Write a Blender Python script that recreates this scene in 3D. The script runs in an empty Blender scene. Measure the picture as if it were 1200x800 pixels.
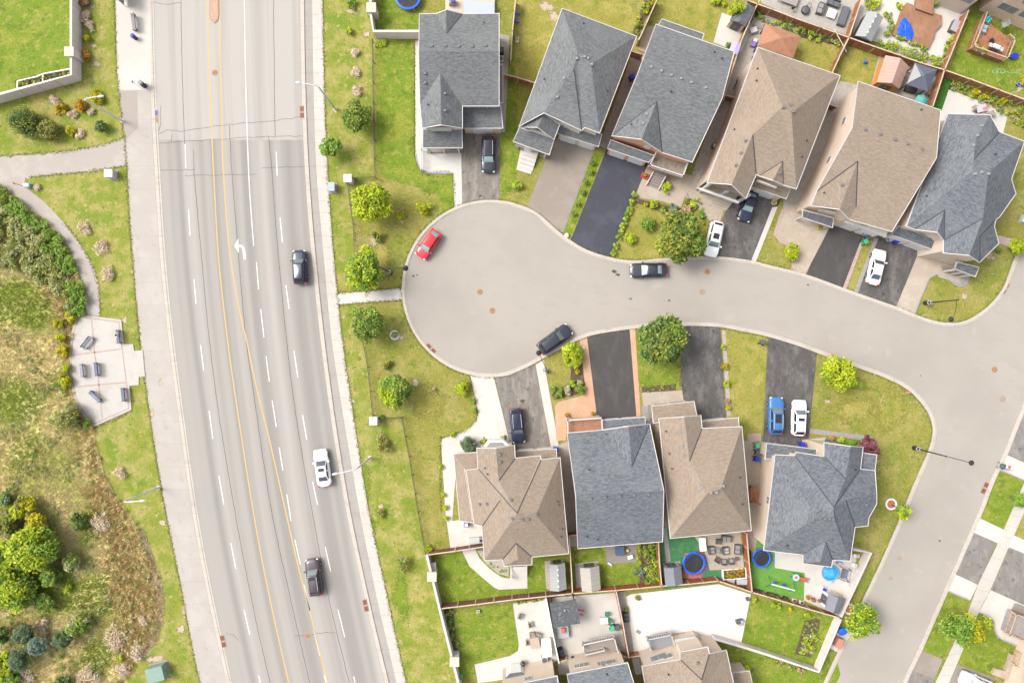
import bpy,math,random
from math import sin,cos,pi,radians,atan2,hypot,sqrt
from mathutils import Matrix,Vector,noise as mnoise
import numpy as np
rnd=random.Random(7)
SC=bpy.context.scene
COL=SC.collection
S=0.11
CH=95.0
def P(px,py,z=0.0):
 k=S*(CH-z)/CH
 return Vector(((px-600)*k,(400-py)*k,z))
def ang(dx,dy):
 return atan2(-dy,dx)
MATS={}
def nd(nt,t,**kw):
 n=nt.nodes.new(t)
 for k,v in kw.items():
  setattr(n,k,v)
 return n
def c4(c):
 return(c[0],c[1],c[2],1.0)
def nmat(name,base,layers=(),rough=0.9,bump=None,metal=0.0,coord='pos',coat=0.0,spec=0.4,joint=None,emit=None):
 """base colour, then layers (colour, scale, lo, hi, detail, stretch) mixed in by noise"""
 if name in MATS:
  return MATS[name]
 m=bpy.data.materials.new(name)
 m.use_nodes=True
 nt=m.node_tree
 nt.nodes.clear()
 L=nt.links.new
 out=nd(nt,'ShaderNodeOutputMaterial')
 b=nd(nt,'ShaderNodeBsdfPrincipled')
 b.inputs['Roughness'].default_value=rough
 b.inputs['Metallic'].default_value=metal
 b.inputs['Specular IOR Level'].default_value=spec
 if coat:
  b.inputs['Coat Weight'].default_value=coat
  b.inputs['Coat Roughness'].default_value=0.06
 L(b.outputs[0],out.inputs[0])
 if coord=='pos':
  co=nd(nt,'ShaderNodeNewGeometry').outputs['Position']
 else:
  tc=nd(nt,'ShaderNodeTexCoord')
  co=tc.outputs['UV' if coord=='uv' else 'Object']
 cur=None
 for ly in layers:
  col,sc,lo,hi=ly[:4]
  det=ly[4]if len(ly)>4 else 4
  st=ly[5]if len(ly)>5 else None
  src=co
  if st:
   mp=nd(nt,'ShaderNodeMapping')
   mp.inputs['Scale'].default_value=st
   L(co,mp.inputs[0])
   src=mp.outputs[0]
  n=nd(nt,'ShaderNodeTexNoise')
  n.inputs['Scale'].default_value=sc
  n.inputs['Detail'].default_value=det
  n.inputs['Roughness'].default_value=0.6
  L(src,n.inputs['Vector'])
  mr=nd(nt,'ShaderNodeMapRange')
  mr.interpolation_type='SMOOTHSTEP'
  mr.inputs['From Min'].default_value=lo
  mr.inputs['From Max'].default_value=hi
  L(n.outputs[0],mr.inputs['Value'])
  mx=nd(nt,'ShaderNodeMix',data_type='RGBA')
  L(mr.outputs[0],mx.inputs[0])
  if cur is None:
   mx.inputs[6].default_value=c4(base)
  else:
   L(cur,mx.inputs[6])
  mx.inputs[7].default_value=c4(col)
  cur=mx.outputs[2]
 if joint:
  sp=nd(nt,'ShaderNodeSeparateXYZ');L(co,sp.inputs[0])
  md=nd(nt,'ShaderNodeMath',operation='MODULO');L(sp.outputs[1],md.inputs[0]);md.inputs[1].default_value=joint[0]
  lt=nd(nt,'ShaderNodeMath',operation='LESS_THAN');L(md.outputs[0],lt.inputs[0]);lt.inputs[1].default_value=joint[1]
  mx=nd(nt,'ShaderNodeMix',data_type='RGBA')
  L(lt.outputs[0],mx.inputs[0])
  if cur is None:mx.inputs[6].default_value=c4(base)
  else:L(cur,mx.inputs[6])
  mx.inputs[7].default_value=c4(joint[2])
  cur=mx.outputs[2]
 if cur is None:
  b.inputs['Base Color'].default_value=c4(base)
 else:
  L(cur,b.inputs['Base Color'])
 if bump:
  n=nd(nt,'ShaderNodeTexNoise')
  n.inputs['Scale'].default_value=bump[0]
  n.inputs['Detail'].default_value=5
  L(co,n.inputs['Vector'])
  bp=nd(nt,'ShaderNodeBump')
  bp.inputs['Strength'].default_value=bump[1]
  bp.inputs['Distance'].default_value=bump[2]if len(bump)>2 else 0.05
  L(n.outputs[0],bp.inputs['Height'])
  L(bp.outputs[0],b.inputs['Normal'])
 if emit:
  b.inputs['Emission Color'].default_value=c4(emit[0]);b.inputs['Emission Strength'].default_value=emit[1]
 MATS[name]=m
 return m
def shingle(name,base,light,dark,rust=None):
 """asphalt shingles in UV space: u along the eave, v up the slope (metres)"""
 m=bpy.data.materials.new(name);m.use_nodes=True
 nt=m.node_tree;nt.nodes.clear();L=nt.links.new
 out=nd(nt,'ShaderNodeOutputMaterial');b=nd(nt,'ShaderNodeBsdfPrincipled')
 b.inputs['Roughness'].default_value=0.92
 b.inputs['Specular IOR Level'].default_value=0.25
 L(b.outputs[0],out.inputs[0])
 uv=nd(nt,'ShaderNodeTexCoord').outputs['UV']
 nz=nd(nt,'ShaderNodeTexNoise');nz.inputs['Scale'].default_value=0.9;nz.inputs['Detail'].default_value=2
 L(uv,nz.inputs['Vector'])
 va=nd(nt,'ShaderNodeVectorMath',operation='SCALE');va.inputs['Scale'].default_value=0.22
 L(nz.outputs['Color'],va.inputs[0])
 ad=nd(nt,'ShaderNodeVectorMath',operation='ADD');L(uv,ad.inputs[0]);L(va.outputs[0],ad.inputs[1])
 br=nd(nt,'ShaderNodeTexBrick')
 br.inputs['Scale'].default_value=1.0
 br.inputs['Brick Width'].default_value=0.33
 br.inputs['Row Height'].default_value=0.15
 br.inputs['Mortar Size'].default_value=0.012
 br.inputs['Color1'].default_value=c4(base);br.inputs['Color2'].default_value=c4(light)
 br.inputs['Mortar'].default_value=c4(dark)
 L(ad.outputs[0],br.inputs['Vector'])
 cur=br.outputs['Color']
 def lay(cur,col,scale,lo,hi,st,det=3,amt=1.0,src=None):
  mp=nd(nt,'ShaderNodeMapping');mp.inputs['Scale'].default_value=st;L(src or uv,mp.inputs[0])
  n=nd(nt,'ShaderNodeTexNoise');n.inputs['Scale'].default_value=scale;n.inputs['Detail'].default_value=det
  L(mp.outputs[0],n.inputs['Vector'])
  mr=nd(nt,'ShaderNodeMapRange');mr.interpolation_type='SMOOTHSTEP'
  mr.inputs['From Min'].default_value=lo;mr.inputs['From Max'].default_value=hi;mr.inputs['To Max'].default_value=amt
  L(n.outputs[0],mr.inputs['Value'])
  mx=nd(nt,'ShaderNodeMix',data_type='RGBA');L(mr.outputs[0],mx.inputs[0]);L(cur,mx.inputs[6]);mx.inputs[7].default_value=c4(col)
  return mx.outputs[2]
 cur=lay(cur,dark,1.0,0.47,0.64,(1.6,5.2,1),3,0.5,ad.outputs[0])
 cur=lay(cur,light,1.0,0.5,0.68,(1.4,4.6,1),3,0.5)
 cur=lay(cur,light,0.25,0.45,0.75,(1,1,1),3,0.45)
 if rust:
  cur=lay(cur,rust,1.0,0.73,0.78,(0.7,3.5,1),2,0.7)
 L(cur,b.inputs['Base Color'])
 bp=nd(nt,'ShaderNodeBump');bp.inputs['Strength'].default_value=0.5;bp.inputs['Distance'].default_value=0.03
 L(br.outputs['Fac'],bp.inputs['Height']);bp.invert=True
 L(bp.outputs[0],b.inputs['Normal'])
 MATS[name]=m
 return m
def brickmat(name,c1,c2,mortar,w=0.24,h=0.085):
 m=bpy.data.materials.new(name);m.use_nodes=True
 nt=m.node_tree;nt.nodes.clear();L=nt.links.new
 out=nd(nt,'ShaderNodeOutputMaterial');b=nd(nt,'ShaderNodeBsdfPrincipled');b.inputs['Roughness'].default_value=0.9
 L(b.outputs[0],out.inputs[0])
 uv=nd(nt,'ShaderNodeTexCoord').outputs['UV']
 br=nd(nt,'ShaderNodeTexBrick');br.inputs['Scale'].default_value=1
 br.inputs['Brick Width'].default_value=w;br.inputs['Row Height'].default_value=h;br.inputs['Mortar Size'].default_value=0.01
 br.inputs['Color1'].default_value=c4(c1);br.inputs['Color2'].default_value=c4(c2);br.inputs['Mortar'].default_value=c4(mortar)
 L(uv,br.inputs['Vector'])
 n=nd(nt,'ShaderNodeTexNoise');n.inputs['Scale'].default_value=1.5;n.inputs['Detail'].default_value=4;L(uv,n.inputs['Vector'])
 mx=nd(nt,'ShaderNodeMix',data_type='RGBA',blend_type='MULTIPLY');mx.inputs[0].default_value=0.3
 L(br.outputs['Color'],mx.inputs[6]);L(n.outputs[0],mx.inputs[7])
 mx2=nd(nt,'ShaderNodeMix',data_type='RGBA');mx2.inputs[0].default_value=0.6
 L(mx.outputs[2],mx2.inputs[6]);L(br.outputs['Color'],mx2.inputs[7])
 L(mx2.outputs[2],b.inputs['Base Color'])
 MATS[name]=m
 return m
def leafmat(name,dark,mid,light,trans=0.25):
 if name in MATS:return MATS[name]
 m=bpy.data.materials.new(name);m.use_nodes=True
 nt=m.node_tree;nt.nodes.clear();L=nt.links.new
 out=nd(nt,'ShaderNodeOutputMaterial')
 at=nd(nt,'ShaderNodeAttribute',attribute_name='var')
 cr=nd(nt,'ShaderNodeValToRGB')
 cr.color_ramp.elements[0].color=c4(dark);cr.color_ramp.elements[0].position=0.1
 cr.color_ramp.elements[1].color=c4(light);cr.color_ramp.elements[1].position=0.95
 e=cr.color_ramp.elements.new(0.5);e.color=c4(mid)
 L(at.outputs['Fac'],cr.inputs[0])
 b=nd(nt,'ShaderNodeBsdfPrincipled');b.inputs['Roughness'].default_value=0.65;b.inputs['Specular IOR Level'].default_value=0.25
 t=nd(nt,'ShaderNodeBsdfTranslucent')
 L(cr.outputs[0],b.inputs['Base Color']);L(cr.outputs[0],t.inputs['Color'])
 mx=nd(nt,'ShaderNodeMixShader');mx.inputs[0].default_value=trans
 L(b.outputs[0],mx.inputs[1]);L(t.outputs[0],mx.inputs[2]);L(mx.outputs[0],out.inputs[0])
 MATS[name]=m
 return m
ROOT={}
def thing(name,label,cat,loc=(0,0,0),rot=0.0,group=None):
 o=bpy.data.objects.new(name,None)
 o.empty_display_size=0.3
 COL.objects.link(o)
 o.location=loc;o.rotation_euler=(0,0,rot)
 o['label']=label;o['category']=cat
 if group:o['group']=group
 ROOT[o.name]=Matrix.Translation(Vector(loc))@Matrix.Rotation(rot,4,'Z')
 return o
def children(o):
 return[c for c in bpy.data.objects if c.parent==o]
KIDS={}
def dup(root,loc,rot=0.0,label=None,group=None):
 def cp(o,parent):
  c=o.copy();COL.objects.link(c)
  if parent is not None:c.parent=parent
  for ch in KIDS.get(o.name,[]):
   cp(ch,c)
  return c
 r=cp(root,None)
 r.location=loc;r.rotation_euler=(0,0,rot)
 if label:r['label']=label
 if group:r['group']=group
 return r
class MB:
 def __init__(self):
  self.v=[];self.f=[];self.uvs=None
 def add(self,vs,fs):
  n=len(self.v)
  self.v+=[tuple(q)for q in vs]
  self.f+=[tuple(i+n for i in f)for f in fs]
  return self
 def box(self,c,s,rz=0.0,taper=1.0):
  x,y,z=s[0]/2,s[1]/2,s[2]/2
  vs=[]
  for k,zz in enumerate((-z,z)):
   t=1.0 if k==0 else taper
   for(a,b)in((-x,-y),(x,-y),(x,y),(-x,y)):
    a2,b2=a*t,b*t
    vs.append((c[0]+a2*cos(rz)-b2*sin(rz),c[1]+a2*sin(rz)+b2*cos(rz),c[2]+zz))
  return self.add(vs,[(3,2,1,0),(4,5,6,7),(0,1,5,4),(1,2,6,5),(2,3,7,6),(3,0,4,7)])
 def prism(self,poly,z0,z1):
  """poly: list of (x,y); z1 may be a list of heights"""
  n=len(poly)
  if sum(poly[i][0]*poly[(i+1)%n][1]-poly[(i+1)%n][0]*poly[i][1]for i in range(n))<0:
   poly=poly[::-1]
   if isinstance(z1,(list,tuple)):z1=list(z1)[::-1]
  zt=z1 if isinstance(z1,(list,tuple))else[z1]*n
  vs=[(p[0],p[1],z0)for p in poly]+[(p[0],p[1],zt[i])for i,p in enumerate(poly)]
  fs=[tuple(range(n-1,-1,-1)),tuple(range(n,2*n))]
  fs+=[(i,(i+1)%n,n+(i+1)%n,n+i)for i in range(n)]
  return self.add(vs,fs)
 def tube(self,p0,p1,r0,r1=None,n=8,cap=True):
  r1=r0 if r1 is None else r1
  p0=Vector(p0);p1=Vector(p1)
  d=(p1-p0)
  if d.length<1e-6:return self
  d.normalize()
  u=d.orthogonal().normalized();w=d.cross(u)
  vs=[]
  for(p,r)in((p0,r0),(p1,r1)):
   for i in range(n):
    a=2*pi*i/n
    vs.append(p+u*(r*cos(a))+w*(r*sin(a)))
  fs=[(i,(i+1)%n,n+(i+1)%n,n+i)for i in range(n)]
  if cap:fs+=[tuple(range(n-1,-1,-1)),tuple(range(n,2*n))]
  return self.add(vs,fs)
 def path(self,pts,r,n=6):
  for i in range(len(pts)-1):
   self.tube(pts[i],pts[i+1],r,r,n)
  return self
 def lathe(self,prof,c=(0,0,0),n=20,sx=1.0,sy=1.0):
  vs=[];m=len(prof)
  for(r,z)in prof:
   for i in range(n):
    a=2*pi*i/n
    vs.append((c[0]+r*cos(a)*sx,c[1]+r*sin(a)*sy,c[2]+z))
  fs=[]
  for k in range(m-1):
   for i in range(n):
    fs.append((k*n+i,k*n+(i+1)%n,(k+1)*n+(i+1)%n,(k+1)*n+i))
  fs.append(tuple(range(n-1,-1,-1)));fs.append(tuple(range((m-1)*n,m*n)))
  return self.add(vs,fs)
 def ball(self,c,r,n=10,m=7,sq=(1,1,1)):
  prof=[(max(0.02,sin(pi*k/m))*r*sq[0],-cos(pi*k/m)*r*sq[2])for k in range(m+1)]
  return self.lathe(prof,c,n)
 def torus(self,c,R,r,n=32,m=8,flat=1.0):
  vs=[];fs=[]
  for i in range(n):
   a=2*pi*i/n
   for j in range(m):
    b=2*pi*j/m
    q=R+r*cos(b)
    vs.append((c[0]+q*cos(a),c[1]+q*sin(a),c[2]+r*sin(b)*flat))
  for i in range(n):
   for j in range(m):
    fs.append((i*m+j,((i+1)%n)*m+j,((i+1)%n)*m+(j+1)%m,i*m+(j+1)%m))
  return self.add(vs,fs)
 def quad(self,a,b,c,d):
  return self.add([a,b,c,d],[(0,1,2,3)])
def root_of(o):
 while o.parent is not None:o=o.parent
 return o
def build(name,mb,mat,parent=None,world=True,smooth=False,uv=None,kind=None,label=None,cat=None,group=None,bevel=0.0,sharp=None):
 vs=mb.v
 if parent is not None and world:
  inv=ROOT[root_of(parent).name].inverted()
  vs=[tuple(inv@Vector(q))for q in vs]
 me=bpy.data.meshes.new(name)
 me.from_pydata([tuple(q)for q in vs],[],mb.f)
 me.validate(verbose=False)
 if mat is not None:me.materials.append(mat)
 if uv=='slope':
  slope_uv(me,mb)
 elif uv=='wall':
  wall_uv(me)
 elif isinstance(uv,list):
  lay=me.uv_layers.new(name='UVMap')
  for li,lp in enumerate(me.loops):
   lay.data[li].uv=uv[lp.vertex_index]
 if smooth:
  me.polygons.foreach_set('use_smooth',[True]*len(me.polygons))
  me.set_sharp_from_angle(angle=sharp if sharp else radians(40))
 me.update()
 o=bpy.data.objects.new(name,me)
 COL.objects.link(o)
 if parent is not None:
  o.parent=parent
  KIDS.setdefault(parent.name,[]).append(o)
 if kind:o['kind']=kind
 if label:o['label']=label
 if cat:o['category']=cat
 if group:o['group']=group
 if bevel:
  bv=o.modifiers.new('bevel','BEVEL');bv.width=bevel;bv.segments=2;bv.limit_method='ANGLE'
 return o
def slope_uv(me,mb=None):
 lay=me.uv_layers.new(name='UVMap')
 k=0
 for p in me.polygons:
  n=p.normal
  t=Vector((-n.y,n.x,0))
  if t.length<0.02:t=Vector((1,0,0))
  t.normalize();bb=n.cross(t)
  off=13.7*k;k+=1
  for li in p.loop_indices:
   co=me.vertices[me.loops[li].vertex_index].co
   lay.data[li].uv=(co.dot(t)+off,co.dot(bb)+off*0.63)
def wall_uv(me):
 lay=me.uv_layers.new(name='UVMap')
 for p in me.polygons:
  n=p.normal
  if abs(n.z)>0.7:
   for li in p.loop_indices:
    co=me.vertices[me.loops[li].vertex_index].co;lay.data[li].uv=(co.x,co.y)
  else:
   t=Vector((-n.y,n.x,0)).normalized()
   for li in p.loop_indices:
    co=me.vertices[me.loops[li].vertex_index].co;lay.data[li].uv=(co.dot(t),co.z)
def struct(name,mb,mat,uv=None,kind='structure'):
 return build(name,mb,mat,uv=uv,kind=kind)
def sheet(name,pts,z,mat,kind='structure',thick=0.0):
 """flat polygon from photo pixels"""
 mb=MB();n=len(pts)
 w=[P(p[0],p[1],z)for p in pts]
 if sum(w[i].x*w[(i+1)%n].y-w[(i+1)%n].x*w[i].y for i in range(n))<0:w=w[::-1]
 if thick:
  mb.prism([(q.x,q.y)for q in w],z-thick,z)
 else:
  mb.add(w,[tuple(range(n))])
 return build(name,mb,mat,kind=kind)
def cat(pts,n=6,closed=False):
 """Catmull-Rom through the points"""
 out=[];m=len(pts)
 rng=range(m)if closed else range(m-1)
 for i in rng:
  if closed:
   a,b,c,d=pts[(i-1)%m],pts[i],pts[(i+1)%m],pts[(i+2)%m]
  else:
   a,b,c,d=pts[max(i-1,0)],pts[i],pts[i+1],pts[min(i+2,m-1)]
  for k in range(n):
   t=k/n
   out.append(tuple(0.5*(2*b[j]+(c[j]-a[j])*t+(2*a[j]-5*b[j]+4*c[j]-d[j])*t*t+(3*b[j]-a[j]-3*c[j]+d[j])*t**3)for j in range(len(b))))
 if not closed:out.append(tuple(pts[-1]))
 return out
def offs(pts,d):
 """offset an open polyline sideways (in the units of pts)"""
 out=[]
 for i,p in enumerate(pts):
  a=pts[max(i-1,0)];b=pts[min(i+1,len(pts)-1)]
  dx,dy=b[0]-a[0],b[1]-a[1];l=hypot(dx,dy)or 1
  out.append((p[0]-dy/l*d,p[1]+dx/l*d))
 return out
def ribbon_mb(A,B,z0,z1=None):
 """strip between two polylines of photo pixels with uv (across, metres along); raised when z1 is given"""
 mb=MB();uv=[];s=0.0
 n=len(A);top=z0 if z1 is None else z1
 pa=[P(a[0],a[1],top)for a in A];pb=[P(b[0],b[1],top)for b in B]
 for i in range(n):
  if i:s+=((pa[i]-pa[i-1]).length+(pb[i]-pb[i-1]).length)/2
  mb.v+=[tuple(pa[i]),tuple(pb[i])];uv+=[(0,s),((pb[i]-pa[i]).length,s)]
 for i in range(n-1):
  mb.f.append((2*i,2*i+1,2*i+3,2*i+2))
 if z1 is not None:
  k=len(mb.v)
  for i in range(n):
   mb.v+=[(pa[i].x,pa[i].y,z0),(pb[i].x,pb[i].y,z0)];uv+=[uv[2*i],uv[2*i+1]]
  for i in range(n-1):
   mb.f.append((k+2*i,2*i,2*i+2,k+2*i+2))
   mb.f.append((2*i+1,k+2*i+1,k+2*i+3,2*i+3))
  mb.f.append((0,k,k+1,1));e=2*(n-1)
  mb.f.append((e+1,k+e+1,k+e,e))
 f=mb.f[0];a,b,c=(Vector(mb.v[i])for i in f[:3])
 if(b-a).cross(c-a).z<0:mb.f=[tuple(reversed(q))for q in mb.f]
 return mb,uv
def ribbon(name,A,B,z0,mat,z1=None,kind='structure'):
 mb,uv=ribbon_mb(A,B,z0,z1)
 return build(name,mb,mat,uv=uv,kind=kind)
def kerb(name,pts,w,mat,z1=0.12,side=1):
 return ribbon(name,pts,offs(pts,w*side),0.0,mat,z1)
def inset(poly,d):
 n=len(poly)
 ar=sum(poly[i][0]*poly[(i+1)%n][1]-poly[(i+1)%n][0]*poly[i][1]for i in range(n))
 sg=1 if ar>0 else-1
 out=[]
 for i in range(n):
  a,b,c=poly[i-1],poly[i],poly[(i+1)%n]
  d1=Vector((b[0]-a[0],b[1]-a[1]));d2=Vector((c[0]-b[0],c[1]-b[1]))
  if d1.length<1e-5 or d2.length<1e-5:out.append((b[0],b[1]));continue
  d1.normalize();d2.normalize()
  n1=Vector((-d1.y,d1.x))*sg;n2=Vector((-d2.y,d2.x))*sg
  m=n1+n2
  if m.length<0.3:m=n1
  m.normalize()
  k=d/max(0.45,m.dot(n1))
  out.append((b[0]+m.x*k,b[1]+m.y*k))
 return out
LAWN=nmat('lawn',(0.184,0.173,0.026),[((0.128,0.162,0.012),0.16,0.45,0.62,4),((0.250,0.215,0.061),0.33,0.44,0.66,6),((0.100,0.142,0.010),0.9,0.55,0.68,5),((0.30,0.235,0.11),1.9,0.54,0.72,6),((0.085,0.105,0.012),4.0,0.52,0.72,4),((0.27,0.245,0.08),6.0,0.5,0.72,3)],0.95,(6,0.9,0.08))
LUSH=nmat('lush_lawn',(0.119,0.179,0.009),[((0.183,0.206,0.024),0.3,0.45,0.65,5),((0.081,0.130,0.007),0.8,0.5,0.68,5),((0.253,0.226,0.056),1.3,0.5,0.70,6),((0.065,0.100,0.006),4.0,0.5,0.72,4),((0.193,0.231,0.030),6.0,0.5,0.85,3)],0.95,(6,0.9,0.08))
VERGE=nmat('verge_grass',(0.159,0.185,0.019),[((0.113,0.175,0.010),0.3,0.47,0.62,6),((0.263,0.231,0.068),0.45,0.42,0.62,6),((0.336,0.271,0.120),1.1,0.56,0.70,7),((0.091,0.128,0.010),1.6,0.55,0.70,5),((0.076,0.104,0.010),4.0,0.5,0.8,4),((0.270,0.257,0.061),6.0,0.5,0.85,3),((0.214,0.208,0.043),1.0,0.52,0.8,5,(1.5,0.3,1)),((0.128,0.176,0.015),1.0,0.55,0.8,5,(1.8,0.4,1))],0.95,(6,0.9,0.08))
DRY=nmat('dry_lawn',(0.213,0.196,0.035),[((0.275,0.237,0.062),0.5,0.45,0.65,5),((0.133,0.160,0.015),0.6,0.52,0.68,5),((0.109,0.121,0.015),3.5,0.5,0.72,4),((0.294,0.267,0.077),6,0.5,0.85,3)],0.95,(6,0.9,0.08))
TURF=nmat('artificial_turf',(0.1,0.235,0.035),[((0.135,0.28,0.05),1.2,0.45,0.7,4),((0.08,0.19,0.025),6,0.5,0.7,3)],0.95,(9,0.5,0.04))
TURF_BLUE=nmat('green_rug_turf',(0.045,0.155,0.06),[((0.07,0.195,0.085),1.4,0.45,0.7,4),((0.03,0.1,0.04),6,0.5,0.7,3)],0.95,(9,0.4,0.04))
DEEP=nmat('dark_turf',(0.028,0.095,0.008),[((0.045,0.12,0.012),1.8,0.45,0.7,4,(1,1,1))],0.95,(8,0.5,0.04))
FIELD=nmat('meadow_soil',(0.48,0.41,0.17),[((0.26,0.29,0.05),0.13,0.46,0.56,4),((0.5,0.43,0.22),0.28,0.5,0.7,5),((0.33,0.26,0.12),1.2,0.58,0.72,5)],0.95,(4,0.9,0.1))
SOIL=nmat('garden_soil',(0.085,0.06,0.036),[((0.14,0.1,0.06),1.5,0.45,0.7,5),((0.05,0.035,0.022),4,0.5,0.7,4)],0.95,(8,0.8,0.05))
DIRT=nmat('bare_dirt',(0.36,0.28,0.205),[((0.27,0.21,0.13),0.9,0.45,0.7,5),((0.42,0.34,0.26),3,0.5,0.7,4)],0.95,(7,0.6,0.04))
MULCH=nmat('red_mulch',(0.42,0.13,0.06),[((0.30,0.085,0.04),3,0.45,0.7,4),((0.5,0.2,0.1),7,0.5,0.7,4)],0.95,(9,0.8,0.05))
ASPH=nmat('arterial_asphalt',(0.262,0.243,0.219),[((0.198,0.185,0.168),1.0,0.42,0.62,1,(0.5,0.003,1)),((0.31,0.29,0.264),1.0,0.5,0.7,1,(0.42,0.004,1)),((0.232,0.216,0.196),1.0,0.55,0.8,3,(1.3,0.02,1)),((0.285,0.265,0.24),9,0.5,0.8,3),((0.19,0.176,0.16),14,0.62,0.8,2)],0.93,(30,0.25,0.01),coord='uv')
ASPH_OLD=nmat('arterial_asphalt_pale',(0.31,0.288,0.262),[((0.265,0.245,0.222),1.0,0.45,0.65,3,(0.62,0.01,1)),((0.33,0.3,0.265),9,0.5,0.8,3)],0.93,(30,0.25,0.01),coord='uv')
COURT=nmat('court_asphalt',(0.288,0.26,0.228),[((0.258,0.232,0.203),0.07,0.42,0.62,6),((0.27,0.243,0.213),0.3,0.5,0.66,6,(1,2.2,1)),((0.31,0.282,0.25),0.45,0.58,0.75,6),((0.275,0.24,0.205),9,0.5,0.75,3),((0.23,0.2,0.17),14,0.64,0.8,2)],0.93,(30,0.25,0.01))
CONC=nmat('sidewalk_concrete',(0.39,0.36,0.32),[((0.42,0.392,0.355),0.3,0.45,0.65,4),((0.355,0.325,0.285),0.8,0.55,0.72,5),((0.32,0.29,0.255),8,0.5,0.75,3)],0.9,coord='uv',joint=(1.5,0.035,(0.27,0.24,0.21)))
PATHC=nmat('trail_asphalt',(0.30,0.265,0.235),[((0.335,0.3,0.27),0.4,0.45,0.65,4),((0.265,0.235,0.205),6,0.52,0.72,4)],0.92)
WHITEC=nmat('white_concrete',(0.44,0.415,0.38),[((0.40,0.375,0.335),0.5,0.45,0.68,5),((0.35,0.32,0.28),0.8,0.6,0.78,6),((0.44,0.415,0.38),6,0.5,0.75,3)],0.9)
WIDEW=nmat('multiuse_concrete',(0.318,0.287,0.258),[((0.345,0.315,0.285),0.25,0.45,0.65,4),((0.29,0.255,0.222),0.9,0.55,0.72,5),((0.3,0.265,0.23),8,0.5,0.75,3)],0.9,coord='uv',joint=(3.0,0.03,(0.27,0.235,0.205)))
BUSPAD=nmat('bus_pad_concrete',(0.395,0.365,0.325),[((0.42,0.4,0.37),0.25,0.45,0.6,4),((0.40,0.36,0.31),1.4,0.55,0.7,5)],0.9)
GREYC=nmat('grey_boulevard_concrete',(0.27,0.245,0.222),[((0.245,0.222,0.2),0.8,0.45,0.65,5),((0.3,0.27,0.245),8,0.5,0.75,3)],0.9,coord='uv',joint=(3.0,0.04,(0.21,0.18,0.16)))
KERB=nmat('kerb_concrete',(0.375,0.335,0.29),[((0.32,0.285,0.245),0.6,0.5,0.7,5),((0.41,0.375,0.335),3,0.5,0.7,4)],0.9,coord='uv',joint=(3.0,0.04,(0.26,0.22,0.19)))
TANC=nmat('tan_paving',(0.33,0.275,0.215),[((0.36,0.31,0.25),0.6,0.45,0.65,4),((0.29,0.24,0.185),2.2,0.52,0.7,5)],0.9)
SALMON=nmat('salmon_stamped_concrete',(0.42,0.255,0.16),[((0.45,0.29,0.195),0.8,0.45,0.65,4),((0.37,0.215,0.13),4,0.52,0.7,4)],0.9)
PINKP=nmat('pinkish_pavers',(0.34,0.26,0.225),[((0.29,0.215,0.185),3,0.45,0.65,4),((0.38,0.3,0.26),7,0.52,0.7,4)],0.9)
GREYP=nmat('grey_pavers',(0.24,0.225,0.215),[((0.2,0.185,0.175),3,0.45,0.65,4),((0.3,0.28,0.265),7,0.52,0.7,4)],0.9)
BAND=nmat('pink_paver_band',(0.325,0.25,0.205),[((0.28,0.21,0.17),5,0.45,0.65,4)],0.9)
SIDEC=nmat('side_yard_concrete',(0.31,0.28,0.24),[((0.26,0.232,0.198),0.8,0.45,0.65,5),((0.35,0.318,0.275),3,0.52,0.7,4)],0.9)
GRAVELM=nmat('pale_gravel',(0.33,0.29,0.25),[((0.23,0.2,0.17),8,0.45,0.65,4),((0.42,0.38,0.34),12,0.55,0.7,3)],0.95,(14,0.6,0.03))
D_WORN=nmat('worn_driveway',(0.15,0.133,0.115),[((0.225,0.2,0.175),0.9,0.45,0.66,6,(1.5,0.4,1)),((0.085,0.076,0.068),1.3,0.54,0.7,6,(1.2,0.8,1)),((0.26,0.23,0.2),2.2,0.58,0.75,5,(.5,1.8,1)),((0.16,0.145,0.125),9,0.5,0.8,3)],0.93,(25,0.3,0.01))
D_PALE=nmat('pale_driveway',(0.215,0.182,0.152),[((0.245,0.21,0.178),0.35,0.45,0.65,4),((0.17,0.145,0.122),0.5,0.58,0.72,5),((0.19,0.162,0.135),9,0.5,0.8,3)],0.93,(25,0.25,0.01))
D_NAVY=nmat('fresh_sealed_driveway',(0.041,0.042,0.055),[((0.055,0.057,0.072),0.35,0.45,0.7,4),((0.075,0.077,0.09),1.6,0.62,0.78,5),((0.03,0.03,0.042),9,0.5,0.8,3)],0.82,(25,0.2,0.01))
D_BLACK=nmat('black_driveway',(0.072,0.067,0.063),[((0.135,0.127,0.119),0.6,0.42,0.7,6,(1.2,0.5,1)),((0.052,0.048,0.046),1.2,0.52,0.72,6,(1.3,0.8,1)),((0.18,0.168,0.155),1.4,0.56,0.8,6,(1.8,0.7,1)),((0.035,0.032,0.03),9,0.5,0.8,3)],0.9,(25,0.3,0.01))
D_DARK=nmat('charcoal_driveway',(0.054,0.05,0.048),[((0.072,0.067,0.063),0.7,0.46,0.7,6,(1.2,0.5,1)),((0.15,0.14,0.13),1.5,0.7,0.8,6,(2.6,0.3,1)),((0.038,0.034,0.032),9,0.5,0.8,3)],0.9,(25,0.3,0.01))
D_GREY=nmat('grey_weathered_driveway',(0.16,0.146,0.134),[((0.215,0.197,0.18),0.9,0.45,0.66,6,(1.3,0.5,1)),((0.09,0.082,0.077),1.2,0.55,0.7,6),((0.17,0.155,0.14),9,0.5,0.8,3)],0.93,(25,0.3,0.01))
WPAINT=nmat('white_road_paint',(0.52,0.505,0.48),[((0.4,0.38,0.35),3,0.58,0.75,5)],0.8)
YPAINT=nmat('yellow_road_paint',(0.47,0.30,0.115),[((0.38,0.28,0.155),2,0.5,0.75,5)],0.8)
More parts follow.
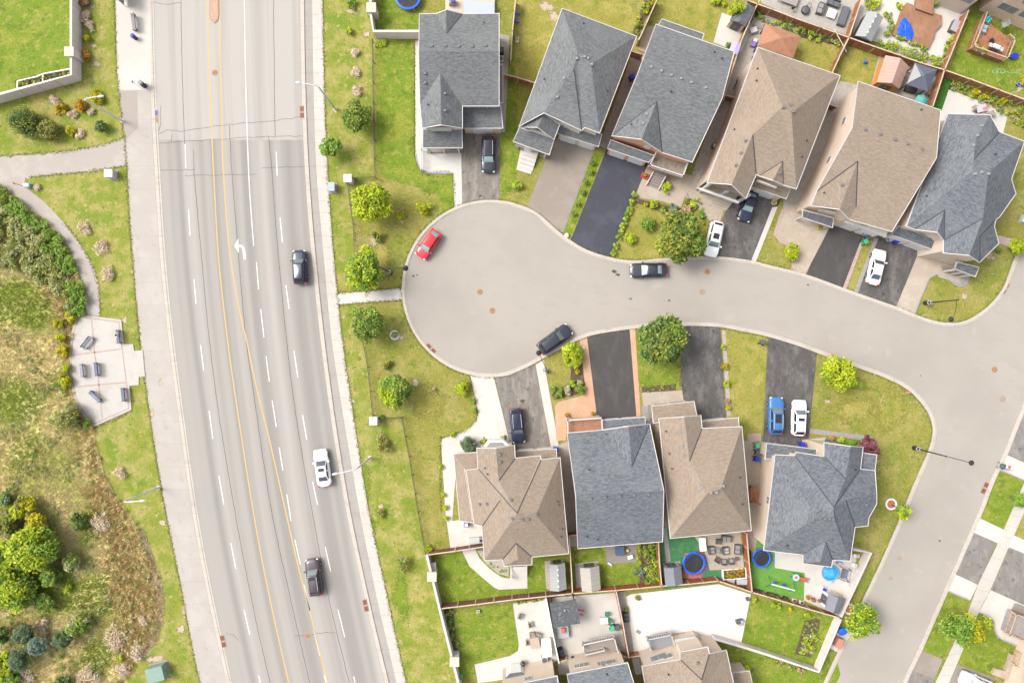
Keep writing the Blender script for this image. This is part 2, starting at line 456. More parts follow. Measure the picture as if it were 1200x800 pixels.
TAR=nmat('tar_seal',(0.07,0.064,0.066),[((0.13,0.12,0.11),1.5,0.5,0.7,4)],0.8)
WHITE=nmat('white_trim',(0.43,0.41,0.39),[],0.6)
PLASTW=nmat('white_plastic',(0.62,0.61,0.6),[],0.5)
STUCCO=nmat('beige_stucco',(0.50,0.405,0.32),[((0.53,0.435,0.35),0.6,0.45,0.7,4),((0.45,0.36,0.28),2.5,0.6,0.75,5)],0.9)
BRICK_O=brickmat('orange_brick',(0.66,0.27,0.14),(0.56,0.22,0.12),(0.55,0.42,0.34))
BRICK_T=brickmat('tan_brick',(0.72,0.52,0.39),(0.6,0.42,0.32),(0.66,0.58,0.5),0.5,0.17)
BRICK_B=brickmat('beige_brick',(0.56,0.45,0.35),(0.5,0.4,0.31),(0.56,0.5,0.44))
R_GREY=shingle('grey_shingles',(0.112,0.117,0.118),(0.165,0.17,0.17),(0.068,0.073,0.078))
R_BLUE=shingle('slate_blue_shingles',(0.1,0.109,0.119),(0.16,0.169,0.177),(0.05,0.057,0.073))
R_TAN=shingle('tan_shingles',(0.212,0.166,0.125),(0.258,0.21,0.163),(0.162,0.124,0.092),(0.24,0.14,0.09))
FENCE=nmat('cedar_fence',(0.24,0.105,0.043),[((0.34,0.17,0.082),1.0,0.45,0.65,4,(3,3,0.4)),((0.16,0.072,0.033),2.0,0.52,0.7,4,(5,5,0.4))],0.9)
FENCE_R=nmat('red_stained_fence',(0.285,0.082,0.03),[((0.35,0.115,0.05),1.0,0.45,0.65,4,(3,3,0.4)),((0.2,0.058,0.025),2.0,0.52,0.7,4,(5,5,0.4))],0.9)
FENCE_B=nmat('brown_stained_fence',(0.13,0.06,0.038),[((0.19,0.09,0.06),1.0,0.45,0.65,4,(3,3,0.4))],0.9)
FCAP=nmat('pale_fence_cap',(0.44,0.33,0.25),[((0.36,0.25,0.17),1.5,0.5,0.7,4),((0.48,0.42,0.38),2.5,0.55,0.7,4)],0.85)
DECK=nmat('brown_deck_boards',(0.225,0.115,0.066),[((0.26,0.14,0.085),0.6,0.45,0.65,4),((0.165,0.082,0.045),1.0,0.52,0.7,4,(6,1,1))],0.85)
DECKR=nmat('reddish_deck',(0.255,0.11,0.055),[((0.31,0.15,0.08),0.9,0.45,0.65,4,(5,1,1)),((0.16,0.067,0.035),1.2,0.55,0.7,4)],0.85)
WOODP=nmat('pale_timber',(0.42,0.29,0.19),[((0.36,0.235,0.15),1.2,0.5,0.7,4)],0.85)
BLACK=nmat('black_metal',(0.022,0.022,0.026),[],0.45)
DGREY=nmat('dark_grey_plastic',(0.075,0.075,0.08),[],0.6)
MGREY=nmat('mid_grey_plastic',(0.2,0.2,0.205),[],0.6)
LGREY=nmat('light_grey_metal',(0.36,0.36,0.37),[],0.4)
GALV=nmat('galvanised_steel',(0.5,0.505,0.52),[((0.42,0.425,0.44),3,0.5,0.7,3)],0.5,metal=0.1)
GLASS=nmat('window_glass',(0.17,0.185,0.185),[],0.08,spec=0.6)
CARGLASS=nmat('car_glass',(0.12,0.155,0.15),[],0.05,spec=0.8)  # pale green grey base stands in for sky reflected in the windscreen
DARKGLASS=nmat('tinted_car_glass',(0.018,0.018,0.026),[],0.05,spec=0.7)
TYRE=nmat('tyre_rubber',(0.015,0.015,0.016),[],0.8)
RIM=nmat('wheel_alloy',(0.35,0.35,0.36),[],0.35,metal=0.6)
LAMP_R=nmat('tail_lamp_red',(0.35,0.012,0.01),[],0.2)
LAMP_W=nmat('head_lamp_clear',(0.6,0.6,0.58),[],0.15)
BLUEP=nmat('bright_blue_plastic',(0.012,0.085,0.52),[],0.4)
BINBLUE=nmat('bin_blue',(0.012,0.03,0.42),[],0.45)
BINGREEN=nmat('bin_green',(0.05,0.33,0.16),[],0.5)
BINGREY=nmat('bin_grey',(0.07,0.075,0.09),[],0.5)
REDP=nmat('red_plastic',(0.5,0.03,0.02),[],0.45)
YELP=nmat('yellow_plastic',(0.6,0.42,0.02),[],0.5)
ORANGEP=nmat('orange_plastic',(0.6,0.14,0.04),[],0.5)
TEALP=nmat('teal_fabric',(0.07,0.26,0.24),[((0.1,0.32,0.29),2,0.5,0.7,3)],0.8)
CYANP=nmat('cyan_plastic',(0.03,0.38,0.52),[],0.5)
GREENP=nmat('green_plastic',(0.02,0.2,0.1),[],0.5)
TERRA=nmat('terracotta',(0.36,0.12,0.05),[],0.8)
LILAC=nmat('lilac_canvas',(0.34,0.28,0.45),[((0.4,0.34,0.5),2,0.45,0.6,2,(1,4,1))],0.8)
MESHB=nmat('black_net_mat',(0.016,0.016,0.018),[((0.028,0.028,0.03),1.5,0.5,0.7,3)],0.7)
TARPB=nmat('blue_tarpaulin',(0.008,0.075,0.46),[((0.012,0.11,0.55),1.2,0.5,0.7,3)],0.45,(2.2,0.8,0.15))
GREENBOX=nmat('transformer_green',(0.16,0.24,0.195),[((0.185,0.265,0.22),2,0.5,0.7,3)],0.5)
mb=MB();mb.quad((-260,-230,0),(260,-230,0),(260,230,0),(-260,230,0))
struct('ground',mb,LAWN)
def lerp_tab(tab,y):
 ks=sorted(tab)
 if y<=ks[0]:a,b=ks[0],ks[1]
 elif y>=ks[-1]:a,b=ks[-2],ks[-1]
 else:
  for i in range(len(ks)-1):
   if ks[i]<=y<=ks[i+1]:a,b=ks[i],ks[i+1];break
 return tab[a]+(tab[b]-tab[a])*(y-a)/(b-a)
def smooth_tab(tab):
 """small moving average so that the traced edges run true"""
 def f(y):
  return sum(lerp_tab(tab,y+d)*w for d,w in((-40,1),(-20,2),(0,3),(20,2),(40,1)))/9
 return f
YS=list(range(-160,961,20))
LK=smooth_tab({-160:176,0:177.7,50:178.5,100:180,150:182.3,200:185.2,250:188,300:191.3,350:196,400:201.5,450:208,500:215,550:221.5,600:229,650:237.8,700:247.5,750:258.5,800:269.5,960:305})
RK=smooth_tab({-160:351,0:351.5,50:352,100:353,150:354.5,200:357,250:360.5,300:365,350:370,400:375.5,450:382,500:389,550:397,600:405.5,650:416,700:427,750:438.5,800:451,960:491})
LW=smooth_tab({-160:130,0:135,75:137,105:139,140:144,165:147.5,200:149.5,250:151.5,290:155,340:158.5,400:164.5,445:170,500:178,540:184,600:194.5,680:211,725:220,765:226,800:235,960:274})
RG=smooth_tab({-160:364.5,0:365.5,100:367,200:370,300:379,400:388,500:404,600:421,700:441,800:464.5,960:503})
RS=smooth_tab({-160:377,0:378,100:380,200:383.5,300:391,400:401,500:416,600:432,700:454,800:476,960:515})
def tabpts(f,d=0,ys=YS):return[(f(y)+d,y)for y in ys]
YA=[y for y in range(-160,161,20)]+[164]
YB=[164]+[y for y in range(180,961,20)]
ribbon('road',tabpts(LK,0,YB),tabpts(RK,0,YB),0.012,ASPH)
ribbon('road_upper',tabpts(LK,0,YA),tabpts(RK,0,YA),0.012,ASPH_OLD)
ribbon('sidewalk_wide',tabpts(LW),tabpts(LK,-4.2),0.020,WIDEW)
kerb('kerb_west',tabpts(LK),2.0,KERB,0.06,1)
ribbon('gutter_west',tabpts(LK),tabpts(LK,2.6),0.018,KERB)
ribbon('kerb_west_strip',tabpts(LK,-4.2),tabpts(LK,-2.0),0.024,KERB)
kerb('kerb_east',tabpts(RK,2.4),2.4,KERB,0.12,-1)
ribbon('gutter_east',tabpts(RK,0),tabpts(RK,2.4),0.018,KERB)
ribbon('boulevard_strip',tabpts(RK,4.8),tabpts(RG),0.020,GREYC)
ribbon('sidewalk_east',tabpts(RG),tabpts(RS),0.024,CONC)
sheet('bus_pad',[(134.5,-60),(176.5,-60),(177,105.5),(138.5,105.5),(137,75)],0.026,BUSPAD)
sheet('bus_pad_apron',[(138.8,106.5),(161,106.5),(161.5,150),(147,165),(143,140)],0.026,WIDEW)
ve=tabpts(RS,0.3,[y for y in YS if 345<=y<=960])
sheet('verge_grass',ve+[(548,960),(536,800),(515,713),(500,650),(480,535),(471,489),(437,487),(427,402),(416,352)],0.004,VERGE)
ve=tabpts(RS,0.3,[y for y in YS if-160<=y<=340])
sheet('verge_grass_upper',ve+[(416,335),(414,257),(437,210),(437,-160)],0.004,VERGE)
vw=tabpts(LW,-0.3)
sheet('verge_grass_west',vw+[(200,960),(147,800),(180,750),(189,720),(186,682),(165,625),(112,520),(105,460),(97,400),(70,280),(20,215),(-160,200),(-160,110),(0,122),(95,96),(95,-160)],0.004,VERGE)
def stripes(name,segs,w,mat,z=0.018):
 mb=MB()
 for seg in segs:
  A=offs(seg,w/2);B=offs(seg,-w/2)
  m,_=ribbon_mb(A,B,z)
  mb.add(m.v,m.f)
 return struct(name,mb,mat)
YL=cat([(243,-60),(243.5,0),(244,27),(246,100),(249,175),(250.3,200),(256,300),(266.5,397),(277.5,475),(297,600),(315,695),(338.5,800),(362,900)])
YR=cat([(258,-60),(257.3,0),(257.5,27),(259,100),(261,187),(262.3,210),(266,262),(271.5,312),(281,365),(289.3,400),(299,447),(315.5,514),(334.5,598),(350,665),(365.5,725),(384,800),(408,890)])
stripes('lane_marking_yellow',[YL,YR],1.35,YPAINT)
WS=[cat([(286,-60),(286.3,0),(288,100),(291.3,200),(294,245),(297.3,288)])]
for a,b in[((300.5,307),(303,339)),((305.5,362),(309.3,395)),((311.8,417),(315.6,447)),((318.9,469),(323.8,500)),((327.2,524),(331.5,551)),((336.2,579),(341,610)),((345.5,632),(352,661)),((356.3,685),(363,715)),((368,738),(375,768)),((380,790),(387,820)),((217,169),(217.7,197)),((221,245),(222.7,276)),((227.3,327),(229.7,356)),((235,404),(238.7,434)),((245,481),(249.5,514)),((256.5,557),(262.3,591)),((270.5,636),(276.3,666)),((286,714),(292.6,743)),((303,791),(310,821)),((323.7,178),(324.9,206)),((328.2,255),(331,284)),((335,334),(338.8,362)),((344.5,411),(349,442)),((354.5,486),(359.5,515)),((366.3,564),(372,591)),((381,640),(387.5,669)),((396,714),(404,746)),((414.5,792),(421,820))]:
 WS.append([a,((a[0]+b[0])/2,(a[1]+b[1])/2),b])
stripes('lane_marking_white',WS,1.1,WPAINT)
ar=MB()
st=cat([(286.6,304),(286.2,297),(285,291),(282.5,288.4),(278.6,288)],4)
m,_=ribbon_mb(offs(st,1.5),offs(st,-1.5),0.019);ar.add(m.v,m.f)
ar.add([P(279.8,296.5,.0195),P(279.2,279.5,.0195),P(274.6,288,.0195)],[(0,1,2)])
struct('turn_arrow_marking',ar,WPAINT)
def wob(pts,amp,step=6,seed=1):
 r=random.Random(seed);out=[]
 for i in range(len(pts)-1):
  a,b=pts[i],pts[i+1];n=max(1,int(hypot(b[0]-a[0],b[1]-a[1])/step))
  for k in range(n):
   t=k/n;out.append((a[0]+(b[0]-a[0])*t+r.uniform(-amp,amp),a[1]+(b[1]-a[1])*t+r.uniform(-amp,amp)))
 out.append(pts[-1]);return out
SEAMS=[cat([(212,-60),(212,0),(213,60),(214.5,115),(215.8,158),(216.5,169)]),cat([(227,198),(228.5,215),(236,300),(245.5,400),(257.5,492),(275.5,600),(287.5,665),(300,727),(316.5,800),(330,860)]),cat([(320.5,-40),(320.6,0),(322,140),(322.5,160)]),cat([(315,160),(318.5,200),(325,287),(336,400),(347.5,492),(366,600),(385,700),(409.5,800)]),cat([(268.7,147),(271.5,200),(277.5,275),(287.5,390),(297.5,462),(317.5,595),(339,695),(363,800)])]
stripes('tar_seam',[wob(s,0.25,5,i)for i,s in enumerate(SEAMS)],0.6,TAR,0.016)
CR=[[(184.5,157),(196,152),(212,154),(260,147),(300,143.5),(325,141),(354,137)],[(185.8,168),(300,160.5),(355,159.5)],[(216,206),(260,205),(300,204)],[(305,197),(356,195.5)],[(345,743.5),(361,744.5),(372,741),(393,740.5)],[(181,2),(190,5.5),(212,3.5)],[(188.5,124),(188,146),(184.8,156)],[(201,157),(200.5,167)],[(227,176),(227.5,200)],[(265,742),(273,743.5),(280,750)],[(187,199.5),(227,199)]]
stripes('tar_crack',[wob(s,0.7,5,20+i)for i,s in enumerate(CR)],0.5,TAR,0.0165)
nose=[(245.8,-60),(245.3,18),(246.5,23.5),(251,27.5),(255.3,23.5),(256.3,18),(255.8,-60)]
ins=[(247.3,-60),(247,18),(248.2,22),(251,24.5),(253.8,22),(254.7,18),(254.3,-60)]
sheet('median_kerb',nose,0.10,KERB,thick=0.1)
sheet('median_paving',ins,0.106,nmat('red_median_paving',(0.47,0.215,0.145),[((0.52,0.27,0.19),2,0.45,0.7,4)],0.9))
import cmath
bulb=[]
for k in range(0,41):
 a=radians(78+(282-78)*k/40)
 bulb.append((574.5+100.5*cos(a),338-100.5*sin(a)))
top=cat([(597,239.6),(625,250.5),(650,271.5),(665,283),(685,295),(712,304),(740,308.5),(775,306),(817,303.5),(850,304.5),(880,308.5),(900,313.5),(945,325),(1000,345),(1050,362.5),(1072,371.5),(1095,379),(1117,381.5),(1137,377),(1160,361.5),(1177,341.5),(1185,323),(1192,304),(1203,282),(1240,210),(1290,110)],5)
bot=cat([(596,436),(622,424.5),(640,414),(663,402),(680,394),(700,388),(740,382),(770,379.5),(800,378.5),(840,379.5),(872,385),(900,391),(935,401.5),(970,414.5),(1007,428),(1035,438),(1060,450),(1077,464),(1090,481),(1095.5,496),(1096,512),(1090,532),(1075,566),(1057,610),(1035,660),(1010,712),(995,743),(975,786),(950,840),(910,920)],5)
court=list(reversed(top))+bulb[1:-1]+bot+[(1010,920),(1050,820),(1077,759),(1117,668),(1146,602),(1162,561),(1177,530),(1202,468),(1300,240)]
mbq=MB();wq=[P(p[0],p[1],0.012)for p in court]
mbq.add(wq,[tuple(range(len(wq)))])
o=struct('court_road',mbq,COURT)
if o.data.polygons[0].normal.z<0:o.data.flip_normals()
CEDGE=edge=list(reversed(top))+bulb[1:-1]+bot
kerb('kerb_court',edge,3.3,KERB,0.12,1)
JOINT=nmat('dirty_joint',(0.19,0.165,0.14),[((0.28,0.25,0.22),1.5,.45,.7,5)],.9)
stripes('gutter_joint',[offs(edge,-1.5),edge],.32,JOINT,.0205)
stripes('gutter_joint_main',[tabpts(LK,2.7),tabpts(RK,-.1),tabpts(LK,-4.2),tabpts(RG,0)],.3,JOINT,.0255)
ribbon('gutter_court',offs(edge,-1.4),edge,0.018,KERB)
right_edge=cat([(1010,920),(1058,800),(1077,759),(1117,668),(1146,602),(1162,561),(1177,530),(1202,468),(1300,240)],4)
kerb('kerb_street',right_edge,4.6,KERB,0.12,1)
stripes('court_crack',[wob([(717,437),(722,441)],.5,3,3)],0.4,TAR,0.0165)
sheet('footpath_link',[(394.5,343.8),(472,337.6),(471.5,351),(396.5,356.5)],0.02,WHITEC)
A=cat([(-140,192),(0,183),(87,176),(148,161)],6);B=cat([(-140,205),(0,214),(36,207.8),(105,201),(149,193)],8)
trail=[(-140,192),(0,183),(45,180),(87,176),(125,168.5),(147.5,161),(149.5,194),(105,201),(60,205),(37,207.5),(31,211),(30,219.5),(50,235),(62,247),(75,261),(86,274),(95,287),(104,302),(110,315),(114.5,328),(116.5,341),(117,371),(100,369),(99.5,345),(96.5,331),(87,307),(75,281),(55,259),(32,243),(14,226),(0,216),(-30,212),(-140,222)]
sheet('trail',trail,0.016,PATHC)
plaza=[(90.6,368),(142,374.5),(145,403),(156,403),(157,411),(167,410),(170,441),(162.5,441.5),(162.5,451),(151.5,452),(154,480),(109.5,500),(96,485),(87,468),(83,450),(81,430),(81,415),(84,388)]
PLZ=nmat('plaza_concrete',(0.375,0.35,0.318),[((0.345,0.318,0.285),0.6,0.45,0.68,6),((0.395,0.37,0.34),1.6,0.52,0.7,5),((0.30,0.275,0.245),1.0,0.62,0.75,6)],0.9)
sheet('plaza',plaza,0.10,PLZ,thick=0.1)
rim=[(90.6,368),(142,374.5),(145,403),(151.5,452),(154,480),(109.5,500),(96,485),(87,468),(83,450),(81,430),(81,415),(84,388)]
inr=[(93.5,372),(138.8,377.8),(142,405),(148,453),(150.2,478),(110.5,495.5),(99,482.5),(90.2,466.5),(86.2,449),(84.4,430),(84.4,416),(87.3,389)]
mid=[((a[0]*.42+b[0]*.58),(a[1]*.42+b[1]*.58))for a,b in zip(rim,inr)]
def loopstrip(A,B,z):
 mb=MB();n=len(A)
 mb.v=[tuple(P(*p,z))for p in A]+[tuple(P(*p,z))for p in B]
 mb.f=[(i,n+i,n+(i+1)%n,(i+1)%n)for i in range(n)]
 return mb
struct('plaza_band',loopstrip(mid,inr,0.105),BAND)
stripes('plaza_band_cross',[[(107.5,375),(109,394),(111,415),(115,442),(120,490)],[(84.6,416),(113,412.5),(142,408.8)],[(89.5,453.2),(118,450.3),(147.5,448)]],1.5,BAND,0.1055)
FIELDP=[(0,216),(14,226),(32,243),(55,259),(75,281),(87,307),(96.5,331),(99.5,345),(99.5,369),(90,369),(84,388),(81,430),(83,450),(96,485),(109.5,501),(112,520),(122,555),(135,580),(152,603),(165,625),(175,650),(186,682),(190,700),(189,722),(180,750),(165,765),(152,785),(147,802),(135,900),(-140,900),(-140,222)]
sheet('meadow',FIELDP,0.008,FIELD)
sheet('corner_lawn',[(-140,-140),(93,-140),(93,93),(0,119),(-140,155)],0.008,LUSH)
def soft(mat):
 """the same ground material thinning out in tufts towards the rim (uv.x = distance from the middle)"""
 nm=mat.name+'_patch'
 if nm in MATS:return MATS[nm]
 m=mat.copy();m.name=nm;nt=m.node_tree;L=nt.links.new
 o=[x for x in nt.nodes if x.type=='OUTPUT_MATERIAL'][0];b=[x for x in nt.nodes if x.type=='BSDF_PRINCIPLED'][0]
 uv=nd(nt,'ShaderNodeTexCoord');sp=nd(nt,'ShaderNodeSeparateXYZ');L(uv.outputs['UV'],sp.inputs[0])
 g=nd(nt,'ShaderNodeNewGeometry');n=nd(nt,'ShaderNodeTexNoise');n.inputs['Scale'].default_value=2.6;n.inputs['Detail'].default_value=6;n.inputs['Roughness'].default_value=.7;L(g.outputs['Position'],n.inputs['Vector'])
 a=nd(nt,'ShaderNodeMath',operation='MULTIPLY_ADD');L(n.outputs[0],a.inputs[0]);a.inputs[1].default_value=1.9;L(sp.outputs[0],a.inputs[2])
 mr=nd(nt,'ShaderNodeMapRange');mr.interpolation_type='SMOOTHSTEP';mr.inputs['From Min'].default_value=1.75;mr.inputs['From Max'].default_value=1.4;L(a.outputs[0],mr.inputs['Value'])
 t=nd(nt,'ShaderNodeBsdfTransparent');mx=nd(nt,'ShaderNodeMixShader');L(mr.outputs[0],mx.inputs[0]);L(t.outputs[0],mx.inputs[1]);L(b.outputs[0],mx.inputs[2]);L(mx.outputs[0],o.inputs[0])
 MATS[nm]=m
 return m
def blob(name,px,py,rx,ry,mat,z,seed,n=22,kind='structure',rot=0):
 r=random.Random(seed);ph=[r.uniform(0,6.28)for _ in range(4)]
 mb=MB();mb.v.append(tuple(P(px,py,z)));uv=[(0,0)]
 for i in range(n):
  a=2*pi*i/n
  k=1.3*(1+0.16*sin(2*a+ph[0])+0.12*sin(3*a+ph[1])+0.10*sin(5*a+ph[2]))
  mb.v.append(tuple(P(px+rx*k*cos(a),py-ry*k*sin(a),z)));uv.append((1,0))
 mb.f=[(0,i+1,(i+1)%n+1)for i in range(n)]
 return build(name,mb,soft(mat),uv=uv,kind=kind)
def blob_hard(name,px,py,rx,ry,mat,z,seed,n=22,kind='structure',rot=0):
 r=random.Random(seed);ph=[r.uniform(0,6.28)for _ in range(4)]
 pts=[]
 for i in range(n):
  a=2*pi*i/n
  k=1+0.16*sin(2*a+ph[0])+0.12*sin(3*a+ph[1])+0.10*sin(5*a+ph[2])+0.07*sin(8*a+ph[3])
  x,y=rx*k*cos(a),ry*k*sin(a)
  pts.append((px+x*cos(rot)-y*sin(rot),py+x*sin(rot)+y*cos(rot)))
 return sheet(name,pts,z,mat,kind)
k=0
for(x,y,rx,ry)in[(412,13,8,5),(416,64,6,6),(416,86,6,5),(417,108,7,8),(393,130,4,4.5),(430,40,6,4),(108,8,5,4),(110,54,5,4),(113,75,6,5),(86,135,6,5.5),(106,130,5,4.5),(93,157,7,5),(64,119,7,6),(146,375,4,6),(430,345,4,4),(188,448,3,7),(190,612,6,5),(212,737,7,7),(216,715,4,10),(178,484,4,6),(182,772,14,7),(434,536,4.5,3.5),(447,512,8,5),(446,593,5,4),(472,655,8,6),(487,448,6,5.5),(471,260,5,4),(440,281,11,10),(640,8,14,8),(650,20,10,9),(155,318,3,3),(1195,104,5,6),(430,370,8,5),(414,470,3,3),(470,395,5,4),(970,470,6,4),(1130,347,6,5),(1160,300,9,7)]:
 k+=1
 blob('dirt_patch',x,y,rx*.75,ry*.75,DIRT,0.019+.0003*k,k)
for i,(x,y,rx,ry)in enumerate([(470,330,40,12),(500,470,26,20),(445,300,14,22),(1045,480,18,26),(1000,480,30,14),(880,440,10,24),(720,265,14,20)]):
 blob('dry_grass_patch',x,y,rx,ry,DRY,0.0052+.0002*i,100+i,30)
for i,(x,y,rx,ry)in enumerate([(508,215,17,12),(455,170,14,16),(470,60,10,12),(395,465,8,30),(460,95,8,22),(468,280,6,6),(457,125,6,5),(1005,450,14,8),(425,560,10,22),(430,620,12,20),(470,700,9,30)]):
 blob('lush_grass_patch',x,y,rx,ry,LUSH,0.0068+.0002*i,200+i,30)
LZ=[0.0095]
def lot(name,pts,mat):
 LZ[0]+=.0004
 return sheet(name,pts,LZ[0],mat)
lot('lawn_yard',[(440,48),(486,48),(486.5,182),(490,193),(500,204),(512,208),(500,222),(470,215),(442,205)],LUSH)
lot('lawn_lush',[(524,203),(531,203),(531.5,243),(522,248),(516,236),(513,222)],LUSH)
lot('lawn_yard',[(591,50),(610,50),(606,147),(612,170),(606,205),(598,228),(587,232),(587,150),(590,120)],LUSH)
lot('lawn_yard',[(692,178),(706,182),(668,279),(659,273)],LUSH)
lot('lawn_yard',[(774,-60),(886,-60),(880,20),(858,62),(748,60)],DRY)
lot('lawn_yard',[(742,233),(800,243),(832,262),(818,302),(775,304.5),(715,303)],DRY)
lot('lawn_yard',[(646,428),(663,405),(668,425),(670,450),(655,466),(645,455)],DRY)
lot('lawn_yard',[(745,388),(799,386),(797,437),(792,452),(750,453)],LUSH)
lot('lawn_yard',[(850,387),(899,396),(892,516),(870,520),(855,490)],DRY)
lot('lawn_yard',[(506,650),(665,634),(669,696),(516,710)],LUSH)
lot('lawn_yard',[(524,714),(600,706),(609,762),(597,766),(556,775),(556,790),(538,793)],LUSH)
lot('lawn_yard',[(668,632),(772,628),(774,686),(672,695)],LUSH)
lot('lawn_yard',[(881,696),(985,724),(957,784),(868,756)],LUSH)
lot('lawn_yard',[(835,755),(868,757),(958,786),(980,770),(985,790),(960,840),(850,860)],LUSH)
lot('lawn_yard',[(972,760),(986,765),(975,783),(962,812),(957,790)],LUSH)
lot('lawn_yard',[(1109,694),(1137,704),(1105,771),(1077,760)],LUSH)
lot('lawn_yard',[(1148,718),(1163,726),(1165,741),(1190,760),(1178,775),(1162,792),(1122,778)],LUSH)
lot('lawn_yard',[(1170,552),(1200,565),(1185,600),(1174,619),(1146,605)],LUSH)
lot('lawn_yard',[(932,45),(990,47),(972,85),(930,70)],DRY)
lot('lawn_yard',[(998,50),(1032,62),(1020,100),(975,110),(980,85)],DRY)
lot('lawn_yard',[(1112,82),(1136,16),(1250,60),(1250,132)],LUSH)
lot('lawn_yard',[(446,-60),(489,-60),(489,14),(490,35),(440,35)],LUSH)
lot('lawn_yard',[(600,-60),(690,-60),(755,30),(640,100),(604,90)],DRY)
STAIN=nmat('oil_stain',(0.05,0.045,0.042),[],0.6)
for i,(x,y,rx,ry)in enumerate([(720,318,3.5,2.2),(724,322,2.5,1.6),(484,323.5,2,1.3),(489,322,1.2,1.2),(784,352,2,1.2),(739,350,1.6,1),(947,333.5,1.4,1.2),(1079,440,.9,.9),(1101,633,1.4,1.4),(563,230,2,2),(1022,300,3,2),(1035,345,2.5,2),(908,470,2.5,3),(934,510,2.5,2),(612,470,2.5,3),(722,440,1.6,3),(990,300,2,3)]):blob('oil_stain',x,y,rx,ry,STAIN,.056,300+i,14)
Z1,Z2,Z3=0.030,0.036,0.042
PZ=[0]
def lift(z,b):
 PZ[0]+=1
 return(b if z is None else z+.014)+PZ[0]*.0002
def drive(pts,m,z=None):return sheet('driveway',pts,lift(z,.036),m)
def patio(pts,m,z=None,n='patio'):return sheet(n,pts,lift(z,.03),m)
drive([(540,148),(586,150),(585,237.5),(563,236),(541.5,240)],D_WORN)
patio([(486.5,48),(492,48),(494,120),(497,171),(541,171),(541.3,240),(532.5,244.5),(531,202.5),(501,202),(494,198),(489.5,191),(487,180)],WHITEC)
patio([(586,40),(597,42),(592,155),(586,155)],SIDEC)
drive([(650,160),(696,177),(660,273),(641,262),(616,246)],D_PALE)
patio([(611,171),(631,178),(622,204),(605,199)],WHITEC)
patio([(742,60),(757,64),(712,175),(702,171)],SIDEC)
patio([(754,32),(769,30),(757,62),(748,58)],TANC)
drive([(712,172),(760,190),(716,302.5),(699,298),(684,292),(669,281)],D_NAVY)
patio([(755,190),(812,206),(798,243),(776,236),(743,231)],TANC)
patio([(862,45),(888,50),(848,150),(822,212),(806,226),(797,242),(816,190),(842,120)],SIDEC)
patio([(822,196),(866,210),(850,240),(843,262),(831,258),(821,246),(808,233),(805,222)],TANC)
drive([(866,210),(918,228),(880,307.5),(858,304),(834,302.8),(844,262)],D_BLACK)
patio([(905,243),(911.5,242),(885,309),(879.5,307.8)],WHITEC,Z3)
patio([(817,300),(838,300),(838,304),(817,303.5)],TANC)
patio([(918,210),(945,150),(985,95),(1006,100),(968,190),(938,255),(918,245)],SIDEC)
patio([(916,245),(950,240),(982,256),(943.5,323.5),(927,318),(929.5,291),(914,284),(906,274)],PINKP)
patio([(921,247),(950,243),(977,257),(943.5,322),(934,319),(935,289),(917,279),(911,273)],TANC,0.034)
drive([(973,256),(1014,270),(987,340),(965,332),(943.5,324)],D_DARK)
patio([(1008,284),(1012,284),(991,340.5),(987,339)],PINKP,Z3)
patio([(1025,278),(1029.5,279),(1004.5,345),(1000,343.5)],GREYP,Z3)
drive([(1027,277),(1079,290),(1049.5,361),(1026,353),(1004.5,345)],D_BLACK)
patio([(1076,288),(1130,300),(1127,325),(1117,326),(1103,319),(1090,326),(1084,338),(1071,370.5),(1049.5,361)],TANC)
patio([(1118,314),(1138,320),(1134,331),(1126,335),(1118,333)],GREYP)
patio([(1100,312),(1128,322),(1124,332),(1099,324)],TANC,0.034)
patio([(1092,128),(1112,136),(1064,268),(1046,275),(1086,196)],SIDEC)
patio([(1112,105),(1182,131),(1172,170),(1100,140)],WHITEC)
patio([(1168,275),(1190,281),(1184,290),(1166,283)],PINKP)
drive([(579.5,441),(600,437),(627,427),(647,530),(603,530),(596,515)],D_WORN)
patio([(551,440),(578.5,441.5),(597,517),(597,531),(535,540),(530,610),(566,605),(568,640),(528,643.5),(522,600),(517,518),(519,513),(540,507),(552,500),(559,491),(560.5,484)],WHITEC)
patio([(627.5,427),(637,421.5),(655,523),(646,525)],WHITEC)
patio([(646,525),(668,515),(680,640),(665,640)],SIDEC)
drive([(687.5,392),(712,385.5),(737.5,382.5),(746,490),(700,492)],D_DARK)
patio([(679,396.5),(688,391.5),(700,490),(706,500),(664,500),(663,516),(652,516),(650,476),(654,471),(680,464),(684.5,459),(685.5,450)],SALMON)
patio([(737.5,382.5),(744,382),(751,488),(745.5,489)],SALMON)
drive([(800,379),(844,380),(851,493),(814,493),(801,470),(797,437)],D_BLACK)
patio([(752,460),(801,457),(801,478),(754,478)],TANC)
patio([(751,476),(775,475),(776,500),(753,500)],GREYP)
patio([(846,387),(850,387),(857,487),(852,488)],GRAVELM)
drive([(900,391.5),(930,400),(957.5,410.5),(947,522),(894,522)],D_BLACK)
patio([(870,516),(899,520),(893,600),(884,650),(876,640)],TANC)
patio([(876,508),(892,507),(892,517),(876,518)],PINKP)
patio([(947.5,501.5),(1023,511),(1021.5,516.5),(947,507.5)],GREYP)
patio([(940,515),(968,512),(970,534),(940,534)],TANC,0.033)
drive([(1139.5,623),(1168,635.5),(1146,685),(1118,671)],D_GREY)
drive([(1183,641),(1300,690),(1260,735),(1161,691)],D_GREY)
patio([(1146,606),(1174,619),(1186,626),(1300,675),(1300,690),(1183,642),(1169,636),(1139.5,623)],WHITEC)
patio([(1117.5,671.5),(1146,684.5),(1137,703),(1109,690.5)],WHITEC)
patio([(1161,691),(1215,715),(1215,765),(1173,747.5),(1166.5,740),(1165,727),(1147.5,716.5)],WHITEC)
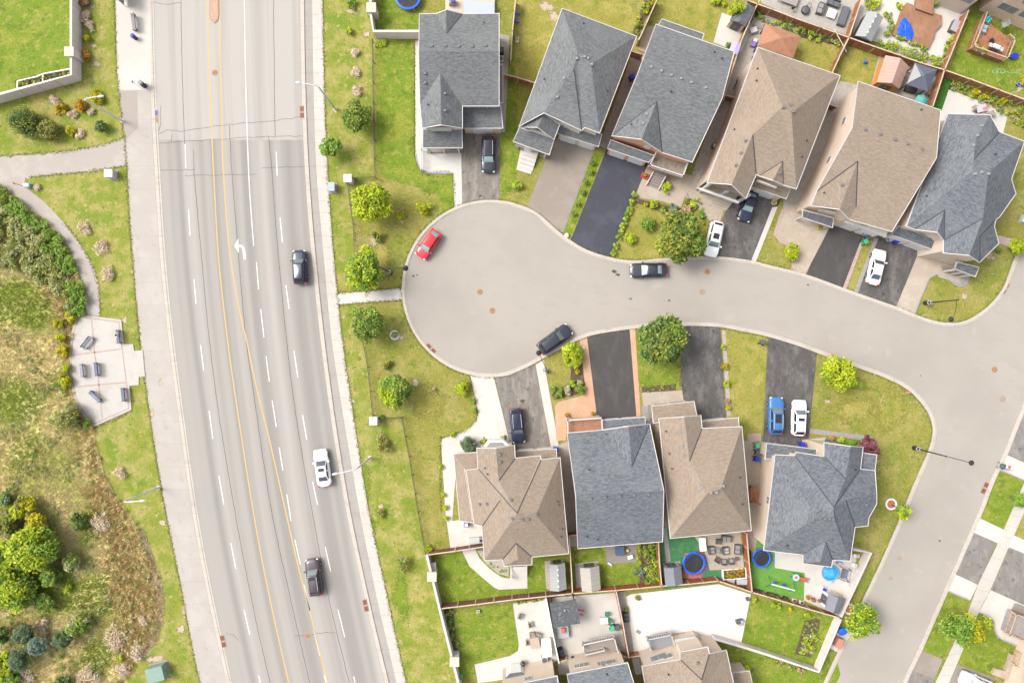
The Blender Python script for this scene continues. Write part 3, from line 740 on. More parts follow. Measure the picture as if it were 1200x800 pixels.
ribbon('sidewalk_street',cat([(1290,365),(1240,475),(1185,600),(1169,637),(1146,685),(1132,722),(1096,800),(1050,900)],4),cat([(1303,370),(1253,480),(1199,603),(1182,641),(1161,690),(1147,717),(1112,800),(1064,906)],4),0.044,CONC)
drive([(1077,760.5),(1105,772),(1094,797),(1090,812),(1058,800)],D_PALE)
drive([(1067,784),(1094,795),(1080,830),(1050,820)],D_GREY,0.040)
drive([(1122,778),(1165,793),(1150,840),(1095,840)],D_PALE)
drive([(1206,468),(1300,510),(1300,585),(1179,531.5)],D_GREY)
patio([(1178.5,532),(1300,586),(1300,606),(1171,549)],WHITEC)
LAV=nmat('blue_grey_edging',(0.27,0.265,0.32),[],0.9)
def edging(pts,w=1.2,z=0.05):
 A=cat(pts,4);m,_=ribbon_mb(offs(A,w/2),offs(A,-w/2),0.0,z+.05);return build('edging_kerb',m,LAV,kind='structure')
edging([(1109,691),(1123,697),(1137,703)]);edging([(1147.5,717),(1158,721),(1165,727),(1166,735),(1168.5,743),(1174,748.5),(1200,760)])
edging([(1171,550),(1186,556),(1202,563)]);edging([(1139.5,606.5+17),(1146,607)],.6);edging([(804,226),(808,234),(820,246),(829,257)]);edging([(487,180),(489.5,191.5),(494.5,199),(501,202.7),(530,203)])
edging([(1084,338),(1078,352),(1071,371)],1.0);edging([(1084,338),(1089,326.5),(1098,321.5),(1110,325),(1118,332),(1126,335.5),(1134,331.5)],1.0)
patio([(541,644),(556,641),(562,654),(574,666),(587,675.5),(595,677.5),(598,677),(598,664),(618,663),(618,689),(585,690.5),(579,688),(566,677),(550,663)],WHITEC)
sheet('gravel_bed',[(557,642),(568,641),(570,655),(590,657),(596,664),(596,675),(584,672),(570,660)],0.026,GRAVELM)
patio([(709,638),(746,634),(747,658),(711,661)],GREYC,0.03)
sheet('vegetable_bed',[(751,637),(772,632),(774,686),(749,688)],0.026,SOIL)
sheet('rug_lawn',[(773,617),(815,612),(838,660),(880,640),(880,690),(845,682),(776,690)],0.026,TURF_BLUE)
sheet('mulch_ring',[(802,648),(824,644),(829,665),(818,680),(800,676)],0.030,MULCH)
patio([(776.5,618),(781,617),(786,657),(780.5,659)],GREYP,0.034)
patio([(813,627),(868,622),(872,665),(832,668),(825,645)],TANC,0.034)
sheet('rug_lawn_upper',[(877,590),(906,600),(906,645),(944,660),(943,701),(880,694)],0.026,TURF)
patio([(908,645),(944,648),(1004,650),(1000,690),(985,722),(942,703),(943,671),(908,665)],WHITEC,0.032)
patio([(974,690),(990,697),(985,703),(968,700)],TANC,0.036)
patio([(601,707),(641,700),(655,772),(630,790),(560,800),(556,778),(598,768),(607,762),(608,755)],WHITEC,0.03)
patio([(643,700),(722,694),(737,768),(720,790),(655,790)],BUSPAD,0.03)
patio([(731,700),(739,696),(842,684),(880,696),(868,757),(836,748),(830,780),(745,790),(735,748)],nmat('fresh_white_concrete',(0.53,0.51,0.48),[((0.5,0.475,0.44),0.4,0.45,0.68,6),((0.46,0.43,0.39),0.7,0.62,0.78,6)],0.9),0.03)
patio([(723,693),(733,693),(744,770),(738,772)],SIDEC,0.034)
sheet('flower_bed',[(955,724),(962,726),(951,770),(931,766),(937,748),(943,727)],0.026,SOIL)
sheet('flower_bed',[(605,704),(640,699),(640,702),(606,710)],0.036,SOIL)
sheet('flower_bed',[(518,712),(531,713),(536,760),(530,772)],0.026,SOIL)
sheet('flower_bed',[(660,416),(684,402),(686,456),(676,462),(650,468),(646,462),(668,448),(670,424)],0.026,SOIL)
sheet('flower_bed',[(743,232),(800,245),(797,252),(770,247),(741,236)],0.026,SOIL)
sheet('flower_bed',[(752,453),(792,450),(792,458),(752,461)],0.026,SOIL)
patio([(975,741),(998,741),(984,765),(971,758)],WHITEC)
patio([(846,15),(884,30),(868,62),(836,50)],WHITEC,0.034)
patio([(862,35),(934,0),(934,40),(900,70),(866,62)],SIDEC,0.031)
patio([(522,-60),(582,-60),(580,20),(522,20)],WHITEC)
NEIGH=nmat('pale_stone_patio',(0.31,0.285,0.25),[((0.26,0.24,0.21),1.4,0.45,0.7,5),((0.35,0.33,0.3),5,0.5,0.7,3)],0.9)
patio([(890,-60),(1014,-60),(1008,6),(994,42),(930,20),(892,4)],NEIGH)
patio([(1016,-60),(1148,-60),(1135,12),(1105,78),(1000,40)],WHITEC)
sheet('gravel_bed',[(1042,62),(1098,82),(1106,66),(1052,46),(1040,50)],0.036,GRAVELM)
patio([(1054,100),(1092,112),(1088,126),(1050,112)],GREYP)
patio([(1030,64),(1100,92),(1094,120),(1020,104)],SIDEC,0.028)
sheet('turf_strip',[(1106,92),(1117,95),(1103,137),(1090,130)],0.034,DEEP)
sheet('garden_bed',[(1116,93),(1128,92),(1210,130),(1210,160),(1180,150),(1183,131),(1112,105)],0.034,LAWN)
sheet('flower_bed',[(882,4),(932,24),(990,46),(988,55),(930,42),(886,24)],0.034,SOIL)
sheet('flower_bed',[(757,-5),(771,-5),(746,44),(741,38)],0.026,SOIL)
def roof_z(V,F,px,py):
 for f in F:
  for i in range(1,len(f)-1):
   a,b,c=V[f[0]],V[f[i]],V[f[i+1]]
   d=(b[1]-c[1])*(a[0]-c[0])+(c[0]-b[0])*(a[1]-c[1])
   if abs(d)<1e-6:continue
   u=((b[1]-c[1])*(px-c[0])+(c[0]-b[0])*(py-c[1]))/d
   v=((c[1]-a[1])*(px-c[0])+(a[0]-c[0])*(py-c[1]))/d
   if u>=-1e-3 and v>=-1e-3 and u+v<=1.001:
    return a[2]*u+b[2]*v+c[2]*(1-u-v)
 return None
def planar(V,F):
 """nudge the heights along the sight lines until every roof face is flat"""
 keys=list(V);z0={k:V[k][2]for k in keys};z=dict(z0)
 for it in range(400):
  acc={k:[0.0,0]for k in keys}
  for f in F:
   if len(f)<4:continue
   pts=np.array([P(V[k][0],V[k][1],z[k])for k in f]);c=pts.mean(0)
   A=np.c_[pts[:,:2]-c[:2],np.ones(len(f))]
   a,b,d=np.linalg.lstsq(A,pts[:,2],rcond=None)[0]
   for k in f:
    X=(V[k][0]-600)*S;Y=(400-V[k][1])*S
    zz=(d+a*(X-c[0])+b*(Y-c[1]))/(1+(a*X+b*Y)/CH)
    acc[k][0]+=zz;acc[k][1]+=1
  for k in keys:
   if acc[k][1]:
    t=acc[k][0]/acc[k][1];w=.985
    z[k]=max(z0[k]-1.1,min(z0[k]+1.1,z[k]+.8*(w*t+(1-w)*z0[k]-z[k])))
 for k in keys:V[k]=(V[k][0],V[k][1],float(z[k]))
def roof(h,name,V,F,out,mat,gut=True,th=0.16):
 """roof surface, white eaves trim along the outline, soffit below"""
 planar(V,F)
 keys=list(V)
 mb=MB()
 idx={}
 for k in keys:
  idx[k]=len(mb.v);mb.v.append(tuple(P(*V[k])))
 for f in F:
  face=[idx[k]for k in f]
  pts=[Vector(mb.v[i])for i in face]
  nrm=Vector((0,0,0))
  for i in range(len(pts)):
   a,b=pts[i],pts[(i+1)%len(pts)]
   nrm+=Vector(((a.y-b.y)*(a.z+b.z),(a.z-b.z)*(a.x+b.x),(a.x-b.x)*(a.y+b.y)))
  mb.f.append(tuple(face if nrm.z>0 else face[::-1]))
 o=[mb.v[idx[k]]for k in out]
 nv=len(mb.v);mb.v+=[(q[0],q[1],q[2]-th)for q in mb.v[:nv]];mb.f+=[tuple(i+nv for i in reversed(f))for f in list(mb.f)]
 r=build(name,mb,mat,h,uv='slope')
 g=MB();n=len(o)
 ar=sum(o[i][0]*o[(i+1)%n][1]-o[(i+1)%n][0]*o[i][1]for i in range(n))
 oo=o if ar>0 else o[::-1]
 outer=inset([(q[0],q[1])for q in oo],-0.085)
 vs=[]
 for i in range(n):
  x,y,z=oo[i]
  vs+=[(x,y,z+.015),(outer[i][0],outer[i][1],z+.015),(outer[i][0],outer[i][1],z-th-.02),(x,y,z-th-.02)]
 fs=[]
 for i in range(n):
  a,b=4*i,4*((i+1)%n)
  fs+=[(a,a+1,b+1,b),(a+1,a+2,b+2,b+1),(a+2,a+3,b+3,b+2),(a+3,a,b,b+3)]
 g.add(vs,fs)
 build('gutter',g,WHITE,r)
 return r
RIDGECAP={'grey':nmat('grey_ridge_cap',(0.06,0.066,0.075),[],0.9),'tan':nmat('tan_ridge_cap',(0.13,0.1,0.08),[],0.9),'valley':nmat('dark_valley_metal',(0.035,0.037,0.045),[],0.6)}
def valley(r,V,pairs,name='valley_flashing',w=0.11,m='valley'):
 """dark metal strips in the valleys"""
 mb=MB()
 for a,b in pairs:
  p=P(*V[a]);q=P(*V[b]);d=(q-p);t=Vector((-d.y,d.x,0)).normalized()*w/2
  mb.add([p-t+Vector((0,0,.055)),p+t+Vector((0,0,.055)),q+t+Vector((0,0,.055)),q-t+Vector((0,0,.055))],[(0,3,2,1)])
 return build(name,mb,RIDGECAP[m],r)
VENTM=nmat('roof_vent_metal',(0.12,0.128,0.138),[],0.5)
VENTT=nmat('roof_vent_pale',(0.2,0.208,0.215),[],0.5)
def vents(r,V,F,pts,mat=None,s=0.27):
 for(x,y)in pts:
  z=roof_z(V,F,x,y)
  if z is None:continue
  q=P(x,y,z);mb=MB();a=rnd.uniform(-.1,.1)
  mb.box((q.x,q.y,q.z+.02),(s*.95,s*.95,.14),a);mb.box((q.x,q.y,q.z+.16),(s*1.25,s*1.25,.13),a,.75)
  build('roof_vent',mb,mat or VENTM,r)
def pipes(r,V,F,pts):
 for(x,y)in pts:
  z=roof_z(V,F,x,y)
  if z is None:continue
  q=P(x,y,z);mb=MB();mb.tube((q.x,q.y,q.z-.1),(q.x,q.y,q.z+.32),.075,.075,8)
  build('vent_pipe',mb,BLACK,r)
def walls(h,pts3,mat,d=0.32,name='wall',drop=0.14):
 """pts3 = roof outline as photo pixels + height; walls stand inside it"""
 w=[P(*q)for q in pts3]
 ins=inset([(q.x,q.y)for q in w],d)
 n=len(ins)
 mb=MB();mb.prism(ins,0.0,[q.z-drop for q in w]);mb.f=[f for f in mb.f if len(f)==4]
 build(name,mb,mat,h,uv='wall')
 ar=sum(ins[i][0]*ins[(i+1)%n][1]-ins[(i+1)%n][0]*ins[i][1]for i in range(n))
 return ins if ar>0 else ins[::-1]
def window(h,a,b,t,zc,w,hh,frame=WHITE):
 """window in the wall from a to b (counter-clockwise footprint, so outside is on the right)"""
 a=Vector(a);b=Vector(b);d=b-a;L=d.length;d.normalize();nrm=Vector((d.y,-d.x))
 c=a+d*(t*L)
 rz=atan2(d.y,d.x)
 f=MB();q=c+nrm*0.025
 f.box((q.x,q.y,zc),(w+.16,.09,hh+.16),rz)
 fo=build('window',f,frame,h)
 for s in(-1,1):
  g=MB();q2=c+nrm*.076+d*(s*w/4)
  g.box((q2.x,q2.y,zc),(w/2-.06,.02,hh-.04),rz)
  build('pane',g,GLASS,fo)
def auto_windows(h,ins,skip=(),ground=True,minlen=4.2,tall=6.0):
 n=len(ins)
 for i in range(n):
  a,b=ins[i],ins[(i+1)%n]
  L=hypot(b[0]-a[0],b[1]-a[1])
  if L<minlen or i in skip:continue
  window(h,a,b,.5+.13*((i*7)%3-1),4.4,.85,.8)
def garage(h,poly,mat,z1,door_edge,wall_mat,ridge=True,z0=None,dd=0.22):
 """lean-to garage or porch roof: poly = 4 pixel points with heights, first two against the house; door on the outer edge"""
 V={k:p for k,p in zip('abcd',poly)}
 r=roof(h,'garage_roof' if door_edge else 'porch_roof',V,['abcd'],list('abcd'),mat)
 if door_edge:
  w=[P(*V[k])for k in 'abcd']
  ins=inset([(q.x,q.y)for q in w],dd)
  mb=MB();mb.prism(ins,0,[min(q.z for q in w)-.1]*4);build('garage_wall',mb,wall_mat,h,uv='wall')
  p,q=Vector(ins[2]),Vector(ins[3])
  d=(q-p);L=d.length;d.normalize();ctr=(p+q)/2
  cen=sum((Vector(i)for i in ins),Vector((0,0)))/4
  nr=Vector((d.y,-d.x));
  if(ctr-cen).dot(nr)<0:nr=-nr
  k=2 if L>4.6 else 1
  for j in range(k):
   c=p+d*L*((j+.5)/k)+nr*.03
   m=MB();m.box((c.x,c.y,1.15),(min(2.5,L/k-.5),.07,2.2),atan2(d.y,d.x));
   g=build('garage_door',m,PLASTW,h)
   m=MB()
   for zz in(.6,1.15,1.7):m.box((c.x+nr.x*.037,c.y+nr.y*.037,zz),(min(2.5,L/k-.5)-.04,.012,.03),atan2(d.y,d.x))
   build('panel_groove',m,MGREY,g)
 else:
  w=[P(*V[k])for k in 'cd']
  p,q=w;dv=(q-p).normalized();cen=sum((P(*V[k])for k in 'abcd'),Vector((0,0,0)))/4
  for t in(.06,.5,.94):
   c=p+(q-p)*t;c=c+(cen-c)*.12
   m=MB();m.box((c.x,c.y,(c.z-.15)/2),(.2,.2,c.z-.15));build('porch_post',m,WHITE,h)
  m=MB();poly2=inset([(P(*V[k]).x,P(*V[k]).y)for k in 'abcd'],.1);m.prism(poly2,0.0,.35);build('porch_floor',m,GREYC,h)
 return r
def house(label,px,py,group=None):
 return thing('house',label,'house',tuple(P(px,py,0)),0,'detached houses round the court')
def front_door(h,a,b,t):
 a=Vector(a);b=Vector(b);d=(b-a).normalized();nr=Vector((d.y,-d.x));c=a+(b-a)*t+nr*.03
 m=MB();m.box((c.x,c.y,1.4),(1.0,.08,2.1),atan2(d.y,d.x));o=build('front_door',m,DGREY,h)
 m=MB();q=c+nr*.07+d*.38;m.ball((q.x,q.y,1.35),.04,6,4);build('handle',m,GALV,o)
def rail(h,pts,z0,hh,name='railing',mat=WHITE,gap=0.35):
 m=MB();w=[P(x,y,z0)for x,y in pts]
 for i in range(len(w)-1):
  a,b=w[i],w[i+1];L=(b-a).length;n=max(1,int(L/gap))
  up=Vector((0,0,hh));d=(b-a).normalized()
  m.box(((a.x+b.x)/2,(a.y+b.y)/2,z0+hh),(L+.1,.13,.07),atan2(d.y,d.x))
  m.box(((a.x+b.x)/2,(a.y+b.y)/2,z0+.12),(L,.06,.06),atan2(d.y,d.x))
  for k in range(n+1):
   q=a+(b-a)*(k/n)
   s=.15 if k in(0,n)else .045
   m.box((q.x,q.y,z0+hh/2+.02),(s,s,hh+(.08 if s>.1 else 0)),atan2(d.y,d.x))
 return build(name,m,mat,h)
def steps(h,pts,n,ztop,mat=WHITEC,name='steps'):
 """pts: four pixels, top-left, top-right, bottom-right, bottom-left"""
 m=MB();a,b,c,d=[P(x,y,0)for x,y in pts]
 for k in range(n):
  t0,t1=k/n,(k+1)/n
  z=ztop*(1-t0)
  q=[a+(d-a)*t0,b+(c-b)*t0,b+(c-b)*t1,a+(d-a)*t1]
  m.prism([(v.x,v.y)for v in q],0.0,max(.06,z-.01))
 return build(name,m,mat,h)
E=6.0
h=house('grey shingled house beside the long rust free fence at the top, porch and worn driveway',538,90)
h['label']='grey roofed house nearest the main road, facing the top of the court'
V=dict(a=(492,17,E),n1=(511,16.6,E),n2=(523,12,7.2),n3=(542,16.8,E),k=(523,40,7.2),b=(584.5,16.5,E),r2=(584.5,60,8.4),r1=(491,60,8.4),c=(584.5,124,5.7),d=(541.5,124,5.7),w=(516,85,7.35),g=(517,146,7.35),gl=(495,150,5.7),gr=(541.5,150,5.7),l=(492.5,122,5.75))
F=[('a','n1','k','n3','b','r2','r1'),('n1','n2','k'),('n2','n3','k'),('r1','r2','c','d','w','l'),('l','w','g','gl'),('w','d','gr','g')]
O1=['a','n1','n2','n3','b','r2','c','d','gr','g','gl','l','r1']
r=roof(h,'roof',V,F,O1,R_GREY)
valley(r,V,[('k','n3')],w=.08)
vents(r,V,F,[(506,54.5),(522,54.3),(538,54.8),(553.5,54.8),(569,54),(498.5,86.5),(498.5,97.5),(521.5,110),(521.5,130)]);pipes(r,V,F,[(528,24),(567,27),(501.5,123)])
ins=walls(h,[V[k]for k in O1],BRICK_B);auto_windows(h,ins)
garage(h,[(541,121,4.2),(586,121,4.2),(589,150,3.2),(541.5,150,3.2)],R_GREY,3,True,BRICK_B)
V2=dict(a=(585,76,3.9),b=(589,76,3.4),c=(589,120,3.4),d=(585.5,119.5,4.2));roof(h,'side_roof',V2,['abcd'],list('abcd'),R_GREY)
garage(h,[(496,152,3.9),(541,152,3.9),(541.5,173,3.1),(496,173,3.1)],R_GREY,3,False,BRICK_B)
m=MB();q=P(516,153.5,5.2);m.box((q.x,q.y+.32,4.8),(2.6,.12,1.3));build('window',m,WHITE,h)
rail(h,[(494,176),(494,200)],.3,.9)
h=house('dark grey hip roofed house with pale driveway, second from the main road',668,95)
V=dict(a=(659,10.5,E),b=(745.5,43,E),c=(702.5,155.5,E),d2=(685,149,E),d=(681.5,152.5,E),f=(609,147.5,E),g=(637.5,132,7.9),A=(677,61,8.9),B=(693,75,8.9),W=(672.5,80,8.5))
F=[('a','b','B','A'),('b','c','B'),('A','B','c','d2','d','W'),('a','A','W','g','f'),('W','d','g')]
O=['a','b','c','d2','d','g','f']
r=roof(h,'roof',V,F,O,R_GREY)
valley(r,V,[('W','d')])
vents(r,V,F,[(676,69),(685,67),(689,68.5),(693.5,76),(661,92),(653,114),(631,136)],VENTT);pipes(r,V,F,[(684,28),(637.5,93),(712,107)])
ins=walls(h,[V[k]for k in O],BRICK_B);auto_windows(h,ins)
V2=dict(h0=(637.5,134,6.5),h1=(655.5,146,5.2),h2=(649,163,5.2),h3=(630,149,6.5),h4=(609.5,149,5.2),h5=(616,142,5.6))
roof(h,'front_gable_roof',V2,[('h0','h1','h2','h3'),('h0','h3','h4','h5')],['h0','h1','h2','h3','h4','h5'],R_GREY)
garage(h,[(656,146,4.1),(705,157.5,4.1),(701,171.5,3.2),(653.5,156,3.2)],R_GREY,3,True,BRICK_B)
garage(h,[(609,150,3.9),(649,163,3.9),(643.5,181,3.1),(602,165.5,3.1)],R_GREY,3,False,BRICK_B)
m=MB();q=P(630,155,5.0);m.box((q.x+.35,q.y+.05,4.5),(2.6,.2,.7),ang(27,10));build('window',m,WHITE,h)
m=MB();q=P(668,149,5.0);m.box((q.x,q.y+.1,4.9),(2.5,.2,.6),ang(27,10));build('window',m,WHITE,h)
steps(h,[(615,174),(631,179),(624,201),(608,195)],5,.9)
h=house('grey roofed house with orange brick gable front and a white balcony',790,110)
V=dict(a=(769,29,E),b=(860,61,E),r2=(846,115,8.6),e=(811,189.5,5.6),d=(776,178.5,5.6),l=(717.5,159,5.7),r1=(747.5,87,8.6),w=(769.5,119.5,7.5),g=(752,163,7.5))
F=[('a','b','r2','r1'),('r1','r2','e','d','w','l'),('l','w','g'),('w','d','g')]
O=['a','b','r2','e','d','g','l','r1']
r=roof(h,'roof',V,F,O,R_GREY)
valley(r,V,[('w','d')]);valley(r,V,[('w','l')],w=.06)
vents(r,V,F,[(763,79),(775,83.5),(786.5,88.5),(798,92.5),(810,97),(827,103),(757.5,134),(753.5,145)],VENTT);pipes(r,V,F,[(837,61.5),(846,69),(739,146),(786,108)])
ins=walls(h,[V[k]for k in O],BRICK_O);auto_windows(h,ins)
garage(h,[(716,164.5,4.0),(766,182.5,4.0),(760,190,3.2),(712.5,174,3.2)],R_GREY,3,True,BRICK_O)
V2=dict(a=(776,23,2.9),b=(824.5,40,2.9),c=(822,48,3.4),d=(771,31,3.4));roof(h,'rear_roof',V2,['abcd'],list('abcd'),R_GREY)
m=MB();q=P(746,164,5.0);m.box((q.x-.1,q.y+.2,4.7),(1.5,.2,.9),ang(30,10));build('window',m,WHITE,h)
for(x,y)in[(731,162),(759,173)]:
 m=MB();q=P(x,y,5);m.box((q.x,q.y+.15,4.6),(.8,.2,.8),ang(30,10));build('window',m,WHITE,h)
m=MB();m.prism([(P(x,y,3).x,P(x,y,3).y)for x,y in[(767,178),(806,191),(800,209),(760,196)]],2.6,2.9);build('balcony_floor',m,nmat('balcony_boards',(0.22,0.18,0.14),[((0.15,0.12,0.095),3,.45,.7,4)],.9),h)
m=MB();m.prism([(P(x,y,3).x,P(x,y,3).y)for x,y in[(766,181),(805,193),(801,203),(762,192)]],0.0,2.6);build('porch_wall',m,BRICK_O,h,uv='wall')
rail(h,[(768,179),(760,195.5),(798.5,208),(804.5,191)],2.9,1.0,gap=.3)
steps(h,[(766,202),(780,207),(772,222),(758,217)],7,1.3,GREYC)
m=MB()
for(a,b)in[((766,201),(757.5,216.5)),((780,207),(772,222))]:
 p,q=P(*a,1.3),P(*b,.3);m.tube(p,q,.1,.1,5);m.tube((p.x,p.y,0),p,.07,.07,5);m.tube((q.x,q.y,0),(q.x,q.y,.4),.07,.07,5)
build('stair_rail',m,WHITE,h)
h=house('tan hip roofed house with a gabled front porch and two cars on its drive',900,130)
V=dict(a=(888,56,E),b=(984,89,E),c=(933,221,E),e=(918,216.5,E),sg=(917,189,7.1),sa=(906,211,7.0),f=(890,206,E),q=(886,204,E),p=(874,232,5.9),g=(857.5,216,7.8),l=(829,214,5.9),A=(917,125,8.9),B=(927.5,132,8.9),W=(882,158,8.2))
F=[('a','b','B','A'),('b','c','B'),('A','B','c','e','sg','f','q','W'),('a','A','W','g','l'),('W','q','p','g'),('sg','sa','f'),('sg','e','sa')]
O=['a','b','c','e','sa','f','q','p','g','l']
r=roof(h,'roof',V,F,O,R_TAN)
valley(r,V,[('W','q')]);valley(r,V,[('sg','e'),('sg','f')],w=.08)
vents(r,V,F,[(918,126),(926,123),(930,131),(873.5,165),(868,179.5),(862,194),(913.5,203)]);pipes(r,V,F,[(887,81),(886,95),(945,165),(939.5,184),(860,152)])
ins=walls(h,[V[k]for k in['a','b','c','e','sa','f','q','W','l']],STUCCO)
n=len(ins)
window(h,ins[0],ins[1],.3,4.3,1.5,1.3);auto_windows(h,ins)
garage(h,[(885,208,4.2),(926,222,4.2),(921,232.5,3.2),(880.5,218.5,3.2)],R_TAN,3,True,STUCCO)
m=MB();q=P(899,214,5.4);m.box((q.x,q.y-.1,5.0),(2.6,.2,.5),ang(27,10));build('window',m,WHITE,h)
m=MB();m.prism([(P(x,y,.4).x,P(x,y,.4).y)for x,y in[(823,205),(868,222),(860,238),(815,222)]],0,.45);build('porch_floor',m,TANC,h)
pts_=[P(*V[k])for k in('l','g','p')];m=MB();bk=Vector((.12,.3,0));lo=[Vector((q.x,q.y,4.9))for q in(pts_[0],pts_[2])]
qs=[pts_[0]+bk,lo[0]+bk,lo[1]+bk,pts_[2]+bk,pts_[1]+bk];m.add([q-Vector((0,0,.12))for q in qs]+[q+Vector((.06,.16,-.12))for q in qs],[(0,1,2,3,4),(9,8,7,6,5)]);build('gable_end',m,R_TAN,h,uv='wall')
for(x,y)in[(821,224),(842,231),(864,237)]:
 m=MB();q0=P(x,y,.4);m.box((q0.x,q0.y,2.6),(.32,.32,5.2));build('porch_post',m,WHITE,h)
m=MB();p,q0=P(820,221,3.4),P(866,237,3.4);d=q0-p;m.box(((p.x+q0.x)/2,(p.y+q0.y)/2,3.2),(d.length,.3,.35),atan2(d.y,d.x));build('porch_beam',m,WHITE,h)
rail(h,[(816,222),(838,230)],.45,.9)
steps(h,[(838,230),(858,237),(851,247),(831,240)],4,.45,TANC)
h=house('tan gable roofed house with a dark metal awning over its front porch',1020,185)
V=dict(a=(1006,96,E),b=(1102,129.5,E),r2=(1097,185,8.6),e=(1045,271,5.6),d=(995.8,257,5.6),d1=(1003,242,5.9),w=(1005,189,7.7),l2=(957.5,224,6.2),g=(984,245,7.6),gl=(951,241,5.8),r1=(999,150,8.6))
F=[('a','b','r2','r1'),('r1','r2','e','d','d1','w','l2'),('l2','w','g','gl'),('w','d1','d','g')]
O=['a','b','r2','e','d','g','gl','l2','r1']
r=roof(h,'roof',V,F,O,R_TAN)
valley(r,V,[('w','d1'),('w','l2')])
vents(r,V,F,[(1014,152),(1031.5,157.5),(1049,164),(1063.5,169),(1080.5,175),(987,217)]);pipes(r,V,F,[(1079,129),(965,226)])
ins=walls(h,[V[k]for k in O],STUCCO);auto_windows(h,ins)
m=MB();q=P(970,247,5);m.box((q.x,q.y-.05,4.7),(1.8,.2,.9),ang(33,8));build('window',m,WHITE,h)
V2=dict(a=(941,246.5,3.5),b=(976.5,256,3.5),c=(975,266,2.9),d=(941,254.5,2.9))
o=roof(h,'awning',V2,['abcd'],list('abcd'),nmat('dark_standing_seam',(0.1,0.1,0.11),[((0.06,0.06,0.066),1.0,.48,.6,2,(7,0.2,1))],.5,coord='uv'))
for(x,y)in[(942,256),(974,266)]:
 m=MB();q=P(x,y,2.7);m.box((q.x,q.y+.3,1.4),(.2,.2,2.8));build('porch_post',m,WHITE,h)
garage(h,[(993,255,3.9),(1040,272,3.9),(1037,277,3.4),(990,260,3.4)],WHITE,3,True,STUCCO)
h=house('big slate roofed corner house with several gables and a bay on its right side',1125,225)
V=dict(a=(1111,134,E),b=(1160,135,E),v1=(1171,155,E),c=(1200,166,E),e=(1185,210,E),b1=(1190,227,5.8),b2=(1171,254,5.8),e2=(1166.5,257,E),e3=(1165,266,E),e4=(1170,285,5.7),h=(1148,307,E),g=(1136,299,7.4),gl=(1106,296,E),d=(1106,281,E),sg=(1107,246,7.3),sa=(1099,272,7.2),sl=(1072,268.5,E),l=(1062.5,265,E),W=(1152,256,8.3),M=(1140,200,9.0),E1=(1158,203,9.0),N=(1143,165,7.8),V=(1141,187,8.6),bv=(1148,277,6.9))
F=[('a','b','N'),('b','v1','V','N'),('a','N','V','M','l'),('M','E1','W','d','sg','sl','l'),('v1','c','E1','M','V'),('c','e','b1','b2','e2','W','E1'),('sg','sa','sl'),('sg','d','sa'),('d','W','g','gl'),('W','e2','bv','h','g'),('e2','e3','e4','h','bv')]
O=['a','b','v1','c','e','b1','b2','e2','e3','e4','h','g','gl','d','sa','sl','l']
r=roof(h,'roof',V,F,O,R_BLUE)
valley(r,V,[('v1','V'),('sg','d'),('bv','h'),('e2','bv'),('W','d'),('sg','sl')],w=.09)
vents(r,V,F,[(1150,147.5),(1145,159),(1140.5,170.5),(1142,204),(1150,202),(1158,204)],VENTT);pipes(r,V,F,[(1085,230),(1166,181)])
ins=walls(h,[V[k]for k in O],BRICK_B);auto_windows(h,ins,minlen=3.5)
garage(h,[(1053,265,4.0),(1104,284,4.0),(1097,293.5,3.2),(1045.5,275,3.2)],R_BLUE,3,True,BRICK_B)
garage(h,[(1122,307.5,3.7),(1147,313.5,3.7),(1142.5,323.5,3.0),(1119.5,315,3.0)],R_BLUE,3,False,BRICK_B)
h=house('tan roofed corner house with many hips nearest the main road, south of the court',600,590)
X=(606,601,8.8)
V=dict(wl=(559,525,E),wg=(581,525.5,7.3),wr=(602.5,521.6,E),vr=(603.5,537,E),wk=(584.5,563,7.3),X=X,vl=(560.5,549,E),m2=(633,534,E),m3=(634,538.5,E),rt=(656,536.5,E),K=(628,603,8.8),rb=(666,648,E),pv2=(623,652,E),pk=(605,636,6.9),pv1=(589,655,E),lb=(568,656,E),lt=(565,616,E),lv=(586,586,7.6),ml2=(556,614,E),ml1=(546.5,551,E),pb1=(591,662.5,5.7),pb2=(623,661,5.7),pe=(607,655,6.8))
F=[('wl','wg','wk','X','vl'),('wg','wr','vr','wk'),('wk','vr','m2','X'),('m2','m3','X'),('m3','rt','K','X'),('rt','rb','K'),('rb','pv2','pk','pv1','lb','X','K'),('lb','lt','lv','X'),('vl','X','lv','lt','ml2','ml1'),('pk','pv1','pb1','pe'),('pb1','pb2','pe'),('pk','pe','pb2','pv2')]
O=['wl','wg','wr','vr','m2','m3','rt','rb','pv2','pb2','pb1','pv1','lb','lt','ml2','ml1','vl']
r=roof(h,'roof',V,F,O,R_TAN)
valley(r,V,[('vl','X'),('vr','wk'),('m3','X'),('lt','lv'),('pk','pv2'),('pk','pv1')],w=.1)
vents(r,V,F,[(585.5,532),(586,541),(598.5,585.5),(562,590.5),(570.5,590),(600,607),(612,608.5),(619,608),(628,602),(606,653)]);pipes(r,V,F,[(571,555),(568,548),(653.5,587),(655.5,591),(659,619),(657.5,628)])
ins=walls(h,[V[k]for k in O],STUCCO);auto_windows(h,ins)
V2=dict(a=(532,532,3.2),b=(560,530,3.2),c=(562,549,4.2),d=(547.5,552,4.2),e=(557,612,4.0),f=(539,610,3.2))
o=roof(h,'lower_roof',V2,[('a','b','c','d'),('a','d','e','f')],['a','b','c','d','e','f'],R_TAN)
w=[P(*V2[k])for k in 'abcdef'];ii=inset([(q.x,q.y)for q in w],.3);m=MB();m.prism(ii,0,[q.z-.16 for q in w]);build('lower_wall',m,STUCCO,h,uv='wall')
garage(h,[(652.5,539,3.9),(604,541,3.9),(604,529,3.3),(651.5,526,3.3)],R_TAN,3,True,STUCCO)
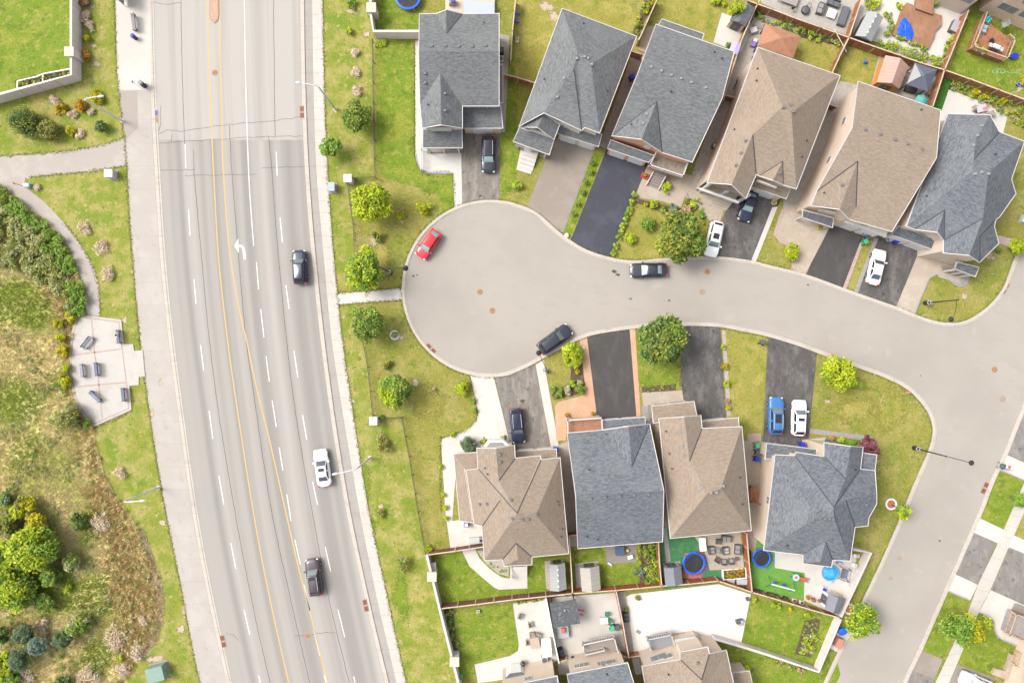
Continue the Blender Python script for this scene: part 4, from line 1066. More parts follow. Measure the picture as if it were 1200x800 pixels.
m=MB();bay=[(565,526),(572,516.5),(590,516),(598,522)];m.prism([(P(x,y,2.7).x,P(x,y,2.7).y)for x,y in bay],0,2.7);build('bay_window',m,PLASTW,h)
m=MB();bay=[(569,525),(574,518.5),(588,518),(593,523)];m.prism([(P(x,y,2.8).x,P(x,y,2.8).y)for x,y in bay],2.7,2.85);build('bay_roof',m,MGREY,h)
steps(h,[(599,661),(617,660),(617,676),(599,677)],5,1.2)
rail(h,[(599,662),(599,676)],.5,.8);rail(h,[(617,661),(617,675)],.5,.8)
h=house('slate blue roofed house with a small porch balcony and salmon paving in front',720,570)
V=dict(a=(665,507.5,E),bl=(706,504,E),ka=(737,499.5,7.2),k=(740,547.5,7.3),b=(761,497,E),r2=(777.5,574.5,8.5),d=(776,634,E),e=(677.5,642,E),r1=(675,581,8.5))
F=[('a','bl','k','b','r2','r1'),('k','ka','bl'),('k','b','ka'),('r1','r2','d','e')]
O=['a','bl','ka','b','r2','d','e','r1']
r=roof(h,'roof',V,F,O,R_BLUE)
valley(r,V,[('k','b')])
vents(r,V,F,[(692,584),(709,582.5),(726,581),(743,579.5),(760,578.5),(741,517),(742,528)]);pipes(r,V,F,[(710,508),(690,550),(700,631),(688,628)])
ins=walls(h,[V[k]for k in O],STUCCO);auto_windows(h,ins)
garage(h,[(756,499,3.9),(707,503,3.9),(706,492.5,3.3),(755.5,489,3.3)],R_BLUE,3,True,STUCCO)
m=MB();m.prism([(P(x,y,2.9).x,P(x,y,2.9).y)for x,y in[(664,491),(705,488.5),(707,504),(666,508)]],2.6,2.85);build('balcony_floor',m,nmat('red_brown_balcony',(0.27,0.14,0.085),[((0.2,0.1,0.06),3,.45,.7,4)],.9),h)
rail(h,[(665,506),(664.5,491.5),(704,488.8),(705,502)],2.85,1.0,gap=.3)
for(x,y)in[(667,493),(702,491)]:
 m=MB();q=P(x,y,2.6);m.box((q.x,q.y,1.3),(.5,.5,2.6));build('porch_post',m,WHITE,h)
h=house('tan roofed house with a stepped front, wedged between two slate blue roofed houses',830,560)
V=dict(a=(772.5,490.5,E),wg=(802,488.5,7.3),b=(821,487,E),v=(822.5,502,E),wk=(808,540,7.4),c=(869,500,E),d=(880,621,E),e=(786,630,E),K1=(830,577,8.8),K2=(845,572,8.8))
F=[('a','wg','wk','K1','e'),('wg','b','v','wk'),('wk','v','c','K2','K1'),('c','d','K2'),('d','e','K1','K2')]
O=['a','wg','b','v','c','d','e']
r=roof(h,'roof',V,F,O,R_TAN)
valley(r,V,[('v','wk')])
vents(r,V,F,[(798,506),(799.5,522.5),(801,533),(823,570),(833,577),(839.5,576.5),(847.5,569)],VENTT);pipes(r,V,F,[(780,505),(784,531),(787,548.5),(867,559),(870,590)])
ins=walls(h,[V[k]for k in O],BRICK_B);auto_windows(h,ins)
garage(h,[(866,503,3.9),(823,506,3.9),(822.5,494,3.3),(865,489.5,3.3)],R_TAN,3,True,BRICK_B)
garage(h,[(817,490,3.8),(766,495,3.8),(764,476,3.1),(813,470.5,3.1)],R_TAN,3,False,BRICK_B)
h=house('slate roofed corner house beside the street, with a blue and a white car in front',960,590)
V=dict(a=(908.7,533,E),t1=(931.5,534,E),t2=(933,530,E),v1=(966,535,E),wa=(966,519,E),wg=(997,523,7.2),wb=(1011,524,E),wc=(1008,549.5,E),k=(991,561,7.4),h=(977,594,8.7),L=(958,606,8.8),R=(977,606,8.8),n1=(1025,551.5,E),n2=(1027,578,6.9),n3=(1027,590,6.4),n4=(1018,606,E),n5=(1016.6,615.5,E),s1=(1001.7,617,E),ek=(991,585,7.6),s2=(996,656.6,E),p2=(975.5,655.5,E),pk=(967.7,634.6,7.0),p1=(941.5,649.5,E),pe=(961,658,6.7),pb1=(941.5,659.4,5.7),pb2=(974,663.6,5.7),e=(895.5,644,E))
F=[('a','L','e'),('a','t1','h','R','L'),('t1','t2','v1','k','h'),('v1','wa','wg','k'),('wg','wb','wc','h','k'),('wc','n1','n2','ek','h'),('ek','n2','n3','n4','n5','s1'),('h','ek','s1','s2','R'),('e','L','R','s2','p2','pk','p1'),('p1','pk','pe','pb1'),('pb1','pe','pb2'),('pk','p2','pb2','pe')]
O=['a','t1','t2','v1','wa','wg','wb','wc','n1','n2','n3','n4','n5','s1','s2','p2','pb2','pb1','p1','e']
r=roof(h,'roof',V,F,O,R_BLUE)
valley(r,V,[('t1','h'),('v1','k'),('wc','h'),('ek','s1'),('pk','p2')],w=.1)
vents(r,V,F,[(990,538),(955.5,600.5),(961,606.5),(966.5,607),(971.5,607.5),(976,608),(1015,591),(964,652)]);pipes(r,V,F,[(1001.5,550),(922,638)])
ins=walls(h,[V[k]for k in O],STUCCO);auto_windows(h,ins)
V2=dict(a=(1010,530.5,5.3),b=(1027,533,5.3),c=(1025,551,5.3),d=(1009,549,5.3));roof(h,'flat_roof',V2,['abcd'],list('abcd'),R_BLUE)
w=[P(*V2[k])for k in 'abcd'];ii=inset([(q.x,q.y)for q in w],.25);m=MB();m.prism(ii,0,5.1);build('lower_wall',m,STUCCO,h,uv='wall')
garage(h,[(956,536,3.9),(897,537,3.9),(899,519.5,3.3),(956.5,526.5,3.3)],R_BLUE,3,True,STUCCO)
m=MB();m.prism([(P(x,y,1).x,P(x,y,1).y)for x,y in[(878,569),(893,573),(892,590),(877,586)]],.9,1.05);build('side_landing',m,DECKR,h)
rail(h,[(878,569),(877,586),(892,590)],1.05,.9,mat=DECKR)
h=house('slate roofed house on the bottom edge, behind the white patio with a wicker dining set',630,830)
V=dict(a=(585,806,E),b=(652.5,792,E),c=(663,850,8.5),d=(590,862,8.5),e=(672,905,E),f=(596,915,E))
roof(h,'roof',V,[('a','b','c','d'),('d','c','e','f')],['a','b','c','e','f','d'],R_BLUE)
ins=walls(h,[V[k]for k in['a','b','c','e','f','d']],STUCCO);auto_windows(h,ins)
V2=dict(a=(597,790,3.6),b=(610,788,3.6),c=(616.5,793,3.0),d=(590,797.5,3.0));
w=[(590,797,3.1),(597,789.5,3.1),(611,787.5,3.1),(617,792.5,3.1)];m=MB();m.prism([(P(*q).x,P(*q).y)for q in w],2.9,3.1);build('bay_roof',m,R_BLUE,h,uv='slope')
m=MB();w=[(591,796,2.9),(598,788.5,2.9),(610.5,786.5,2.9),(616,791.5,2.9)];m.prism([(P(*q).x,P(*q).y)for q in w],0.4,2.9);build('bay_window',m,PLASTW,h)
h=house('slate roofed house on the bottom edge, with a white raised deck and stair',702,820)
V=dict(a=(665,790,E),b=(735.3,776.5,E),c=(752,832,8.5),d=(675,848,8.5),e=(765,890,E),f=(685,905,E))
r=roof(h,'roof',V,[('a','b','c','d'),('d','c','e','f')],['a','b','c','e','f','d'],R_BLUE)
pipes(r,V,[('a','b','c','d')],[(711,789)])
ins=walls(h,[V[k]for k in['a','b','c','e','f','d']],STUCCO)
for j in range(len(ins)):
 a,b=ins[j],ins[(j+1)%len(ins)]
 if b[0]<a[0]-3 and min(a[1],b[1])>-44:
  for t in(.2,.32,.42):window(h,a,b,t,4.2,.8,.9)
  window(h,a,b,.72,3.6,1.1,.9);window(h,a,b,.85,3.6,.6,.8)
m=MB();m.prism([(P(x,y,1.6).x,P(x,y,1.6).y)for x,y in[(683,752),(719,744),(724,762),(688,770)]],1.4,1.6);build('deck',m,GREYC,h)
rail(h,[(683,756),(682,751.5),(718.5,743.5),(723,760)],1.6,1.0,gap=.3)
rail(h,[(685,763),(707,758)],1.6,1.0,gap=.3)
steps(h,[(684,756.5),(684.5,762),(708,757),(707,751)],2,1.5,MGREY)
h=house('tan roofed house on the bottom edge, with a rear deck facing the big white patio',812,815)
V=dict(a=(752.5,780.5,E),w1=(797.5,772.5,E),wa=(797.5,764,E),wb=(829,758,E),wc=(831,766,E),b=(851,762,E),c=(870,850,E),d=(768,865,E),k1=(822,796,7.5),K=(812,820,8.6),K3=(822,817,8.6))
F=[('a','w1','k1','K3','K','d'),('wa','wb','wc','k1','w1'),('wc','b','K3','k1'),('b','c','K3'),('c','d','K','K3')]
O=['a','w1','wa','wb','wc','b','c','d']
r=roof(h,'roof',V,F,O,R_TAN)
valley(r,V,[('w1','k1'),('wc','k1')])
vents(r,V,F,[(817.5,776)]);pipes(r,V,F,[(783,789)])
ins=walls(h,[V[k]for k in O],STUCCO)
for j in range(len(ins)):
 a,b=ins[j],ins[(j+1)%len(ins)]
 if b[0]<a[0]-3 and min(a[1],b[1])>-44:
  window(h,a,b,.3,4.0,1.1,1.0);window(h,a,b,.55,3.5,2.0,1.3)
V2=dict(a=(859,788,3.2),b=(878,786,3.2),c=(884,812,3.2),d=(862,812,3.2));roof(h,'lower_roof',V2,['abcd'],list('abcd'),R_TAN)
w=[P(*V2[k])for k in 'abcd'];m=MB();m.prism(inset([(q.x,q.y)for q in w],.2),0,3.05);build('lower_wall',m,STUCCO,h,uv='wall')
m=MB();m.prism([(P(x,y,1.6).x,P(x,y,1.6).y)for x,y in[(757,746),(785,740),(790,756),(762,762)]],1.4,1.6);build('deck',m,MGREY,h)
rail(h,[(761,758),(757.5,745.5),(785,740),(789,754)],1.6,1.0,gap=.3,mat=LGREY)
m=MB();m.prism([(P(x,y,2.4).x,P(x,y,2.4).y)for x,y in[(790,749),(814,745),(824,757),(797,762)]],2.35,2.42);build('glass_canopy',m,nmat('frosted_panel',(0.36,0.38,0.37),[],.25),h)
m=MB();m.prism([(P(x,y,.5).x,P(x,y,.5).y)for x,y in[(787,744),(813,740),(815,748),(790,752)]],0,.45);build('step_block',m,TANC,h)
rail(h,[(815,741),(825,750),(836,749)],.6,.9,mat=LGREY)
h=house('tan timber porch corner of a house by the right edge, behind the white walk',1215,765)
m=MB();m.prism([(P(x,y,0).x,P(x,y,0).y)for x,y in[(1205,715),(1330,770),(1300,860),(1175,805)]],0,5.9);build('wall',m,STUCCO,h,uv='wall')
V=dict(a=(1228,720,E),b=(1370,782,E),c=(1340,880,E),d=(1195,818,E),K1=(1262,775,8.8),K2=(1300,820,8.8));roof(h,'roof',V,[('a','b','K2','K1'),('b','c','K2'),('c','d','K1','K2'),('d','a','K1')],list('abcd'),R_TAN)
m=MB();m.prism([(P(x,y,1).x,P(x,y,1).y)for x,y in[(1186,716),(1215,730),(1205,752),(1178,740)]],0,.8);build('porch_floor',m,GREYP,h)
rail(h,[(1212,727),(1185,716),(1177,740),(1204,752)],.8,1.0,mat=WOODP,gap=.5)
steps(h,[(1189,706),(1206,713),(1200,722),(1184,715)],4,.8,GREYC)
m=MB();m.prism([(P(x,y,1).x,P(x,y,1).y)for x,y in[(1188,768),(1215,780),(1205,806),(1166,792),(1170,785),(1182,788)]],0,.5);build('porch_floor',m,TANC,h)
rail(h,[(1189,762),(1184,775),(1204,786)],.5,1.0,mat=WOODP,gap=.5)
h=house('tan brick house at the top right corner, rising behind the timber deck',1200,-10)
fp=[(P(x,y,0).x,P(x,y,0).y)for x,y in[(1147,12),(1225,46),(1262,-62),(1180,-96)]]
m=MB();m.prism(fp,0,5.9);build('wall',m,BRICK_T,h,uv='wall')
V=dict(a=(1178,-12,E),b=(1272,26,E),c=(1310,-98,E),d=(1212,-140,E),K1=(1238,-40,8.6),K2=(1258,-85,8.6));roof(h,'roof',V,[('a','b','K1'),('b','c','K2','K1'),('c','d','K2'),('d','a','K1','K2')],list('abcd'),R_TAN)
a,b=P(1147,12,0).xy,P(1225,46,0).xy
for t,z,w_,h_ in[(.24,2.6,2.2,1.3),(.52,2.8,2.0,1.2),(.36,5.0,1.4,.9),(.72,4.6,1.4,1.0)]:window(h,a,b,t,z,w_,h_)
h=house('beige house end above the stone patio with the brown deck, at the top edge',1120,-10)
m=MB();m.prism([(P(x,y,0).x,P(x,y,0).y)for x,y in[(1090,4),(1124,16.5),(1148,-2),(1165,-60),(1120,-80)]],0,5.9);build('wall',m,BRICK_B,h,uv='wall')
V=dict(a=(1118,-26,E),b=(1156,-12,E),c=(1200,-90,E),d=(1160,-115,E),K=(1160,-60,8.4));roof(h,'roof',V,[('a','b','K'),('b','c','K'),('c','d','K'),('d','a','K')],list('abcd'),R_TAN)
a,b=P(1090,4,0).xy,P(1124,16.5,0).xy
window(h,a,b,.75,3.2,1.3,.9)
def paint(name,c,rough=0.3):
 return nmat('car_paint_'+name,c,[],rough,coat=0.35,spec=0.4)
PT=dict(white=paint('white',(0.72,0.72,0.72)),red=paint('red',(0.50,0.022,0.03)),black=paint('black',(0.01,0.011,0.015)),navy=paint('navy',(0.016,0.02,0.045)),blue=paint('blue',(0.035,0.13,0.32)),maroon=paint('maroon',(0.05,0.033,0.042)),slate=paint('slate',(0.022,0.025,0.036)),silver=paint('silver',(0.45,0.46,0.48)))
def car(name,label,cat_,px,py,d,L,W,H,kind,col,sun=None,rails=False,glass=None,group=None):
 q=P(px,py,.8)
 t=thing(name,label,cat_,(q.x,q.y,0.02),ang(*d),group)
 p=PT[col];gl=glass or CARGLASS
 suv=kind=='suv'
 zb=.60*H if suv else .63*H
 fr=dict(suv=(.27,.405,.86,.965),sedan=(.30,.44,.71,.86),hatch=(.25,.41,.80,.95))[kind]
 n=21;mb=MB();R=0
 ring=None
 for i in range(n):
  s=i/(n-1);x=L/2-s*L
  e=max(0,(abs(2*s-1)-.72)/.28)
  w=W/2*(1-.24*e**2.2)
  zt=zb
  if s<fr[0]:u=s/fr[0];zt=zb*(.80+.20*u**.7)
  elif s>fr[3]and not suv:u=(1-s)/(1-fr[3]);zt=zb*(.93+.07*u)
  if i in(0,n-1):w*=.93;zt-=.07
  zl=.24+(.12 if i in(0,n-1)else 0)
  sec=[(-.9*w,zl),(-w,zl+.16),(-w*1.0,zt*.62),(-w*.96,zt-.08),(-w*.84,zt),(-w*.4,zt+.02),(0,zt+.028),(w*.4,zt+.02),(w*.84,zt),(w*.96,zt-.08),(w,zt*.62),(w,zl+.16),(.9*w,zl)]
  m=len(sec)
  mb.v+=[(x,a,b)for a,b in sec]
  if i:
   o0=(i-1)*m;o1=i*m
   for k in range(m):
    mb.f.append((o0+k,o0+(k+1)%m,o1+(k+1)%m,o1+k))
 mb.f.append(tuple(range(m)));mb.f.append(tuple(range((n-1)*m+m-1,(n-1)*m-1,-1)))
 build('body',mb,p,t,world=False,smooth=True,sharp=radians(55))
 X=[L/2-f*L for f in fr]
 wb,wt=W*.42,W*.335
 cb=MB()
 z0,z1=zb-.03,H
 NU=5
 base=[(X[0],-wb*.95),(X[3],-wb*.88),(X[3],wb*.88),(X[0],wb*.95)]
 topq=[(X[1],-wt),(X[2],-wt*.96),(X[2],wt*.96),(X[1],wt)]
 cb.v=[(a,b,z0)for a,b in base]
 cb.v+=[(a,b,z1-.05)for a,b in topq]
 cb.v+=[(X[1]-.12,-wt*.8,z1),(X[2]+.1,-wt*.78,z1),(X[2]+.1,wt*.78,z1),(X[1]-.12,wt*.8,z1)]
 cb.f=[(3,2,1,0),(8,9,10,11)]
 for r0,r1 in((0,4),(4,8)):
  for k in range(4):cb.f.append((r0+k,r0+(k+1)%4,r1+(k+1)%4,r1+k))
 for i,f in enumerate(cb.f):
  pts=[Vector(cb.v[j])for j in f];nn=(pts[1]-pts[0]).cross(pts[2]-pts[1]);c=sum(pts,Vector())/len(pts)-Vector(((X[0]+X[3])/2,0,(z0+z1)/2))
  if nn.dot(c)<0:cb.f[i]=f[::-1]
 build('cabin',cb,p,t,world=False,smooth=True,bevel=.05,sharp=radians(60))
 def pane(nm,q4,ins_=.08,off=.02,mat=gl):
  a,b,c,d_=[Vector(v)for v in q4]
  ctr=(a+b+c+d_)/4
  nn=(b-a).cross(d_-a).normalized()
  if nn.dot(ctr-Vector(((X[0]+X[3])/2,0,z0-.3)))<0:nn=-nn
  def ip(u,v):return(a*(1-u)+b*u)*(1-v)+(d_*(1-u)+c*u)*v
  m_=MB();k=5;bulge=.05
  for i in range(k+1):
   for j in range(k+1):
    u=ins_+(1-2*ins_)*i/k;v=ins_+(1-2*ins_)*j/k
    m_.v.append(tuple(ip(u,v)+nn*(off+(bulge if nm in('windshield','rear_window')else .01)*(1-(2*u-1)**2)*(1-(2*v-1)**2))))
  for i in range(k):
   for j in range(k):
    m_.f.append((i*(k+1)+j,(i+1)*(k+1)+j,(i+1)*(k+1)+j+1,i*(k+1)+j+1))
  build(nm,m_,mat,t,world=False,smooth=True)
 B=[Vector((a,b,z0))for a,b in base];T=[Vector((a,b,z1-.05))for a,b in topq]
 pane('windshield',(B[0],B[3],T[3],T[0]),.055,.02)
 pane('rear_window',(B[1],B[2],T[2],T[1]),.09,.02,DARKGLASS if suv else gl)
 for(b0,b1,t1,t0)in((B[0],B[1],T[1],T[0]),(B[3],B[2],T[2],T[3])):
  mb_=(b0+b1)/2;mt=(t0+t1)/2
  pane('side_window',(b0,mb_,mt,t0),.09,.018,DARKGLASS);pane('side_window',(mb_,b1,t1,mt),.09,.018,DARKGLASS)
 if sun:
  m_=MB();x0=X[1]-sun[0]*L;m_.box((x0-sun[1]*L/2,0,z1+.004),(sun[1]*L,wt*1.25,.02));build('sunroof',m_,DARKGLASS,t,world=False)
 if rails:
  for s in(-1,1):
   m_=MB();m_.path([(X[1]-.2,s*wt*.86,z1),(X[1]-.35,s*wt*.88,z1+.05),(X[2]+.3,s*wt*.86,z1+.05),(X[2]+.12,s*wt*.84,z1)],.035);build('roof_rail',m_,LGREY,t,world=False)
 for sx in(.305,-.29):
  for s in(-1,1):
   m_=MB();m_.tube((sx*L,s*(W/2-.2),.34),(sx*L,s*(W/2+.012),.34),.34,.34,18);wo=build('wheel',m_,TYRE,t,world=False)
   m_=MB();m_.tube((sx*L,s*(W/2-.02),.34),(sx*L,s*(W/2+.022),.34),.21,.19,12);build('rim',m_,RIM,wo,world=False)
 for s in(-1,1):
  m_=MB();m_.ball((L/2-.16,s*W*.36,zb*.72),.17,10,6,(1,1,.5));build('headlight',m_,LAMP_W,t,world=False,smooth=True)
  m_=MB();m_.box((-L/2+.07,s*W*.38,zb*.86),(.16,.3,.16));build('tail_light',m_,LAMP_R,t,world=False)
  m_=MB();m_.box((X[0]-.18,s*(W/2+.07),zb+.08),(.16,.2,.14));build('mirror',m_,p,t,world=False)
 return t
car('suv','dark navy hatch backed suv driving up the right lane of the main road','car',351,313,(-1.5,-35),4.35,1.82,1.62,'suv','navy')
car('sedan','white sedan with small sunroof driving on the main road beside a street lamp','car',377.5,548,(-6,-42),4.75,1.84,1.46,'sedan','white',(.05,.09),glass=nmat('dusky_car_glass',(0.055,0.062,0.085),[],.05,spec=.7))
car('suv','dark maroon suv with ribbed roof driving at the bottom of the main road','car',368,676,(-6,-42),4.7,1.88,1.72,'suv','maroon',(.03,.10),True)
car('sedan','red compact car parked against the upper left kerb of the round court','car',502,286,(-16,23),3.95,1.74,1.5,'hatch','red',glass=nmat('aqua_car_glass',(0.17,0.3,0.31),[],.05,spec=.7))
car('suv','black suv parked across the lower kerb where the court meets the street','car',650,397.5,(34,-25),4.75,1.86,1.66,'suv','slate')
car('sedan','black sedan parked at the upper kerb, half under a leafy maple','car',760,316.5,(-41,1.2),4.7,1.84,1.46,'sedan','slate',glass=nmat('pale_car_glass',(0.3,0.34,0.33),[],.05,spec=.7))
car('suv','dark suv with pale roof rails parked on the worn drive by the lush lawn','car',572.5,181,(-.5,36),4.6,1.86,1.7,'suv','slate',None,True,glass=nmat('mint_car_glass',(0.2,0.3,0.28),[],.05,spec=.7))
car('suv','black suv nosed toward the garage of the tan corner house by the main road','car',606.5,498.5,(3.5,37),4.4,1.82,1.68,'suv','navy',None,True)
car('suv','white suv with sunroof parked at the foot of a black drive by the maple','car',837,280,(-8,35),4.55,1.84,1.62,'suv','white',(.07,.16))
car('sedan','dark blue car tucked in close to the gabled porch of the tan house','car',877,240,(-10,33),4.3,1.8,1.47,'sedan','navy',glass=nmat('mint_car_glass',(0.2,0.3,0.28),[],.05,spec=.7))
car('sedan','white sedan alone on the black drive beside the corner house with a bay','car',1027.5,313,(9,-38),4.55,1.8,1.46,'sedan','white',glass=nmat('dusky_car_glass',(0.055,0.062,0.085),[],.05,spec=.7))
car('suv','bright blue suv with large glass roof, parked next to a white suv','car',909.5,487,(.8,-42),4.75,1.9,1.7,'suv','blue',(.03,.24),True)
car('suv','white suv parked on the drive next to the bright blue suv','car',936.5,489.5,(1.5,-40),4.55,1.86,1.62,'suv','white',(.08,.09))
car('sedan','silver white car cut off by the bottom edge, on a pale drive','car',1145,800,(-40,-16),4.6,1.82,1.46,'sedan','silver')
def cobra(label,base,toppx,headpx,h=8.4):
 b=P(*base,0);tp=P(*toppx,h)
 t=thing('street_lamp',label,'street lamp',tuple(b),0,'galvanised lamps along the main road')
 tp=Vector((b.x,b.y,h))
 hd=P(*headpx,h+.35)
 m=MB();m.tube((b.x,b.y,0),(b.x,b.y,h),.14,.085,10);build('pole',m,GALV,t,smooth=True)
 m=MB();m.lathe([(.26,0),(.26,.05),(.17,.12),(.17,.3)],tuple(b),10);build('base',m,GALV,t)
 d=(hd-tp);m=MB();pts=[tp,tp+Vector((d.x*.15,d.y*.15,.25)),tp+Vector((d.x*.5,d.y*.5,.38)),hd];m.path(pts,.055,7);build('arm',m,GALV,t,smooth=True)
 dv=Vector((d.x,d.y,0)).normalized();m=MB()
 m.ball((0,0,0),.42,12,7);a=atan2(dv.y,dv.x)
 m.v=[(hd.x+x*1.05*cos(a)-y*.42*sin(a),hd.y+x*1.05*sin(a)+y*.42*cos(a),hd.z+z*.3)for x,y,z in m.v];build('lamp_head',m,LGREY,t,smooth=True)
cobra('grey cobra head lamp beside a leafy tree at the upper end of the main road',(393,128),(374,99),(350,97))
cobra('grey cobra head lamp reaching toward the white sedan on the main road',(434,536),(423,547),(393,555))
cobra('grey cobra head lamp on the verge behind the grassy corner by the trail junction',(143.5,142),(97,117),(118,113))
cobra('grey cobra head lamp on the verge below the plaza with benches',(186,571),(146,588),(167,586.5))
def post_lamp(label,base,headpx,h=7.0):
 b=P(*base,0);hd=P(*headpx,h+.1)
 t=thing('street_lamp',label,'street lamp',tuple(b),0,'black decorative lamps on the side streets')
 m=MB();m.lathe([(.30,0),(.30,.25),(.26,.35),(.26,1.0),(.19,1.1),(.17,1.5),(.11,1.6)],tuple(b),10);build('base',m,BLACK,t,smooth=True)
 m=MB();m.lathe([(.275,.98),(.285,1.0),(.285,1.06),(.275,1.08)],tuple(b),10);build('collar',m,LGREY,t)
 m=MB();m.lathe([(.2,1.5),(.2,1.56)],tuple(b),10);build('collar',m,LGREY,t)
 m=MB();m.tube((b.x,b.y,1.5),(b.x,b.y,h),.10,.06,8);m.ball((b.x,b.y,h+.05),.12,8,6);build('pole',m,BLACK,t,smooth=True)
 tp=Vector((b.x,b.y,h-.35));d=hd-tp
 m=MB();m.path([tp,tp+Vector((d.x*.3,d.y*.3,.42)),tp+Vector((d.x*.7,d.y*.7,.6)),hd],.04,6);build('arm',m,BLACK,t)
 m=MB();m.lathe([(.30,-.32),(.33,-.25),(.2,-.02),(.07,.08),(.04,.2)],tuple(hd),12);build('lamp_head',m,BLACK,t,smooth=True)
 m=MB();m.lathe([(.24,-.40),(.27,-.33)],tuple(hd),12);build('lens',m,LAMP_W,t)
post_lamp('black lamp leaning its head over the lawn by the corner house driveway',(1084,355),(1116,374))
post_lamp('black lamp whose long arm reaches over the street by the round red mulch ring',(1071,524.5),(1140,542.5))
post_lamp('black lamp by the round court, arm reaching out from behind a bright tree',(457.5,319.5),(475,314))
post_lamp('black lamp by the black suv at the lower kerb of the court',(639,434),(631.5,413.5))
def manhole(label,x,y,r=.33,mat=None):
 b=P(x,y,.016);t=thing('manhole_cover',label,'manhole cover',tuple(b),0,'manhole covers in the roads')
 m=MB();m.lathe([(r+.1,0),(r+.1,.006)],tuple(b),18);build('frame',m,nmat('manhole_frame',(0.30,0.2,0.13),[],.9),t)
 m=MB();m.lathe([(r,.004),(r,.010)],tuple(b),18);build('cover',m,mat or nmat('rusty_iron',(0.22,0.115,0.065),[((0.3,0.19,0.12),4,.45,.7,4)],.8),t)
GI=nmat('grey_iron',(0.21,0.18,0.15),[((0.27,0.23,0.19),4,.45,.7,4)],.8)
manhole('rusty manhole cover in the middle of the round court',562.5,342)
manhole('rusty manhole cover in the court, just below and right of another',577,364)
manhole('rusty manhole cover in the street right of the black sedan',829,318.5)
manhole('grey manhole cover in the street midway across from the big maple',823,342,mat=GI)
manhole('rusty manhole cover at the wide street junction on the right',1165.5,433)
manhole('grey manhole cover below the rusty one at the wide street junction',1175,467.5,mat=GI)
manhole('rusty manhole cover between the yellow lines below the red median',252,85.5)
manhole('small rusty manhole cover on the tar crack near the bottom of the main road',361,744.5)
manhole('small grey manhole cover near the street kerb across from the swing set yard',1054,654,.2,GI)
manhole('tiny dark cover in the street beside the long corner lawn wall',1044,677,.16,GI)
def drain(label,x,y,a,mats=None):
 b=P(x,y,.02);t=thing('storm_drain',label,'storm drain',tuple(b),a,'storm drains along the kerbs')
 RU=nmat('rust_grate',(0.25,0.085,0.045),[((0.16,0.06,0.035),5,.45,.7,3)],.8)
 m=MB();m.box((0,0,.004),(.66,1.66,.012));build('apron',m,KERB,t,world=False)
 for i,s in enumerate((-.42,.42)):
  m=MB();m.box((0,s,.016),(.52,.62,.012));g=build('grate',m,(mats or(RU,RU))[i],t,world=False)
  m=MB()
  for k in range(4):m.box((0,s-.2+k*.135,.024),(.4,.05,.006))
  build('slot',m,BLACK,g,world=False)
RUG=nmat('pale_grate',(0.36,0.2,0.1),[],.8);BLG=nmat('blue_grate',(0.06,0.08,0.32),[],.6)
drain('storm drain with one blue grate at the left kerb of the main road',182.5,136.5,.03,(RUG,BLG))
drain('double rust coloured storm drain at the right kerb, upper main road',354,131.5,.03)
drain('double rust coloured storm drain at the left kerb, lower main road',261.5,751,.22)
drain('double rust coloured storm drain at the right kerb, lower main road',428.5,709,.22)
drain('storm drain at the lower left kerb of the round court',505,408.5,radians(45))
drain('small storm drain at the right kerb of the street near a mailbox lawn',1154,571.5,radians(-25))
drain('pale storm drain at the curved kerb by the corner house with a bay',1178.5,338,radians(-30),(GI,RUG))
def cabinet(name,label,cat_,px,py,s,rot,body,lid=None,feet=True):
 b=P(px,py,0);t=thing(name,label,cat_,tuple(b),rot)
 m=MB();m.box((0,0,.05),(s[0]+.3,s[1]+.3,.1));build('pad',m,KERB,t,world=False)
 m=MB();m.box((0,0,.1+s[2]/2),s);build('box',m,body,t,world=False,bevel=.03)
 m=MB();m.box((0,0,.1+s[2]+.03),(s[0]+.08,s[1]+.08,.07));build('lid',m,lid or body,t,world=False,bevel=.02)
 m=MB();m.box((s[0]/2+.01,0,.1+s[2]*.55),(.03,.05,s[2]*.3));build('handle',m,BLACK,t,world=False)
 return t
cabinet('transformer_box','green electrical transformer box on the grass by the meadow','utility box',188,784,(2.1,1.75,1.4),radians(14),GREENBOX)
cabinet('utility_cabinet','white utility cabinet on the grass between trail and wide sidewalk','utility box',133,205.5,(1.0,.95,1.1),0,WHITE)
cabinet('utility_cabinet','grey blue utility cabinet on the verge beside the white pillar of the thin fence','utility box',391,221,(.75,1.05,1.1),0,LGREY,nmat('blue_grey_lid',(0.27,0.31,0.36),[],.5))
cabinet('utility_cabinet','pale green service box on the lawn right of the corner house','utility box',1199,258,(.9,.9,.6),radians(-20),nmat('pale_mint_box',(0.33,0.43,0.37),[],.6))
cabinet('utility_cabinet','low red brown cabinet beside a blue bin at the pavement gap','utility box',980,750,(.75,1.15,.9),radians(-25),nmat('red_brown_box',(0.36,0.16,0.11),[],.6))
def bench(label,px,py,d,back=True,mat=None,L=1.75):
 b=P(px,py,.1);t=thing('bench',label,'bench',(b.x,b.y,.1),ang(*d),'benches')
 m_=mat or nmat('blue_bench',(0.07,0.085,0.17),[],.5)
 m=MB()
 for k in range(4):m.box((0,-.18+k*.13,.45),(L,.1,.035))
 build('seat',m,m_,t,world=False)
 if back:
  m=MB()
  for k in range(3):m.box((0,.3+.03*k,.6+k*.13),(L,.035,.1))
  build('backrest',m,m_,t,world=False)
 for s in(-1,1):
  m=MB();m.box((s*(L/2-.12),0,.22),(.06,.5,.44));
  if back:m.box((s*(L/2-.12),.34,.6),(.05,.05,.7))
  build('leg',m,BLACK,t,world=False)
  m=MB();m.box((s*(L/2-.03),0,.66),(.06,.5,.05));build('armrest',m,m_,t,world=False)
GB=nmat('grey_bench',(0.2,0.21,0.25),[],.5)
bench('grey bench set at a slant in the upper part of the plaza',105.5,402,(10,-13),True,GB)
